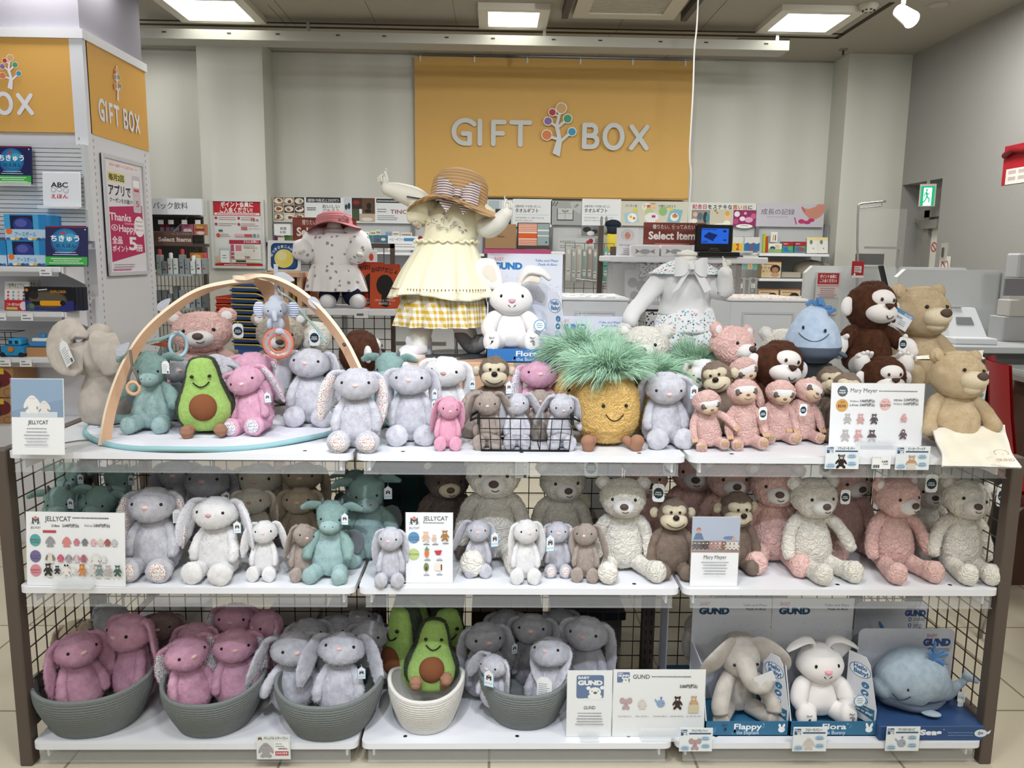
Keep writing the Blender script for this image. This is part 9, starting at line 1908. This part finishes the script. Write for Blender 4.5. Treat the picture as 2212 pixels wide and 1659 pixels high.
hand(T,'mA_h1',q(832,402,-.02)[:3],(-.25,-.1,1.0),(.5,.8,0),-1,.036,'heart')
limb(T,'arm','mA_a2',[q(1040,470,0,.03),q(1052,492,-.04,.034),q(1075,482,-.08,.03),q(1093,462,-.1,.022)],ref=(0,1,0))
hand(T,'mA_h2',q(1096,458,-.1)[:3],(.15,-.1,1.0),(-.5,.8,0),1,.032,'heart')
cloth_skirt(T,'bodice','mA_bod',[q(985,440,0,.06,.05),q(982,468,0,.094,.072),q(974,508,0,.092,.075),q(967,524,0,.09,.075)],DRESS,folds=9,amp=.004)
cloth_skirt(T,'dress_skirt','mA_sk',[q(967,520,0,.092,.078),q(963,545,0,.11,.092),q(958,590,0,.145,.12),q(955,640,-.005,.175,.15)],DRESS,folds=13,amp=.02,ruffle=1)
cloth_skirt(T,'bloomers','mA_bl',[q(960,600,0,.12,.1),q(958,650,0,.142,.12),q(955,690,0,.155,.132),q(955,703,0,.157,.134)],GING,folds=17,amp=.03)
for sx,px,py in ((-1,905,452),(1,1050,470)): 
 T.add('puff_sleeve',('mA_sl',sx),lambda px=px,py=py,sx=sx:[tubegrid([q(px-sx*24,py-2,0,.03,.034),q(px-sx*9,py,-.01,.042,.046),q(px+sx*6,py+10,-.02,.034,.036)],(0,1,0),24,14)],DRESS,q(px,py)[:3],disp=('n',40,.006))
 T.add('sleeve_lace',('mA_sc',sx),lambda px=px,py=py,sx=sx:[tubegrid([q(px+sx*4,py+4 if sx>0 else py-30,-.02,.008,.01),q(px+sx*8,py+22,-.03,.01,.012),q(px+sx*2,py+36,-.03,.012,.012)],(0,1,0),12,12)],pattern('beige_lace','b9a79a',('8c7568','e4dcd0','b9a79a'),200),q(px,py)[:3],disp=('n',90,.004))
def around(z_px,rx,ry,n=60,amp=0,cx=965,f=30): 
 c=q(cx,z_px); return [(c[0]+(rx+amp*math.sin(f*a))*math.cos(a),c[1]+(ry+amp*math.sin(f*a))*math.sin(a),c[2]+amp*1.2*math.cos(f*a*.7)) for a in [2*math.pi*i/n for i in range(n)]]
o=MB().path(around(522,.106,.086,160,.003),.0045,closed=True).obj('waist_frill',DRESS,T.r)
pts=[]
C_=crom([q(958,590,0,.145,.12),q(955,640,-.005,.175,.15)],10)[6]
b=MB(); 
for i in range(90): 
 a=2*math.pi*i/90; x=C_[0]+(C_[3]*1.0+.006)*math.cos(a); y=C_[1]+(C_[4]+.006)*math.sin(a); b.rod((x,y,C_[2]-.003),(x,y,C_[2]+.003),.0018,n=5)
b.obj('hem_stitching',mat('brown_stitch','8a6a4c',.8),T.r)
pr=Print(920,455,1010,505,.15,.083); k_='8c827c'
for u,v,r in ((935,464,5),(952,490,6),(983,484,5.5),(962,465,3)):
 for j in range(3): pr.line(arc(u,v,r*(1-j*.3),r*.8*(1-j*.3),20*j,300+20*j,10),.7,k_)
for p_,q_ in (((935,469),(937,483)),((928,482),(945,484)),((962,470),(960,485)),((952,490),(975,494)),((975,494),(983,488)),((988,494),(1000,498))): pr.line([p_,q_],.8,k_)
for u,v,a in ((924,480,.6),(930,486,-.5),(941,476,.9),(957,476,-.9),(966,473,.8),(968,496,.4),(975,488,-.7),(992,490,.5),(998,500,-.4),(1004,496,.6),(947,480,.2)): pr.disc(u,v,3,k_,1.1,n=10,rot=a)
c_=at(966,508,YM); o=pr.obj(T.r,'flower_embroidery',(c_.x,c_.y,c_.z),(0,0,0))
for v in o.data.vertices: v.co.y=-.0815*math.sqrt(max(0,1-((v.co.x-.008)/.1)**2))-.001
STRAW=wavy('woven_straw','dcb88e','c59b6c',26,'Z',.3,.1,.9,.8,.9)
hc_=at(988,440,YM-.01); H_=thing('straw_hat','brown straw hat with striped bow on the child mannequin','hat',(hc_.x,hc_.y,hc_.z-.012),rot=(R(-12),R(8),0),s=.88)
prof=[(.02,.142),(.06,.135),(.09,.118),(.105,.09),(.108,.05),(.108,.012),(.116,.0),(.14,-.006),(.168,-.016),(.185,-.03)]
V=[];F=[];n=80
for th in (0,.003):
 for j,(r,z) in enumerate(prof):
  for i in range(n): a=2*math.pi*i/n; w_=max(0,(r-.11))*.24; V.append(((r-th)*math.cos(a),(r-th)*math.sin(a)*.95,z-th+w_*math.sin(3*a+1.2)))
m_=len(prof)
for s_ in (0,1):
 for j in range(m_-1):
  for i in range(n): a=s_*m_*n+j*n+i; c2=s_*m_*n+j*n+(i+1)%n; f=(a,c2,c2+n,a+n); F.append(f[::-1] if s_==0 else f)
F.append(tuple(range(n))[::-1]); 
for i in range(n): a=(m_-1)*n+i; c2=(m_-1)*n+(i+1)%n; F.append((a,c2,c2+m_*n,a+m_*n))
b=MB(); b.add(V,F,None,True); b.obj('straw_shell',STRAW,H_)
STR=wavy('striped_bow_cloth','e2dad8','806a70',34,'Z',.4,.45,.6,.7)
for sx in (-1,1):
 b=MB(); A=[];B_=[];
 for i in range(13):
  t_i=i/12; x=sx*(.008+t_i*.07); wv=.012+.03*math.sin(min(t_i*1.3,1)*math.pi/2); yy=-.112-.022*math.sin(t_i*math.pi)-.004; A.append((x,yy,.02+wv*.95+.006*t_i)); B_.append((x,yy,.02-wv*.95+.004*t_i))
 b.strip(A,B_,STR); A2=[(x,y+.012,z) for x,y,z in A]; B2=[(x,y+.012,z) for x,y,z in B_]; b.strip(B2,A2,STR); b.strip(A2,A,STR); b.strip(B_,B2,STR)
 b.obj('bow_loop',None,H_)
 b=MB(); A=[(sx*(.008+.055*t_),-.118-.01*t_,.012-.035*t_) for t_ in (0,.35,.7,1)]; B_=[(sx*(.0+.03*t_),-.12-.012*t_,.0-.05*t_-.008) for t_ in (0,.35,.7,1)]; b.strip(A,B_,STR); b.strip([(x,y+.003,z) for x,y,z in B_],[(x,y+.003,z) for x,y,z in A],STR); b.obj('bow_tail',None,H_)
bb=MB().bbox(-.014,.014,-.138,-.11,.002,.036,STR,.006); bb.obj('bow_knot',None,H_)
MB().box(-.03,.03,-.012,.012,0,.002,M('3a4a5c')).box(-.02,.02,-.008,.004,.002,.0035,M('c4ccd4')).obj('hat_tag',None,H_,(-.16,-.03,.0))
t=thing('mannequin_base','dark round glass base plate behind the mannequin shoe','base plate',(at(985,780,YM+.02).x,YM+.02,PZ)); lathe_obj('plate',[(.001,0),(.12,0),(.122,.004),(.12,.008),(.001,.008)],mat('dark_glass_plate','3a4044',.15,.6),t); MB().rod((.0,.03,.008),(-.01,.03,.25),.006,CHROME).obj('rod',None,t)
YM=2.86
T=Toy('child_mannequin',(0,0,0),1.0,0,'headless child mannequin in a white shirt with flowered collar and shorts',None,'mannequin')
SH_=mat('white_jersey','e2e2e4',.9,.1,bump=(8,.3),sheen=.1); FLW=pattern('flowered_cotton','e9ebee',('e6a0b4','6a9cbc','7fb4a4','e9ebee','4c5864','e9ebee','8fc0d2','e9ebee','e9ebee'),120)
limb(T,'neck','mB_n',[q(1484,560,0,.034,.034),q(1484,572,0,.032,.032)],SKIN); MB_o=lathe_obj('neck_cap',[(.001,.012),(.034,.012),(.036,.006),(.036,0),(.001,0)][::-1],SKIN,T.r,q(1484,552)[:3])
T.add('shirt','mB_sh',lambda:[tubegrid([q(1484,572,0,.05,.04),q(1484,590,0,.105,.065),q(1482,620,0,.1,.075),q(1480,655,0,.088,.07),q(1480,676,0,.096,.075)],(1,0,0),36,24,(.01,.01))],SH_,q(1484,600)[:3],disp=('n',22,.005))
T.add('sleeve','mB_s1',lambda:[tubegrid([q(1440,590,0,.034),q(1415,620,-.01,.034),q(1390,650,-.03,.03),q(1370,672,-.05,.03),q(1362,690,-.06,.03)],(0,1,0),20,20)],SH_,q(1440,590)[:3],disp=('n',30,.004))
T.add('sleeve','mB_s2',lambda:[tubegrid([q(1528,592,0,.034),q(1545,620,-.03,.036),q(1562,628,-.05,.034),q(1566,605,-.07,.028),q(1568,590,-.08,.025)],(0,1,0),20,20)],SH_,q(1528,590)[:3],disp=('n',30,.004))
hand(T,'mB_h2',q(1569,580,-.08)[:3],(0,-.05,1),(-.3,.9,0),1,.028,'heart')
T.add('shorts','mB_st',lambda:[tubegrid([q(1482,668,0,.092,.075),q(1482,690,0,.105,.085),q(1482,712,0,.118,.095)],(1,0,0),30,12,(.01,.02)),tubegrid([q(1462,700,0,.075,.075),q(1455,740,-.01,.085,.08),q(1452,775,-.01,.075,.07)],(1,0,0),26,14),tubegrid([q(1502,700,0,.075,.075),q(1510,740,-.01,.08,.08),q(1512,770,-.01,.07,.07)],(1,0,0),26,14)],FLW,q(1482,700)[:3],disp=('n',26,.005))
cloth_skirt(T,'flowered_collar','mB_col',[q(1484,562,0,.045,.04),q(1484,572,0,.085,.06),q(1484,592,-.005,.135,.085)],FLW,folds=10,amp=.014)
SAT=mat('white_satin_ribbon','e6e6ea',.35,.5)
b=MB(); kx,ky,kz=q(1493,578,-.1)[:3]
for sx in (-1,1):
 A=[(kx+sx*.055*t_,ky-.012*math.sin(t_*3.1),kz+.004+.03*math.sin(min(t_*1.4,1)*1.57)) for t_ in [i/8 for i in range(9)]]; B_=[(x,y,2*kz-z+.004) for x,y,z in A]; b.strip(A,B_,SAT); b.strip([(x,y+.008,z) for x,y,z in B_],[(x,y+.008,z) for x,y,z in A],SAT)
 A=[(kx+sx*(.006+.05*t_)-.006,ky-.004,kz-.085*t_) for t_ in (0,.5,1)]; B_=[(x+.022,y,z+.012) for x,y,z in A]; b.strip(A,B_,SAT); b.strip([(x,y+.002,z) for x,y,z in B_],[(x,y+.002,z) for x,y,z in A],SAT)
b.bbox(kx-.01,kx+.01,ky-.016,ky+.004,kz-.008,kz+.014,SAT,.003); b.obj('ribbon_bow',None,T.r)
MB().rod((q(1482,700)[0],YM+.02,ZT),(q(1482,700)[0],YM+.02,q(1482,700)[2]),.008,CHROME).obj('stand_rod',None,T.r)
YM=RY-.19
T=Toy('child_mannequin',(0,0,0),1.0,0,'small baby mannequin in a white smock under a pink hat on the mesh rack shelf',None,'mannequin')
SM=pattern('white_smock_motif','f6f5f8',('f6f5f8','a4a4ac','f6f5f8','f6f5f8','f6f5f8','f6f5f8'),52)
k=.0023
T.add('smock','mC_t',lambda:[tubegrid([q(722,500,0,.06,.05),q(722,515,0,.115,.085),q(722,545,0,.11,.09),q(722,575,0,.098,.085)],(1,0,0),34,20,(.02,.01))],SM,q(722,520)[:3],disp=('n',16,.006))
cloth_skirt(T,'smock_skirt','mC_s',[q(722,570,0,.1,.085),q(728,595,0,.13,.11),q(732,628,0,.15,.13)],SM,folds=11,amp=.02)
T.add('sleeve','mC_a1',lambda:[tubegrid([q(688,512,0,.05),q(672,530,-.02,.055),q(664,546,-.04,.04),q(655,542,-.06,.05)],(0,1,0),20,16)],SM,q(690,515)[:3],disp=('n',30,.006))
T.add('sleeve','mC_a2',lambda:[tubegrid([q(760,510,0,.05),q(775,525,-.02,.055),q(772,545,-.05,.05)],(0,1,0),20,16)],SM,q(760,512)[:3],disp=('n',30,.006))
hand(T,'mC_h1',q(656,542,-.1)[:3],(-.4,-1,0),(0,0,1),1,.03); hand(T,'mC_h2',q(776,548,-.1)[:3],(.3,-1,-.1),(0,0,1),-1,.03)
for i,(px,dx) in enumerate(((710,0),(763,0))):
 limb(T,'trouser_leg',('mC_l',i),[q(px+(6 if i==0 else -8),618,-.02,.045),q(px,640,-.07,.045)],mat('navy_trouser','1c2234',.8,.1))
 T.add('shoe',('mC_sh',i),lambda px=px,i=i:[tubegrid([q(px-2+i*8,652,-.06,.03,.035),q(px-2+i*12,652,-.1,.038,.036),q(px-3+i*14,652,-.14,.03,.03)],(1,0,0),18,12)],SHOE,q(px,652)[:3])
T.add('neck','mC_n',lambda:[tubegrid([q(722,492,0,.035),q(722,505,0,.04)],(1,0,0),16,6)],SKIN,q(722,500)[:3])
PINKH=wavy('pink_straw','d78f94','c67f84',26,'Z',.3,.1,.9,.8,.5)
hh_=at(722,488,YM-.02); H2_=thing('sun_hat','small pink sun hat with ribbon on the baby mannequin','hat',tuple(hh_),rot=(R(-10),R(-4),0))
prof=[(.02,.06),(.05,.058),(.075,.045),(.082,.02),(.084,.0),(.1,-.006),(.125,-.018)]
V=[];F=[];n=60
for j,(r,z) in enumerate(prof):
 for i in range(n): a=2*math.pi*i/n; V.append((r*math.cos(a),r*math.sin(a),z+max(0,r-.085)*.25*math.sin(3*a)))
for j in range(len(prof)-1):
 for i in range(n): F.append((j*n+i,j*n+n+i,j*n+n+(i+1)%n,j*n+(i+1)%n))
F.append(tuple(range(n)))
b=MB(); b.add(V,F,None,True); b.add([(x*.99,y*.99,z-.003) for x,y,z in V],[f[::-1] for f in F],None,True); b.obj('hat_shell',PINKH,H2_)
MB().path([(.04,-.075,.01),(.06,-.07,.03),(.075,-.05,.02),(.07,-.045,.0)],.006).obj('ribbon',M('c49aa0',.6),H2_)
